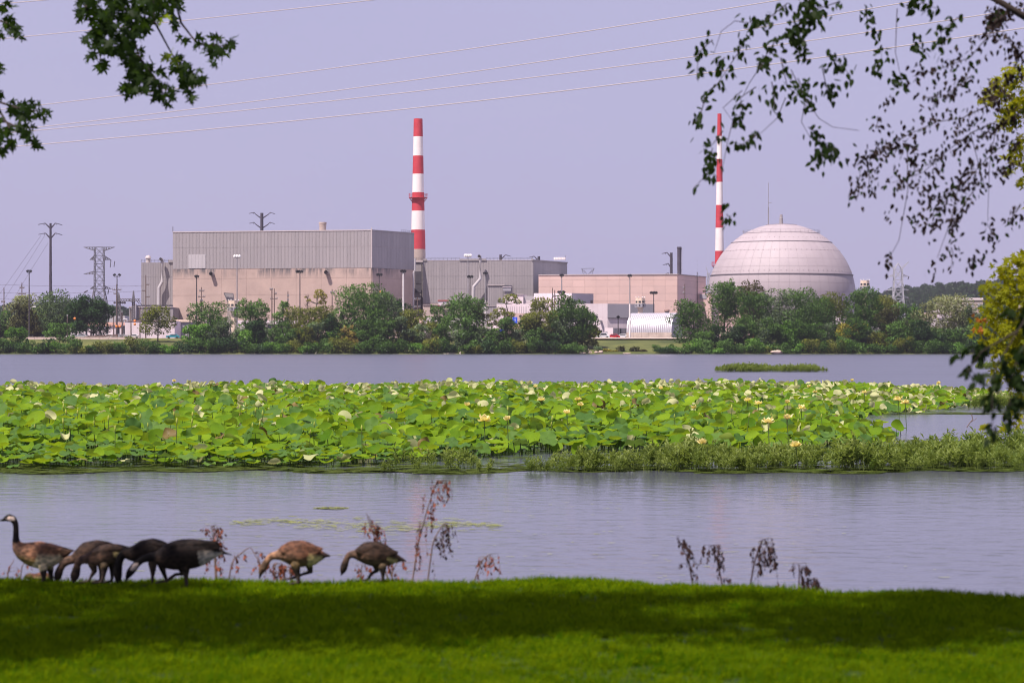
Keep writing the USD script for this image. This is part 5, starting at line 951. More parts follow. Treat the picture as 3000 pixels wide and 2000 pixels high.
instancer('/World/lotus_stalks', [(sv, sf, 'lotus_stem', None)], np.c_[keep[m, 0], keep[m, 1], np.zeros(len(m))], quat_z_tilt(rz[m], 0 * m, 0 * m), scl, np.zeros(len(m), int), label='thin stalks under the lotus leaves', cat='stalks')
# flowers, buds
def petal(rs, a, el, L, w):
    c, s = math.cos(a), math.sin(a); o = np.array([c * math.cos(el), s * math.cos(el), math.sin(el)]); side = np.array([-s, c, 0]); up = np.cross(side, o) * -1
    t = [(0, .25), (.35, .9), (.7, 1.0), (.9, .6), (1, 0)]; v = []
    for tt, ww in t: cc = o * L * tt + up * L * .22 * (tt * tt - tt); v += [cc - side * w * ww + up * -.25 * w * ww, cc, cc + side * w * ww + up * -.25 * w * ww]
    f = []
    for i in range(4):
        for j in range(2): p = i * 3 + j; f.append([p, p + 1, p + 4, p + 3])
    return v, f
def flower(label, px, py, zh, open_=.8, size=.13):
    d = (H - zh) * F / (py - YH); rs = np.random.RandomState(int(px)); th = thing('lotus_flower', label, 'lotus flower', (X(px, d), d, 0))
    obj('stalk', MB().tube([(.05, .02, -.1), (.02, 0, zh * .5), (0, 0, zh - .03)], .011, 5), 'lotus_stem', th); lean = rs.uniform(-.3, .3)
    for ring, (n, el) in enumerate(((7, 1.25 - open_ * 1.0), (6, 1.35 - open_ * .55))):
        for k in range(n):
            v, f = petal(rs, k * 2 * PI / n + ring * .4 + rs.uniform(-.2, .2), el + rs.uniform(-.2, .2), size * rs.uniform(.85, 1.1), size * .32); v = np.array(v) + np.array([0, 0, zh - .03])
            obj('petal', MB().add(v, f), 'petal', th, smooth=True)
    obj('seed_head', MB().lathe([(.005, zh - .03), (.02, zh - .02), (.035, zh + .02), (0, zh + .024)], n=10), 'bud', th)
    return th
fl = [(1112, 963, 'widest open pale yellow lotus flower, in the bed below the turbine hall', 1.0, .20), (1243, 918, 'open yellow lotus flower left of the pair in the middle of the bed', .8, .15), (1302, 947, 'cream yellow lotus flower right of the wide open one in the middle of the bed', .6, .13), (1073, 930, 'yellow lotus flower up left of the wide open one', .6, .14), (1165, 963, 'half closed golden lotus flower just right of the wide open one', .35, .13), (1327, 917, 'pale yellow lotus flower in the middle of the bed below the steel hut', .6, .14), (1333, 930, 'cream lotus flower just under another in the middle of the bed', .6, .13), (1717, 918, 'left one of two neighbouring open lotus flowers below the slender chimney', .9, .15), (1742, 925, 'right one of two neighbouring open lotus flowers below the slender chimney', .9, .15), (1594, 937, 'round closed yellow lotus flower left of the two neighbouring open ones', .25, .13), (1840, 935, 'broad open lotus flower below the dome', .9, .15), (1764, 967, 'open pale lotus flower low in the right half of the bed', 1.0, .17), (1808, 960, 'upright yellow lotus flower right of the low open one', .4, .14), (1808, 924, 'round yellow lotus flower below the dome', .3, .13), (1872, 900, 'small golden lotus flower up right in the bed', .6, .12), (1613, 1017, 'yellow lotus flower standing above the water weeds, left one', .5, .14), (1828, 1022, 'yellow lotus flower standing above the water weeds, right one', .7, .15), (2063, 916, 'left one of two big open lotus flowers at the right end of the bed', 1.0, .19), (2079, 924, 'right one of two big open lotus flowers at the right end of the bed', .9, .17), (1985, 900, 'small open lotus flower near the right end of the bed', .8, .13), (1858, 888, 'small round lotus flower at the back right of the bed', .3, .14), (1957, 874, 'small yellow lotus flower at the back edge below the dome', .5, .14), (2156, 880, 'lotus flower on a tall stalk at the back right corner of the bed', .5, .14), (1518, 892, 'lotus flower at the back of the bed below the airy tree', .5, .14), (1230, 888, 'small lotus flower at the back of the bed below the chimney', .5, .13), (400, 875, 'yellow lotus flower at the back left of the bed', .5, .14)]
for px, py, lab, op, sz in fl: flower(lab, px * S_, py * S_, .52 if py > 1000 else .85, op, sz)
bproto = None; brs2 = np.random.RandomState(77); cand = order[(keep[order, 1] < 95) & (inner[order] > .5)][:3000]
for q in brs2.choice(cand[np.abs(keep[cand, 0]) < keep[cand, 1] * .2], 64, replace=False):
    loc = (keep[q, 0] + .2, keep[q, 1], 0); lab, grp = 'small yellow green lotus bud on a thin stalk above the leaves', 'lotus buds'
    if bproto is None:
        bproto = thing('lotus_bud', lab, 'lotus bud', group=grp); obj('bud', MB().lathe([(.004, .80), (.02, .83), (.026, .87), (.016, .92), (0, .95)], n=9), 'bud', bproto, smooth=True); obj('stalk', MB().tube([(.03, 0, -.1), (.01, 0, .4), (0, 0, .81)], .009, 5), 'lotus_stem', bproto); pose(bproto, loc, 0, .95)
    else: copy(bproto, loc, brs2.uniform(0, 6), brs2.uniform(.7, 1.05), lab, 'lotus bud', grp, (brs2.uniform(0, .15), brs2.uniform(0, 6)))
# water weeds: leafy upright stems
wr = np.random.RandomState(12); WV = []
for k in range(6):
    vv, ff, n0 = [], [], 0; mb = MB()
    for s_ in range(5):
        bx, by = wr.uniform(-.14, .14, 2); hh = wr.uniform(.36, .66); lean = wr.uniform(-.12, .12, 2); mb.tube([(bx, by, -.1), (bx + lean[0] * .5, by + lean[1] * .5, hh * .5), (bx + lean[0], by + lean[1], hh)], [.006, .005, .003], 3)
        for q in range(13):
            t = wr.uniform(.3, 1.0); a = wr.uniform(0, 6.28); L = wr.uniform(.13, .24); p = np.array([bx + lean[0] * t, by + lean[1] * t, hh * t]); o = np.array([math.cos(a), math.sin(a), wr.uniform(.3, 1.7)]); o /= np.linalg.norm(o); sd = np.cross(o, [0, 0, 1]); sd /= np.linalg.norm(sd); tip = p + o * L + np.array([0, 0, -.2 * L])
            mid = p + o * L * .5 + np.array([0, 0, .04 * L]); mb.add([p, mid + sd * L * .12, tip, mid - sd * L * .12], [[0, 1, 2], [0, 2, 3]])
    WV.append((np.vstack(mb.v), np.vstack(mb.f), 'reed_leaf', None))
def weeds(name, label, polyg, dens, sc=(.8, 1.2), edge=.6):
    pg = Polygon(polyg); x0, y0, x1, y1 = pg.bounds; n = int((x1 - x0) * (y1 - y0) * dens); p = np.stack([wr.uniform(x0, x1, n), wr.uniform(y0, y1, n)], -1); ok = np.array([pg.contains(Point(*a)) for a in p]); p = p[ok]
    e = np.array([pg.exterior.distance(Point(*a)) for a in p]); fb = meshkit.fbm(np.c_[p * .55, 0 * p[:, 0]], 3); p, e, fb = [a[(fb > .36) | (e > .8)] for a in (p, e, fb)]; n = len(p); s = wr.uniform(*sc, n) * (.6 + .4 * np.clip(e / edge, 0, 1)) * (.35 + 1.3 * fb)
    instancer('/World/' + name, WV, np.c_[p, np.full(n, -.02)], quat_z_tilt(wr.uniform(0, 6.28, n), np.abs(wr.normal(0, .12, n)), wr.uniform(0, 6.28, n)), s, wr.randint(0, 6, n), label=label, cat='water weeds')
weeds('water_weeds', 'dense stand of leafy water weeds in front of the lotus bed at the right', [(-.6, 50.0), (.6, 50.0), (5, 50.2), (9, 50.6), (16, 51.5), (16, 58.5), (12, 57.5), (9.4, 56.0), (6, 54.0), (2.2, 53.0), (.2, 51.6)], 13, (.55, .85))
weeds('water_weeds_001', 'leafy water weeds beyond the open pool at the right end of the lotus bed', [(18.6, 100), (26, 99), (27, 106), (21.5, 106.5)], 9, (.7, 1.0))
weeds('water_weeds_002', 'narrow island of water weeds alone in the open river before the dome', [(20.1, 241), (31.2, 240), (31.0, 247), (24, 249), (20.3, 246)], 6, (.8, 1.15))
weeds('water_weeds_003', 'thin strip of water weeds in the open river at the right edge', [(52, 270), (60, 270), (60, 277), (52, 276)], 5, (.8, 1.1))
weeds('water_weeds_004', 'sparse tufts of water weeds along the front edge of the lotus bed', [(-3.0, 49.9), (-.6, 49.9), (-.2, 52.4), (-3.0, 52.2)], 4.5, (.45, .85)); weeds('water_weeds_005', 'few weed tufts in the pool right of the lotus bed', [(9.5, 58.6), (14, 60), (14, 63), (10.4, 62)], 2.0, (.4, .6))
# floating mat of dead leaves and stems at the front edge, duckweed
def floating(name, label, gen, n, mat, seed, asp=(1, 2.4)):
    rs = np.random.RandomState(seed); mb = MB()
    for k in range(n):
        x, y, r = gen(rs); m = 7; a0 = rs.uniform(0, 6); s = rs.uniform(*asp); g = np.arange(m) * 2 * PI / m + a0; rr = r * rs.uniform(.6, 1.2, m); z = .004 + .0025 * (k % 5)
        mb.add(np.c_[x + rr * np.cos(g) * s, y + rr * np.sin(g), np.full(m, z)], [[0, i, i + 1] for i in range(1, m - 1)])
    tag(obj(name, mb, mat), label, 'floating plants', kind='stuff')
floating('floating_pads', 'flat floating pads and dead leaves at the front edge of the lotus bed', lambda r: (lambda x: (x, 50.1 + r.exponential(1.1) + .5 * math.sin(x * .8) + .45 * math.sin(x * 2.3 + 1), r.uniform(.04, .2)))(r.uniform(-13, 11)), 2600, 'pad_floating', 3)
floating('floating_pads_001', 'flat floating pads in the open pool at the right', lambda r: (r.uniform(4, 15), r.uniform(58, 68), r.uniform(.04, .16)), 420, 'pad_floating', 4, (1.5, 4)); floating('floating_pads_002', 'flat floating pads fringing the far weeds at the right', lambda r: (r.uniform(12, 25), 92 + r.exponential(1.8), r.uniform(.05, .2)), 300, 'pad_floating', 5, (1.5, 4))
def dw(r):
    t = r.rand(); x = -4.1 + 3.9 * t; yc = 35.8 - .9 * t + .35 * math.sin(t * 9); return x, yc + r.normal() * (.3 + .7 * (1 - abs(2 * t - 1))) * .8, r.uniform(.01, .04)
floating('duckweed', 'long yellow green streak of duckweed on the near water', dw, 520, 'duckweed', 6, (1, 3.5)); floating('duckweed_001', 'small separate streak of duckweed on the near water', lambda r: (-2.9 + r.uniform(-.25, .25), 39.0 + r.normal() * .12, r.uniform(.01, .05)), 90, 'duckweed', 7, (1, 3)); floating('duckweed_002', 'scattered faint flecks of duckweed on the near water', lambda r: (r.uniform(-5, 5), r.uniform(26, 46), r.uniform(.006, .025)), 260, 'duckweed', 8, (1, 4))
drift = np.random.RandomState(4)
th = thing('dead_stick', 'dark forked stick standing in the open pool at the right', 'stick'); obj('stick', MB().tube([W(2832, 1252, 72), W(2840, 1240, 72), W(2850, 1228, 72), W(2846, 1213, 72)], .014, 5), 'dry_stem', th); obj('twig', MB().tube([W(2842, 1238, 72), W(2862, 1224, 72)], .009, 4), 'dry_stem', th)

# ---------------------------------------------------------------- grass of the near lawn
gr = np.random.RandomState(9); GV = []
for k in range(8):
    mb = MB()
    for q in range(34):
        r = .06 * math.sqrt(gr.rand()); a = gr.uniform(0, 6.28); p = np.array([r * math.cos(a), r * math.sin(a), -.01]); hgt = gr.uniform(.03, .075); b = gr.uniform(0, 6.28); l = np.array([math.cos(b), math.sin(b), 0]) * hgt * gr.uniform(.15, .9); sd = np.array([-math.sin(b), math.cos(b), 0]) * gr.uniform(.0022, .004)
        m_ = p + l * .35 + np.array([0, 0, hgt * .62]); t_ = p + l + np.array([0, 0, hgt]); mb.add([p - sd, p + sd, m_ + sd * .8, m_ - sd * .8, t_], [[0, 1, 2], [0, 2, 3], [3, 2, 4]])
    GV.append((np.vstack(mb.v), np.vstack(mb.f), 'grass_blade', None))
n = 26000; gx = gr.uniform(-6.2, 6.0, n); gy = 12.0 + gr.rand(n) * 10.2; ok = (np.abs(gx) < gy * .235 + .4) & (gy < crest(gx) + .45); gx, gy = gx[ok], gy[ok]; n = len(gx)
gs = gr.uniform(.75, 1.2, n) * (.75 + .5 * meshkit.fbm(np.c_[gx * 1.5, gy * 1.5, 0 * gx], 3))
gs *= 1 + np.where(gy > crest(gx) - .8, .45, .3) * gr.rand(n) ** 6
instancer('/World/grass', GV, np.c_[gx, gy, lawn_z(gx, gy) - .012], quat_z_tilt(gr.uniform(0, 6.28, n), np.abs(gr.normal(0, .1, n)), gr.uniform(0, 6.28, n)), gs, gr.randint(0, 8, n), label='short green lawn grass in the foreground', cat='grass')

# ---------------------------------------------------------------- dry weeds on the bank
def dry_weed(label, stems, mat, seed, strands=14, stemmat='dry_stem', d=21.75, drop=(.06, .22), dense=1.0):
    rs = np.random.RandomState(seed); base = W(*stems[0][0], d); th = thing('dry_weed', label, 'weed')
    for stem in stems:
        P = [W(a, b, d + rs.uniform(-.03, .03)) for a, b in stem]; P[0][2] -= .25; t = np.linspace(0, len(P) - 1, 14); P = np.array([[np.interp(q, range(len(P)), [p[i] for p in P]) for i in range(3)] for q in t]); obj('stem', MB().tube(P, np.linspace(.008, .003, 14), 5), stemmat, th)
        mb, ml = MB(), MB(); ns = int(strands * .92)
        for k in range(ns):
            i = int(rs.uniform(3, 13.9)); p0 = P[i]; sd = rs.choice([-1, 1], p=[.3, .7]) * rs.uniform(.01, .07); L = rs.uniform(*drop); p1 = p0 + np.array([sd, rs.uniform(-.03, .03), .01]); p2 = p1 + np.array([sd * .5, 0, -L]); mb.tube([p0, p1, p2], [.002, .0016, .001], 3)
            for q in range(int(rs.uniform(4, 13) * dense)):
                c = p1 + (p2 - p1) * rs.rand() + rs.normal(size=3) * .006; l = rs.uniform(.018, .046); o = np.array([rs.normal() * .4, rs.normal() * .4, -1]); o /= np.linalg.norm(o); s2 = np.cross(o, rs.normal(size=3)); s2 /= np.linalg.norm(s2); ml.add([c, c + o * l * .5 + s2 * l * .28, c + o * l, c + o * l * .45 - s2 * l * .24 + rs.normal(size=3) * .003], [[0, 1, 2], [0, 2, 3]])
        obj('side_twigs', mb, stemmat, th); obj('dry_leaves', ml, mat, th)
dry_weed('tallest dry weed with hanging rust red leaves, right of the last goose', [[(1196, 1700), (1225, 1590), (1255, 1480), (1280, 1405), (1299, 1412)]], 'dry_red', 1, 34, drop=(.08, .3)); dry_weed('dark dry weed leaning right beside the tallest one', [[(1242, 1700), (1269, 1582), (1301, 1530), (1311, 1553)]], 'dry_dark', 2, 18, drop=(.08, .28)); dry_weed('dry weed leaning left behind the last goose', [[(1178, 1700), (1108, 1564), (1073, 1503)], [(1165, 1700), (1100, 1580), (1076, 1515)]], 'dry_red', 3, 14); dry_weed('short pale dry weed right of the tallest one', [[(1358, 1704), (1412, 1640), (1436, 1621), (1431, 1655)]], 'dry_red', 4, 12)
dry_weed('orange red weed rising behind the tail of the dark goose', [[(640, 1705), (632, 1625), (619, 1540)], [(636, 1700), (628, 1620), (626, 1548)]], 'dry_red', 5, 18, drop=(.03, .1)); dry_weed('arching red weed between the dark goose and the next goose', [[(655, 1705), (680, 1641), (733, 1599), (768, 1660)]], 'dry_red', 6, 16, drop=(.03, .14)); dry_weed('tangled red weed under the neck of the grazing brown goose', [[(800, 1705), (815, 1680), (850, 1652)], [(835, 1705), (800, 1665), (812, 1645)], [(860, 1705), (850, 1670), (820, 1660)]], 'dry_red', 7, 10, drop=(.02, .07)); dry_weed('small dry weed at the left edge under the standing goose', [[(8, 1705), (26, 1665), (42, 1638)], [(50, 1702), (64, 1660), (70, 1648)]], 'dry_red', 8, 6, drop=(.02, .07)); dry_weed('low red weed under the tail of the last goose', [[(1140, 1703), (1150, 1670), (1168, 1640)], [(1062, 1703), (1058, 1670), (1062, 1650)]], 'dry_red', 9, 8, drop=(.03, .09))
dry_weed('dark weed leaning left, first of the four at the right', [[(2045, 1722), (2017, 1640), (1983, 1572)]], 'dry_dark', 11, 22, 'dry_dark', 21.0, (.03, .12), 1.4); dry_weed('dark weed with a bent tip, second of the four at the right', [[(2134, 1724), (2103, 1645), (2082, 1598), (2096, 1596)]], 'dry_dark', 12, 20, 'dry_dark', 20.9, (.06, .25), 1.2); dry_weed('dark weed arching right, third and tallest of the four at the right', [[(2180, 1726), (2211, 1640), (2237, 1572), (2251, 1612), (2255, 1650)]], 'dry_dark', 13, 30, 'dry_dark', 20.8, (.06, .26), 1.4); dry_weed('short dark bushy weed, last of the four at the right', [[(2335, 1732), (2342, 1675), (2340, 1650)], [(2345, 1732), (2370, 1700), (2382, 1694)]], 'dry_dark', 14, 18, 'dry_dark', 20.7, (.03, .12), 1.4)

# ---------------------------------------------------------------- geese
usdkit.material(stage, '/World/Looks/plumage', {'a': ('attribute', {'attribute': 'tint'}), 'g': ('geometry', {}), 'm': ('mapping', {'scale': (1, 1, 1.6), 'rotation': (0, .35, 0)}), 'v': ('voronoi_texture', {'scale': 24.0, 'randomness': .9}), 'r': ('rgb_ramp', {'ramp': [(.0, (.45, .45, .45)), (.42, (1, 1, 1)), (.7, (1.9, 1.75, 1.6))]}),
    'x': ('mix', {'mix_type': 'multiply', 'fac': .85}), 'n': ('noise_texture', {'scale': 60.0, 'detail': 3.0}), 'b': ('bump', {'strength': .5, 'distance': .006}), 'p': ('principled_bsdf', {'roughness': .75, 'specular_ior_level': .15})},
    [('g.position', 'm.vector'), ('m.vector', 'v.vector'), ('v.distance', 'r.fac'), ('a.color', 'x.color1'), ('r.color', 'x.color2'), ('x.color', 'p.base_color'), ('g.position', 'n.vector'), ('n.fac', 'b.height'), ('b.normal', 'p.normal')], surface='p.BSDF')
M('bill', (.015, .014, .014), .35, .1); M('eye', (.005, .005, .005), .1, .02)
def sph(c, r, n=14): return manifold3d.Manifold.sphere(float(r), n).translate([float(q) for q in c])
def hull_chain(nodes): 
    ms = [sph(c, r) for c, r in nodes]; return manifold3d.Manifold.batch_boolean([manifold3d.Manifold.batch_hull([a, b]) for a, b in zip(ms, ms[1:])], manifold3d.OpType.Add)
def goose(label, crop, chain, legs, d, neck_at, adult=True, bill=None, wing=None, lat=.80, cols=None, eye=None, cheek=True, rump_to=4.2):
    """chain, legs, wing: (x, y, radius) in a crop of the photo (x0, y0, scale); the bird is built in its own upright plane at depth d."""
    x0, y0, sc = crop; s = d / F; cv = lambda p: (np.array([(x0 + p[0] / sc - 1500) * s, 0, H - (y0 + p[1] / sc - YH) * s]), p[2] / sc * s)
    ch = [cv(p) for p in chain]; org = np.array([ch[len(ch) // 2][0][0], 0, float(lawn_z(ch[len(ch) // 2][0][0], d))]); ch = [(c - org, r) for c, r in ch]
    body = hull_chain(ch)
    if wing:
        wg = [cv(p) for p in wing]
        for sd in (-1, 1):
            q = [sph((c - org) + np.array([0, sd * ch[4][1] * .55, 0]), r * .7) for c, r in wg]; body = body + manifold3d.Manifold.batch_hull(q)
    body = body.scale([1, lat, 1])
    for k, lg in enumerate(legs):
        q = [cv(p) for p in lg]; yy = (-1 if k % 2 == 0 else 1) * ch[4][1] * .38; nd = [(c - org + np.array([0, yy, 0]), r) for c, r in q]; body = body + hull_chain(nd)
        e, r = nd[-1]; toe = [sph(e, .010), sph(e + np.array([-.075, -.03, -.012]), .006), sph(e + np.array([-.085, 0, -.012]), .006), sph(e + np.array([-.075, .03, -.012]), .006)]; body = body + manifold3d.Manifold.batch_hull(toe)
    body = body.refine_to_length(.016); me = body.to_mesh(); tm = trimesh.Trimesh(me.vert_properties[:, :3], me.tri_verts, process=True); trimesh.smoothing.filter_taubin(tm, .5, .53, 14)
    v = np.array(tm.vertices); f = np.array(tm.faces)
    A = np.array([c for c, _ in ch]); t = np.zeros(len(v)); best = np.full(len(v), 1e9)
    for k in range(len(A) - 1):
        ab = A[k + 1] - A[k]; u = np.clip(((v - A[k]) * [1, 0, 1]) @ ab / (ab @ ab), 0, 1); rr = np.interp(u, [0, 1], [ch[k][1], ch[k + 1][1]]); dd_ = np.linalg.norm((v - A[k] - u[:, None] * ab) * [1, 0, 1], axis=1) - rr; m = dd_ < best; best[m] = dd_[m]; t[m] = k + u[m]
    back, chest, belly, neck, head, tail, rump = cols; col = np.tile(np.array(back, float), (len(v), 1)); zc = np.array([np.interp(t, range(len(A)), A[:, 2])]).T[:, 0]; rc = np.interp(t, range(len(A)), [r for _, r in ch]); rel = (v[:, 2] - zc) / np.maximum(rc, .01)
    def blend(w, c): col[:] = col * (1 - w[:, None]) + np.array(c) * w[:, None]
    sm = lambda x, a, b: np.clip((x - a) / (b - a), 0, 1)
    fr = t / (len(A) - 1); na = neck_at
    blend(sm(t, na - 3.5, na - 1.2) * sm(-rel, -.5, .3), chest); blend(sm(-rel, .15, .6) * sm(na - t, .8, 2.2), belly); blend((t < rump_to) * (t > .6) * sm(-rel, -.25, .25) * (best < .012), rump); blend(sm(1.5 - t, 0, .3), tail)
    blend(sm(t, na - .12 if adult else na - 1, na + .12 if adult else na + .3), neck); blend(sm(t, len(A) - 4.2, len(A) - 3.2), head)
    if adult and cheek:
        hc = A[-3] * .55 + A[-4] * .45; hr = ch[-3][1]; q = (v - hc) * [1, 0, 1]; dirn = np.array([A[-4][0] - A[-2][0], 0, A[-4][2] - A[-2][2]]); dirn /= np.linalg.norm(dirn) + 1e-9; al = q @ dirn; pe = np.linalg.norm(q - al[:, None] * dirn, axis=1); blend(((al / (hr * 1.15)) ** 2 + (pe / (hr * .62)) ** 2 < 1).astype(float) * (np.abs(v[:, 1]) > hr * .3), (.62, .52, .45))
    leg = (best > .012) & (v[:, 2] < A[3][2]) & (t > 1) & (t < na - .5); blend(leg.astype(float), (.035, .028, .024))
    th = thing('goose', label, 'goose', (org[0], d, org[2])); nn = meshkit.arrays((v, f), True)[2]; put(th + '/body', v, f, 'plumage', nn, cols=col)
    if bill:
        q = [cv(p) for p in bill]; b = manifold3d.Manifold.batch_hull([sph(c - org, r, 10) for c, r in q]).scale([1, .75, 1]); obj('bill', (b.to_mesh().vert_properties[:, :3], b.to_mesh().tri_verts), 'bill', th, smooth=True)
    if eye:
        e, r = cv(eye)
        for sd in (-1, 1): obj('eye', (lambda m: (m.to_mesh().vert_properties[:, :3], m.to_mesh().tri_verts))(sph(e - org + np.array([0, sd * ch[-3][1] * lat * .86, 0]), .007, 8)), 'eye', th, smooth=True)
C5, C6, C7 = (0, 1490, 5.6), (380, 1540, 6.918), (740, 1540, 5.113)
AD = [(.17, .09, .055), (.30, .185, .12), (.17, .14, .05), (.012, .010, .010), (.010, .009, .009), (.05, .03, .02), (.45, .40, .26)]; DK = [(.012, .009, .008), (.026, .018, .014), (.016, .012, .009), (.008, .007, .007), (.007, .006, .006), (.008, .007, .007), (.30, .29, .26)]
JV = [(.026, .017, .013), (.105, .066, .047), (.055, .042, .026), (.075, .05, .037), (.022, .016, .013), (.018, .014, .012), (.25, .22, .10)]; JB = [(.085, .042, .026), (.19, .115, .078), (.085, .062, .03), (.20, .12, .075), (.09, .06, .04), (.025, .018, .016), (.34, .31, .14)]
goose('standing goose with a tall black neck and white cheek at the left edge', C5, [(1170, 690, 18), (1050, 730, 75), (930, 755, 140), (800, 760, 200), (660, 755, 228), (520, 740, 198), (400, 705, 152), (320, 650, 112), (268, 560, 66), (262, 440, 50), (265, 330, 46), (255, 235, 47), (215, 170, 58), (160, 145, 60), (110, 155, 48), (80, 168, 30)], [[(720, 940, 75), (735, 1060, 48), (740, 1175, 26)], [(800, 940, 70), (820, 1060, 40), (830, 1175, 24)]], 21.0, 8.0, True, [(85, 168, 26), (50, 180, 18), (0, 186, 8), (60, 192, 14)], [(430, 690, 90), (800, 640, 110), (1190, 690, 14), (900, 800, 70)], cols=AD, eye=(118, 135, 10))
goose('grazing dark young goose behind another, second from the left', C5, [(1960, 640, 25), (1850, 660, 90), (1750, 680, 150), (1600, 700, 195), (1450, 715, 185), (1330, 760, 130), (1230, 815, 82), (1120, 845, 72), (1040, 900, 62), (990, 980, 60), (960, 1060, 70), (945, 1120, 58), (935, 1165, 36)], [[(1530, 890, 75), (1565, 1010, 42), (1500, 1110, 22), (1470, 1175, 20)], [(1640, 890, 60), (1650, 1030, 36), (1640, 1175, 22)]], 20.95, 6.5, False, [(940, 1150, 30), (915, 1190, 14), (925, 1210, 8)], [(1380, 680, 80), (1650, 620, 110), (1930, 620, 14)], cols=JV, rump_to=2.6)
goose('grazing dark young goose in front, third from the left', C5, [(2170, 655, 18), (2060, 675, 70), (1950, 700, 125), (1830, 735, 170), (1700, 765, 180), (1590, 790, 145), (1470, 815, 92), (1370, 825, 74), (1295, 860, 64), (1265, 940, 58), (1250, 1020, 72), (1230, 1090, 78), (1210, 1155, 44)], [[(1725, 920, 75), (1715, 1040, 42), (1690, 1185, 24)], [(1820, 900, 60), (1830, 1040, 36), (1825, 1185, 22)]], 20.75, 6.5, False, [(1212, 1160, 30), (1195, 1205, 14), (1205, 1215, 8)], [(1560, 720, 70), (1800, 660, 110), (2130, 640, 14)], cols=JV, rump_to=2.6)
goose('grazing black necked goose partly hidden behind the dark one', (0, 0, 1.0), [(512, 1606, 4), (492, 1606, 13), (470, 1606, 25), (448, 1608, 33), (425, 1613, 34), (404, 1620, 28), (384, 1621, 20), (367, 1619, 14), (354, 1630, 12), (347, 1652, 12), (345, 1675, 13.5), (346, 1692, 11), (348, 1703, 7)], [[(449, 1645, 14), (450, 1672, 8), (449, 1686, 5), (447, 1710, 4)], [(470, 1648, 13), (478, 1677, 7), (485, 1696, 5), (491, 1714, 4)]], 20.65, 7.2, True, [(348, 1700, 6), (349, 1712, 3)], [(400, 1605, 14), (450, 1592, 16), (505, 1603, 3)], cols=DK, cheek=False, rump_to=0)
goose('large dark goose with a white rump and drooping tail, one foot raised', C6, [(2070, 585, 8), (1930, 545, 26), (1800, 520, 80), (1640, 505, 170), (1450, 530, 260), (1250, 562, 308), (1050, 580, 318), (860, 605, 280), (700, 650, 205), (560, 635, 120), (420, 625, 82), (270, 670, 72), (150, 760, 70), (60, 870, 86), (0, 950, 76), (-45, 1030, 44)], [[(1140, 860, 95), (1155, 1000, 50), (1165, 1215, 30)], [(1020, 860, 70), (1090, 980, 34), (920, 985, 30), (800, 1075, 38), (720, 1120, 22)]], 20.35, 9.3, True, [(-45, 1030, 36), (-80, 1100, 18), (-75, 1130, 8)], [(900, 430, 150), (1300, 380, 140), (1740, 330, 24), (1830, 430, 8), (1500, 480, 100)], cols=DK, cheek=True, eye=(30, 900, 10))
goose('reddish brown young goose grazing with one foot lifted, right of the dark one', C7, [(1155, 448, 12), (1080, 435, 38), (980, 440, 95), (870, 432, 165), (740, 415, 202), (610, 402, 185), (510, 405, 135), (420, 430, 82), (345, 440, 62), (275, 455, 52), (225, 510, 48), (185, 575, 54), (152, 635, 60), (128, 695, 36)], [[(650, 580, 75), (678, 710, 40), (702, 835, 22)], [(840, 590, 60), (868, 690, 28), (740, 728, 22), (645, 768, 26), (590, 785, 18)]], 20.8, 7.0, False, [(126, 695, 30), (108, 760, 14), (106, 785, 7)], [(480, 370, 80), (760, 300, 90), (1040, 345, 14), (880, 430, 70)], cols=JB, rump_to=3.2, eye=(140, 640, 8))
goose('brown young goose grazing at the right end of the flock', C7, [(2295, 522, 10), (2210, 495, 38), (2100, 475, 90), (1980, 448, 158), (1850, 420, 195), (1730, 405, 172), (1640, 415, 120), (1560, 425, 74), (1495, 420, 54), (1440, 440, 47), (1405, 505, 45), (1382, 575, 55), (1362, 640, 54), (1346, 690, 30)], [[(1950, 600, 65), (1958, 715, 30), (1950, 812, 20)], [(1840, 580, 60), (1862, 672, 28), (1775, 718, 24), (1738, 780, 22), (1720, 805, 18)]], 21.0, 7.0, False, [(1346, 688, 26), (1330, 728, 10), (1326, 738, 6)], [(1600, 370, 80), (1850, 300, 90), (2170, 400, 14), (1980, 430, 80)], cols=JV, rump_to=2.6, eye=(1375, 620, 8))
goose('young goose lying low in the grass behind the standing one', C5, [(880, 1120, 14), (820, 1110, 50), (740, 1105, 68), (660, 1110, 72), (590, 1115, 62), (540, 1112, 54), (500, 1098, 52), (470, 1100, 50), (440, 1110, 40), (420, 1125, 22)], [[(700, 1160, 20), (690, 1200, 16)], [(720, 1160, 20), (715, 1200, 16)]], 21.35, 6.5, False, [(425, 1122, 18), (395, 1135, 8)], None, cols=JB)
# ---------------------------------------------------------------- near trees: branches hanging into the picture, crowns shading the lawn
half = [(0, 0), (.08, .03), (.40, -.04), (.28, .12), (.17, .22), (.40, .30), (.54, .44), (.36, .45), (.15, .40), (.13, .52), (.22, .70), (.09, .70), (0, 1.0)]
MAPLE = np.array(half + [(-a, b) for a, b in half[-2:0:-1]])
BIRCH = np.array([(0, 0), (.16, .10), (.27, .32), (.22, .60), (.10, .84), (0, 1.0), (-.10, .84), (-.22, .60), (-.27, .32), (-.16, .10)])
def leaf_tris(shape, c, o, nrm, L, curl=.12):
    o = o / np.linalg.norm(o); sd = np.cross(o, nrm); sd /= np.linalg.norm(sd) + 1e-9; nn = np.cross(sd, o)
    p = c + L * (shape[:, :1] * sd + shape[:, 1:] * o) + nn * (-curl * L * (shape[:, :1] ** 2 * 2 + (shape[:, 1:] - .3) ** 2)); ctr = c + o * L * .3
    n = len(p); return np.vstack([p, ctr]), [[n, i, (i + 1) % n] for i in range(n)]
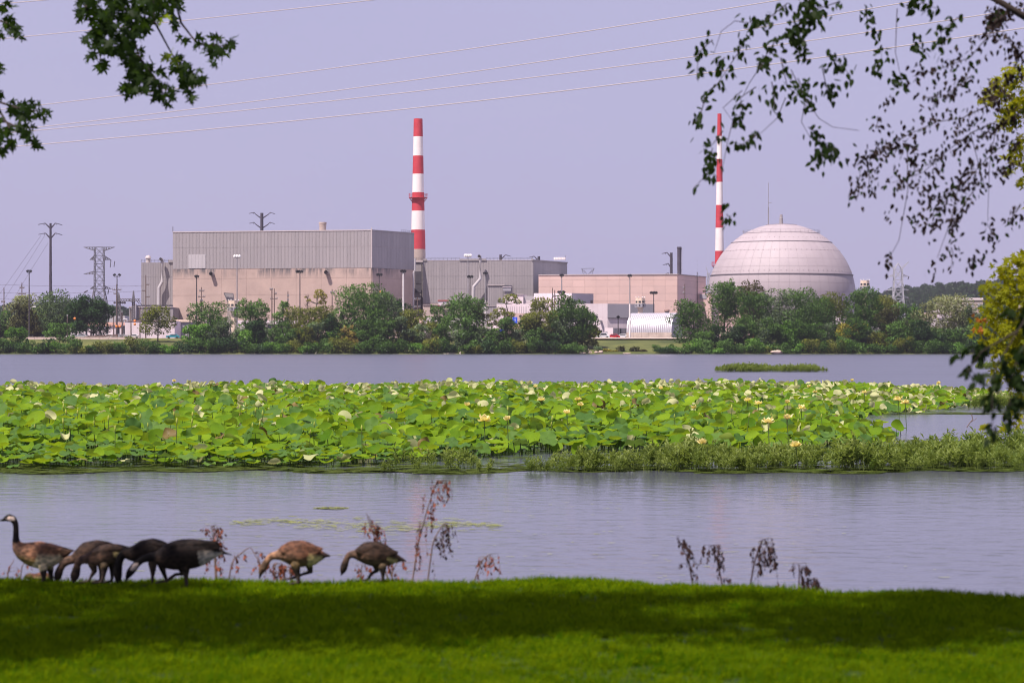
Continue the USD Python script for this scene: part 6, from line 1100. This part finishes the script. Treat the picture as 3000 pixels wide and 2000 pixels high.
def rand_leaf(rs, droop=.8):
    o = np.array([rs.normal() * .6, rs.normal() * .6, -droop + rs.normal() * .45]); nrm = np.array([rs.normal() * .7, -.9 + rs.normal() * .5, rs.normal() * .8]); return o, nrm
def spray(rs, shape, n, L, spread):
    mb = MB()
    for k in range(n):
        o, nrm = rand_leaf(rs, .3); nrm = np.array([rs.normal() * .5, rs.normal() * .5, 1]); mb.add(*leaf_tris(shape, rs.normal(size=3) * spread, o * [1, 1, .6], nrm, L * rs.uniform(.7, 1.2)))
    return np.vstack(mb.v), np.vstack(mb.f)
def hidden(P):     # true where a spray stays above or beside the picture
    px = 1500 + P[:, 0] / np.maximum(P[:, 1], .1) * F; py = YH - (P[:, 2] - H) / np.maximum(P[:, 1], .1) * F
    return (P[:, 1] < 1) | (px < -330) | (px > 3330) | (py < -330)
def overhead(th, lobes, n, shape, L, mat, seed, gap=0.0, per=16):
    rs = np.random.RandomState(seed); vol = np.array([r[0] * r[1] * r[2] for _, r in lobes]); pk = rs.choice(len(lobes), n, p=vol / vol.sum()); u = rs.normal(size=(n, 3)); u /= np.linalg.norm(u, axis=1, keepdims=True); P = np.array([c for c, _ in lobes])[pk] + u * np.array([r for _, r in lobes])[pk] * (rs.rand(n) ** .5)[:, None]
    P = P[hidden(P) & (meshkit.fbm(P * .9 + seed, 2) > .47)]; base = np.array(stage.GetPrimAtPath(th).GetAttribute('xformOp:translate').Get()); m = len(P)
    protos = [(*spray(rs, shape, per, L, .22), mat, None) for _ in range(4)]
    instancer(th + '/foliage', protos, P - base, quat_z_tilt(rs.uniform(0, 6.28, m), np.abs(rs.normal(0, .4, m)), rs.uniform(0, 6.28, m)), rs.uniform(.8, 1.25, m), rs.randint(0, 4, m))
def add_leaves(th, leaves, limit=300):
    """leaves: (vertices, triangles, material); the first ones one by one, the rest as one part."""
    base = np.array(stage.GetPrimAtPath(th).GetAttribute('xformOp:translate').Get()); rest = {}
    for k, (v, f, mat) in enumerate(leaves):
        if k < limit: obj('leaf', MB().add(v - base, f), mat, th)
        else: rest.setdefault(mat, MB()).add(v - base, f)
    for mat, mb in rest.items(): tag(obj('leaves', mb, mat, th), kind='stuff')
# maple at the left: trunk stands outside the picture
rs = np.random.RandomState(41); base = np.array([-8.2, 16.0, float(lawn_z(-8.2, 16.0)) - .1]); th = thing('maple_tree', 'shady maple whose dark lobed leaves hang into the top left corner', 'tree', base)
obj('trunk', MB().tube([(0, 0, 0), (.1, 0, 1.5), (.2, .2, 4), (.3, .3, 8), (.2, .2, 12)], [.42, .33, .28, .18, .05], 14), 'bark', th, smooth=True)
zf = lambda x, y, d: W(x / 2.94, y / 2.94, d)
for tip, z0 in ((zf(1000, -330, 22), 4.6), (zf(-150, 150, 22), 4.2), (np.array([-2, 14.5, 8.8]), 5), (np.array([-6.5, 17, 9.2]), 6), (np.array([-12, 18, 8.0]), 5), (np.array([-7, 11, 8.5]), 6)):
    p = tip - base; obj('limb', MB().tube([(.2, .2, z0), p * [.4, .4, 0] + [0, 0, z0 * .4 + p[2] * .6 + .4], p], [.13, .09, .035], 8), 'bark', th, smooth=True)
for tw in ([(1000, -330), (1300, -150), (1330, 190), (1460, 430), (1560, 600)], [(1000, -330), (700, -120), (740, 60), (800, 260), (870, 520)], [(1000, -330), (1000, -150), (1100, 150), (1200, 500), (1150, 760)], [(1000, -330), (1480, -100), (1560, 200), (1700, 380), (1950, 400)], [(1200, 500), (1350, 700), (1420, 850)], [(-150, 150), (-120, 700), (0, 960), (80, 1100), (120, 1300)], [(-120, 700), (-100, 850), (150, 930), (330, 960)], [(-150, 150), (-100, 150), (60, 200), (170, 330)], [(-100, 850), (-60, 1000), (200, 1120), (310, 1280)]):
    obj('twig', MB().tube([zf(a, b, 22 + .15 * math.sin(a)) - base for a, b in tw], np.linspace(.016, .005, len(tw)), 6), 'twig', th)
blobs = [(760, 60, 100), (700, 130, 55), (900, 120, 105), (1050, 60, 120), (1200, 100, 120), (1350, 80, 100), (1480, 40, 80), (1500, 180, 65), (880, 250, 115), (1050, 250, 120), (1200, 260, 100), (800, 350, 75), (900, 400, 95), (1050, 400, 110), (770, 480, 55), (880, 560, 55), (1150, 500, 105), (1230, 600, 110), (1130, 640, 80), (1320, 650, 85), (1180, 740, 85), (1110, 790, 55), (1280, 740, 80), (1400, 830, 55), (1540, 560, 80), (1600, 640, 80), (1700, 680, 75), (1620, 760, 65), (1450, 800, 70), (1400, 880, 40), (1600, 320, 45), (1700, 370, 60), (1800, 430, 70), (1890, 470, 70), (1830, 540, 45), (1880, 340, 45), (1970, 380, 50), (1650, 840, 35), (1000, -60, 140), (1300, -60, 140), (780, -60, 110), (1500, -80, 90),
 (40, 80, 65), (70, 200, 55), (120, 250, 60), (170, 320, 40), (20, 300, 45), (-10, 600, 45), (5, 830, 40), (100, 920, 55), (170, 960, 75), (260, 940, 65), (360, 960, 55), (395, 1005, 35), (200, 1040, 55), (40, 1150, 55), (230, 1150, 65), (300, 1200, 50), (120, 1250, 55), (60, 1320, 45), (300, 1280, 35), (180, 1120, 45), (-60, 1000, 90), (-80, 300, 90), (-60, 1200, 80)]
LL = []
for x, y, r in blobs:
    for k in range(max(2, int(r * r / 420))):
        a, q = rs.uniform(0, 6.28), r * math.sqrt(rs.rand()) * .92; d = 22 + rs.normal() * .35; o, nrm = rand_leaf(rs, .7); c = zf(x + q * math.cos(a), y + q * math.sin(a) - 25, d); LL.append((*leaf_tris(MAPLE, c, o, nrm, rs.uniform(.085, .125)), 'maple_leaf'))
for x, y in ((1480, 450), (1440, 490), (1500, 520), (1390, 170), (1420, 150), (1460, 480)): o, nrm = rand_leaf(rs); LL.append((*leaf_tris(MAPLE, zf(x, y - 20, 21.7), o, nrm, .1), 'maple_leaf_new'))
rs.shuffle(LL) if False else None
LL = [LL[i] for i in rs.permutation(len(LL))]; add_leaves(th, LL)
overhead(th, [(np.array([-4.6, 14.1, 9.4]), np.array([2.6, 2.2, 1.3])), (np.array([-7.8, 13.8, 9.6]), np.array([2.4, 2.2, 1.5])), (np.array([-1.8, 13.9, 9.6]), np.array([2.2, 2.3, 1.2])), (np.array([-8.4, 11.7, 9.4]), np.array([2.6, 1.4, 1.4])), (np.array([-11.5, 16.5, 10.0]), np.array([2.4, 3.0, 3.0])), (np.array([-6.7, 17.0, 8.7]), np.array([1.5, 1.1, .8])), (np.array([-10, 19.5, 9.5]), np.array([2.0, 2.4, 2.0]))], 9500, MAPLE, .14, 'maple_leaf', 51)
# more of the park's trees behind the camera, whose crowns shut out the sky over the lawn
for bx, by, sd in ((-4.5, 2.5, 61), (5.5, 1.0, 62), (.5, -6.5, 63)):
    b2 = np.array([bx, by, float(lawn_z(bx, by)) - .1]); t2 = thing('maple_tree', {61: 'shade maple standing to the left of the camera, out of the picture', 62: 'shade maple standing to the right of the camera, out of the picture', 63: 'shade maple standing behind the camera, out of the picture'}[sd], 'tree', b2)
    obj('trunk', MB().tube([(0, 0, 0), (.1, 0, 2), (0, .2, 5), (.1, .1, 9), (0, 0, 13)], [.45, .34, .27, .16, .05], 12), 'bark', t2, smooth=True)
    for k in range(5): a = k * 1.3; obj('limb', MB().tube([(0, .1, 5), (math.cos(a) * 2, math.sin(a) * 2, 7.5), (math.cos(a) * 3.6, math.sin(a) * 3.4, 9.5)], [.13, .09, .03], 7), 'bark', t2, smooth=True)
    overhead(t2, [(b2 + np.array([math.cos(k * 1.05) * 3.0, math.sin(k * 1.05) * 2.6, 9.6 + (k % 3) * .8]), np.array([2.2, 2.0, 2.0])) for k in range(6)] + [(b2 + np.array([0, 0, 11.5]), np.array([3.2, 3.2, 2.4]))], 4500, MAPLE, .16, 'maple_leaf', sd)
# birch at the right
rs = np.random.RandomState(43); base = np.array([8.4, 19.0, float(lawn_z(8.4, 19.0)) - .1]); th = thing('birch_tree', 'birch with thin drooping twigs and small dark leaves hanging in at the upper right', 'tree', base)
zb2 = lambda x, y, d: W(1950 + x / 1.96, y / 1.96, d)
obj('trunk', MB().tube([(0, 0, 0), (.1, 0, 1.5), (-.1, .1, 4), (.0, .2, 8), (.1, .2, 12)], [.30, .24, .2, .13, .04], 12), 'bark', th, smooth=True)
obj('limb', MB().tube([np.array([-.1, .1, 4.2]), zb2(2500, 330, 20.6) - base, zb2(2058, 95, 20.5) - base, zb2(1900, 0, 20.5) - base, zb2(1500, -200, 20.5) - base, zb2(900, -330, 20.5) - base], [.08, .05, .03, .026, .02, .014], 8), 'twig', th, smooth=True)
for tip, z0 in ((np.array([3.2, 16.5, 8.8]), 5.5), (np.array([5, 14, 8.5]), 6), (np.array([10, 22, 9.0]), 6), (np.array([6, 21, 9.5]), 7)): p = tip - base; obj('limb', MB().tube([(0, .1, z0), p * [.4, .4, 0] + [0, 0, z0 * .4 + p[2] * .6 + .4], p], [.1, .07, .03], 8), 'bark', th, smooth=True)
strands = [([(1000, 10), (850, 60), (760, 160), (700, 220)], 46), ([(860, -40), (800, 30), (850, 80), (830, 140)], 26), ([(700, 20), (560, 130), (450, 130)], 18), ([(640, 220), (570, 330), (530, 380)], 18), ([(760, 170), (790, 260), (800, 320)], 16), ([(270, 230), (190, 300), (180, 430)], 13), ([(340, 330), (310, 370), (290, 380)], 7), ([(450, 240), (420, 300), (300, 480), (210, 550)], 19), ([(520, 500), (430, 560), (440, 640), (390, 720)], 16), ([(610, 470), (625, 560), (620, 640)], 8), ([(230, 560), (190, 690), (150, 710)], 7), ([(660, 330), (700, 500), (860, 620)], 13), ([(760, 450), (800, 530), (810, 640)], 11), ([(950, 330), (1000, 360), (1050, 420)], 13), ([(900, 390), (930, 530), (980, 480)], 12), ([(820, 730), (880, 770), (900, 880), (850, 940)], 17), ([(930, 820), (935, 860), (935, 910)], 10), ([(960, 850), (975, 860), (985, 880)], 5), ([(530, 770), (440, 830), (390, 820)], 11), ([(330, 750), (270, 830), (210, 840)], 9), ([(270, 850), (250, 940), (300, 930)], 9), ([(280, 980), (240, 1000), (160, 1080)], 7), ([(350, 1230), (370, 1250), (385, 1270)], 5),
 ([(1150, 40), (1160, 140), (1240, 220)], 11), ([(1240, 270), (1240, 370), (1180, 390)], 11), ([(1380, 30), (1480, 20), (1560, 50)], 20), ([(1680, 100), (1580, 190), (1600, 260)], 13), ([(1420, 240), (1470, 280), (1500, 310)], 9), ([(1300, 430), (1330, 460), (1360, 490)], 8)]
dry = [([(1900, 150), (1750, 330), (1560, 400), (1420, 440)], 38), ([(1750, 440), (1600, 560), (1480, 560)], 22), ([(1265, 560), (1275, 580), (1280, 600)], 4), ([(1220, 670), (1218, 700), (1215, 730)], 4), ([(1950, 560), (1700, 680), (1560, 700), (1400, 770), (1300, 830), (1200, 880), (1120, 910)], 74), ([(1900, 700), (1760, 760), (1600, 880), (1480, 990), (1300, 1050)], 52), ([(1400, 830), (1430, 880), (1440, 930)], 11), ([(1170, 990), (1170, 1040), (1165, 1090)], 8), ([(1120, 1000), (1100, 1060), (1085, 1125)], 8), ([(2050, 780), (1900, 860), (1780, 980), (1680, 1080), (1600, 1120), (1540, 1200), (1530, 1340)], 70), ([(1425, 1230), (1435, 1260), (1440, 1300)], 7), ([(1305, 1220), (1310, 1230), (1312, 1235)], 2), ([(1480, 1060), (1480, 1090), (1480, 1130)], 5), ([(1800, 1040), (1700, 1200), (1620, 1340)], 24), ([(2000, 930), (1950, 980), (1900, 1010)], 12), ([(1860, 1300), (1870, 1330), (1875, 1370)], 9), ([(1275, 1480), (1270, 1500), (1268, 1515)], 4), ([(1760, 1480), (1762, 1500), (1765, 1520)], 4), ([(2040, 1180), (1980, 1260), (1975, 1280)], 9), ([(1540, 1520), (1540, 1540), (1545, 1560)], 3), ([(1640, 1420), (1650, 1450), (1640, 1540)], 5), ([(1830, 1450), (1820, 1480), (1815, 1500)], 3),
 ([(2058, 20), (1900, 100), (1880, 160)], 30), ([(1940, 200), (2000, 270), (2050, 330)], 24), ([(1850, 60), (1900, 90), (1960, 110)], 20), ([(2050, 420), (1900, 480), (1820, 560)], 20), ([(2050, 640), (1950, 700), (1850, 760)], 18)]
LL = []
for grp, mat in ((strands, 'birch_leaf'), (dry, 'birch_leaf_dry')):
    for st_, n in grp:
        d = 20.5 + rs.normal() * .4; P = [zb2(a, b, d) for a, b in st_]
        if n > 3: obj('twig', MB().tube([p - base for p in P], np.linspace(.005, .0022, len(P)), 5), 'twig', th)
        for k in range(int(n * (2.4 if mat == 'birch_leaf' else 3.4)) + 1):
            t = rs.uniform(0, len(P) - 1.001); i = int(t); c = P[i] + (P[i + 1] - P[i]) * (t - i) + rs.normal(size=3) * np.array([.035, .10, .04]) * (1.5 if n > 30 else 1); o, nrm = rand_leaf(rs, 1.0); big = mat == 'birch_leaf'
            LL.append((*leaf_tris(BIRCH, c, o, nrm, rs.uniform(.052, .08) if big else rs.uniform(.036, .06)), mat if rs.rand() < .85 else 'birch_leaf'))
for st_ in ([(450, 130), (400, 120), (320, 180), (280, 300)], [(440, 520), (330, 620), (390, 700)], [(390, 680), (360, 800), (320, 1000)], [(690, 560), (640, 680), (530, 780)], [(720, 400), (800, 560), (880, 680), (960, 730), (1110, 750)], [(800, 600), (780, 700), (830, 790)], [(1390, 830), (1390, 1100), (1340, 1380), (1275, 1500)], [(1900, 720), (1860, 950), (1850, 1250)], [(1750, 760), (1840, 1100)], [(1330, 50), (1320, 300), (1350, 440)], [(560, 360), (480, 480), (440, 560)], [(2040, 1170), (1990, 1230)], [(1680, 1080), (1640, 1260), (1560, 1480)]):
    d = 20.5 + rs.normal() * .3; obj('twig', MB().tube([zb2(a, b, d) - base for a, b in st_], np.linspace(.0042, .002, len(st_)), 5), 'twig', th)
zr3 = lambda x, y, d: W(2600 + x / 2.6125, 700 + y / 2.6125, d)
for x, y, r in ((600, 1000, 40), (700, 880, 55), (705, 1045, 50), (840, 1050, 35), (800, 1230, 60), (930, 1300, 45), (975, 1230, 45), (1035, 1230, 40), (900, 950, 45), (800, 1465, 45), (935, 1405, 25), (830, 1100, 30), (510, 890, 15), (1000, 1100, 60), (1020, 880, 60), (960, 1040, 50), (720, 820, 35), (590, 840, 18), (1040, 600, 60), (930, 540, 40)):
    d = 14.8 + rs.normal() * .2
    for k in range(max(2, int(r * r / 130))): o, nrm = rand_leaf(rs, 1.0); LL.append((*leaf_tris(BIRCH, zr3(x + rs.normal() * r * .45, y + rs.normal() * r * .6, d), o, nrm, rs.uniform(.05, .075)), 'birch_leaf'))
for st_ in ([(1250, 300), (1000, 700), (820, 1000), (800, 1250), (805, 1470)], [(1250, 500), (1000, 900), (940, 1100), (930, 1420)], [(1000, 700), (720, 860), (610, 1020)], [(1300, 900), (1040, 1150), (1030, 1240)]): obj('twig', MB().tube([zr3(a, b, 14.8) - base for a, b in st_], np.linspace(.006, .002, len(st_)), 5), 'twig', th)
LL = [LL[i] for i in rs.permutation(len(LL))]; add_leaves(th, LL)
overhead(th, [(np.array([3.4, 13.8, 9.4]), np.array([2.5, 2.3, 1.3])), (np.array([6.5, 17.6, 10.2]), np.array([3.0, 2.4, 2.8])), (np.array([.9, 13.9, 9.8]), np.array([2.2, 2.3, 1.2])), (np.array([9.2, 20.5, 9.8]), np.array([2.8, 3.0, 2.8])), (np.array([6.6, 14.2, 9.8]), np.array([1.8, 1.6, 1.6])), (np.array([.6, 16.3, 8.5]), np.array([2.5, 1.1, .8])), (np.array([4.0, 15.9, 8.6]), np.array([2.6, 1.3, .9]))], 10000, BIRCH, .085, 'birch_leaf', 52, per=26)
# yellow green maple on the bank at the right edge
rs = np.random.RandomState(47); base = np.array([9.6, 34.0, float(lawn_z(9.6, 34.0)) - .1]); th = thing('maple_tree', 'yellow green maple with a few orange leaves at the right edge', 'tree', base); d0 = 33.0
obj('trunk', MB().tube([(0, 0, 0), (-.1, 0, 1.5), (-.3, -.2, 3.5), (-.4, -.3, 6), (-.3, -.3, 8)], [.22, .18, .13, .08, .03], 10), 'bark', th, smooth=True)
lob = [(2960, 860, 68), (2905, 900, 45), (2872, 958, 38), (2950, 960, 70), (2990, 800, 50), (2938, 795, 36), (3000, 960, 60), (2905, 1010, 40), (2960, 1050, 60), (2925, 1095, 36), (3000, 1090, 55), (2990, 1150, 40), (2985, 1000, 60), (2960, 765, 22), (2885, 845, 22), (2900, 1135, 14), (3000, 1030, 50), (2985, 760, 22), (2995, 740, 14), (2930, 262, 45), (2970, 220, 45), (2890, 290, 30), (2990, 300, 60), (2955, 345, 45), (3000, 420, 40), (2975, 465, 32), (2958, 505, 18), (2990, 535, 22), (3060, 300, 70), (3080, 850, 110), (3080, 1000, 110), (3140, 600, 130), (3170, 900, 140), (3090, 1100, 70), (3160, 350, 120), (3200, 1050, 90), (2962, 1210, 22), (2985, 1225, 24), (3010, 1180, 30), (2880, 1250, 10), (2945, 1245, 12)]
LL = []
for x, y, r in lob:
    for k in range(max(3, int(r * r / (26 if y < 900 else 36)))):
        u = rs.normal(size=3); u /= np.linalg.norm(u); q = u * r * rs.uniform(.3, 1.05); d = d0 + u[1] * r / F * d0 * 1.6; o, nrm = rand_leaf(rs, .35); nrm = nrm + np.array([0, 0, .9]); LL.append((*leaf_tris(MAPLE, W(x + q[0], y + q[2] * .9, d), o, nrm, rs.uniform(.075, .12)), 'shrub_leaf'))
for x, y, r in ((2868, 930, 16), (2862, 962, 14), (2880, 940, 12), (2876, 970, 10)):
    for k in range(5): o, nrm = rand_leaf(rs, .4); LL.append((*leaf_tris(MAPLE, W(x + rs.normal() * r * .5, y + rs.normal() * r * .4, d0 - .5), o, nrm, .065), 'shrub_leaf_orange'))
LL = [LL[i] for i in rs.permutation(len(LL))]; add_leaves(th, LL)
for st_ in ([(3180, 820), (3060, 870), (2960, 908), (2890, 945)], [(3160, 700), (3050, 780), (2960, 800)], [(3150, 900), (3040, 1000), (2940, 1070)], [(3150, 560), (3050, 380), (2960, 280), (2910, 285)], [(3150, 560), (3040, 500), (2970, 480)]):
    obj('branch', MB().tube([base * 0 + (np.array([-.35, -.25, 4.0]) if i == 0 else W(a, b, d0) - base) for i, (a, b) in enumerate(st_)], np.linspace(.07, .014, len(st_)), 6), 'bark_pale', th)
# ---------------------------------------------------------------- haze
if HAZE:
    usdkit.material(stage, '/World/Looks/air', {'v': ('principled_volume', {'color': (.86, .86, .97), 'density': HAZE, 'anisotropy': .3})}, volume='v.volume')
    tag(obj('haze', MB().box((0, 1000, 62), (7600, 9600, 128)), 'air'), 'pale summer haze over the river and the power station', 'haze', kind='stuff')
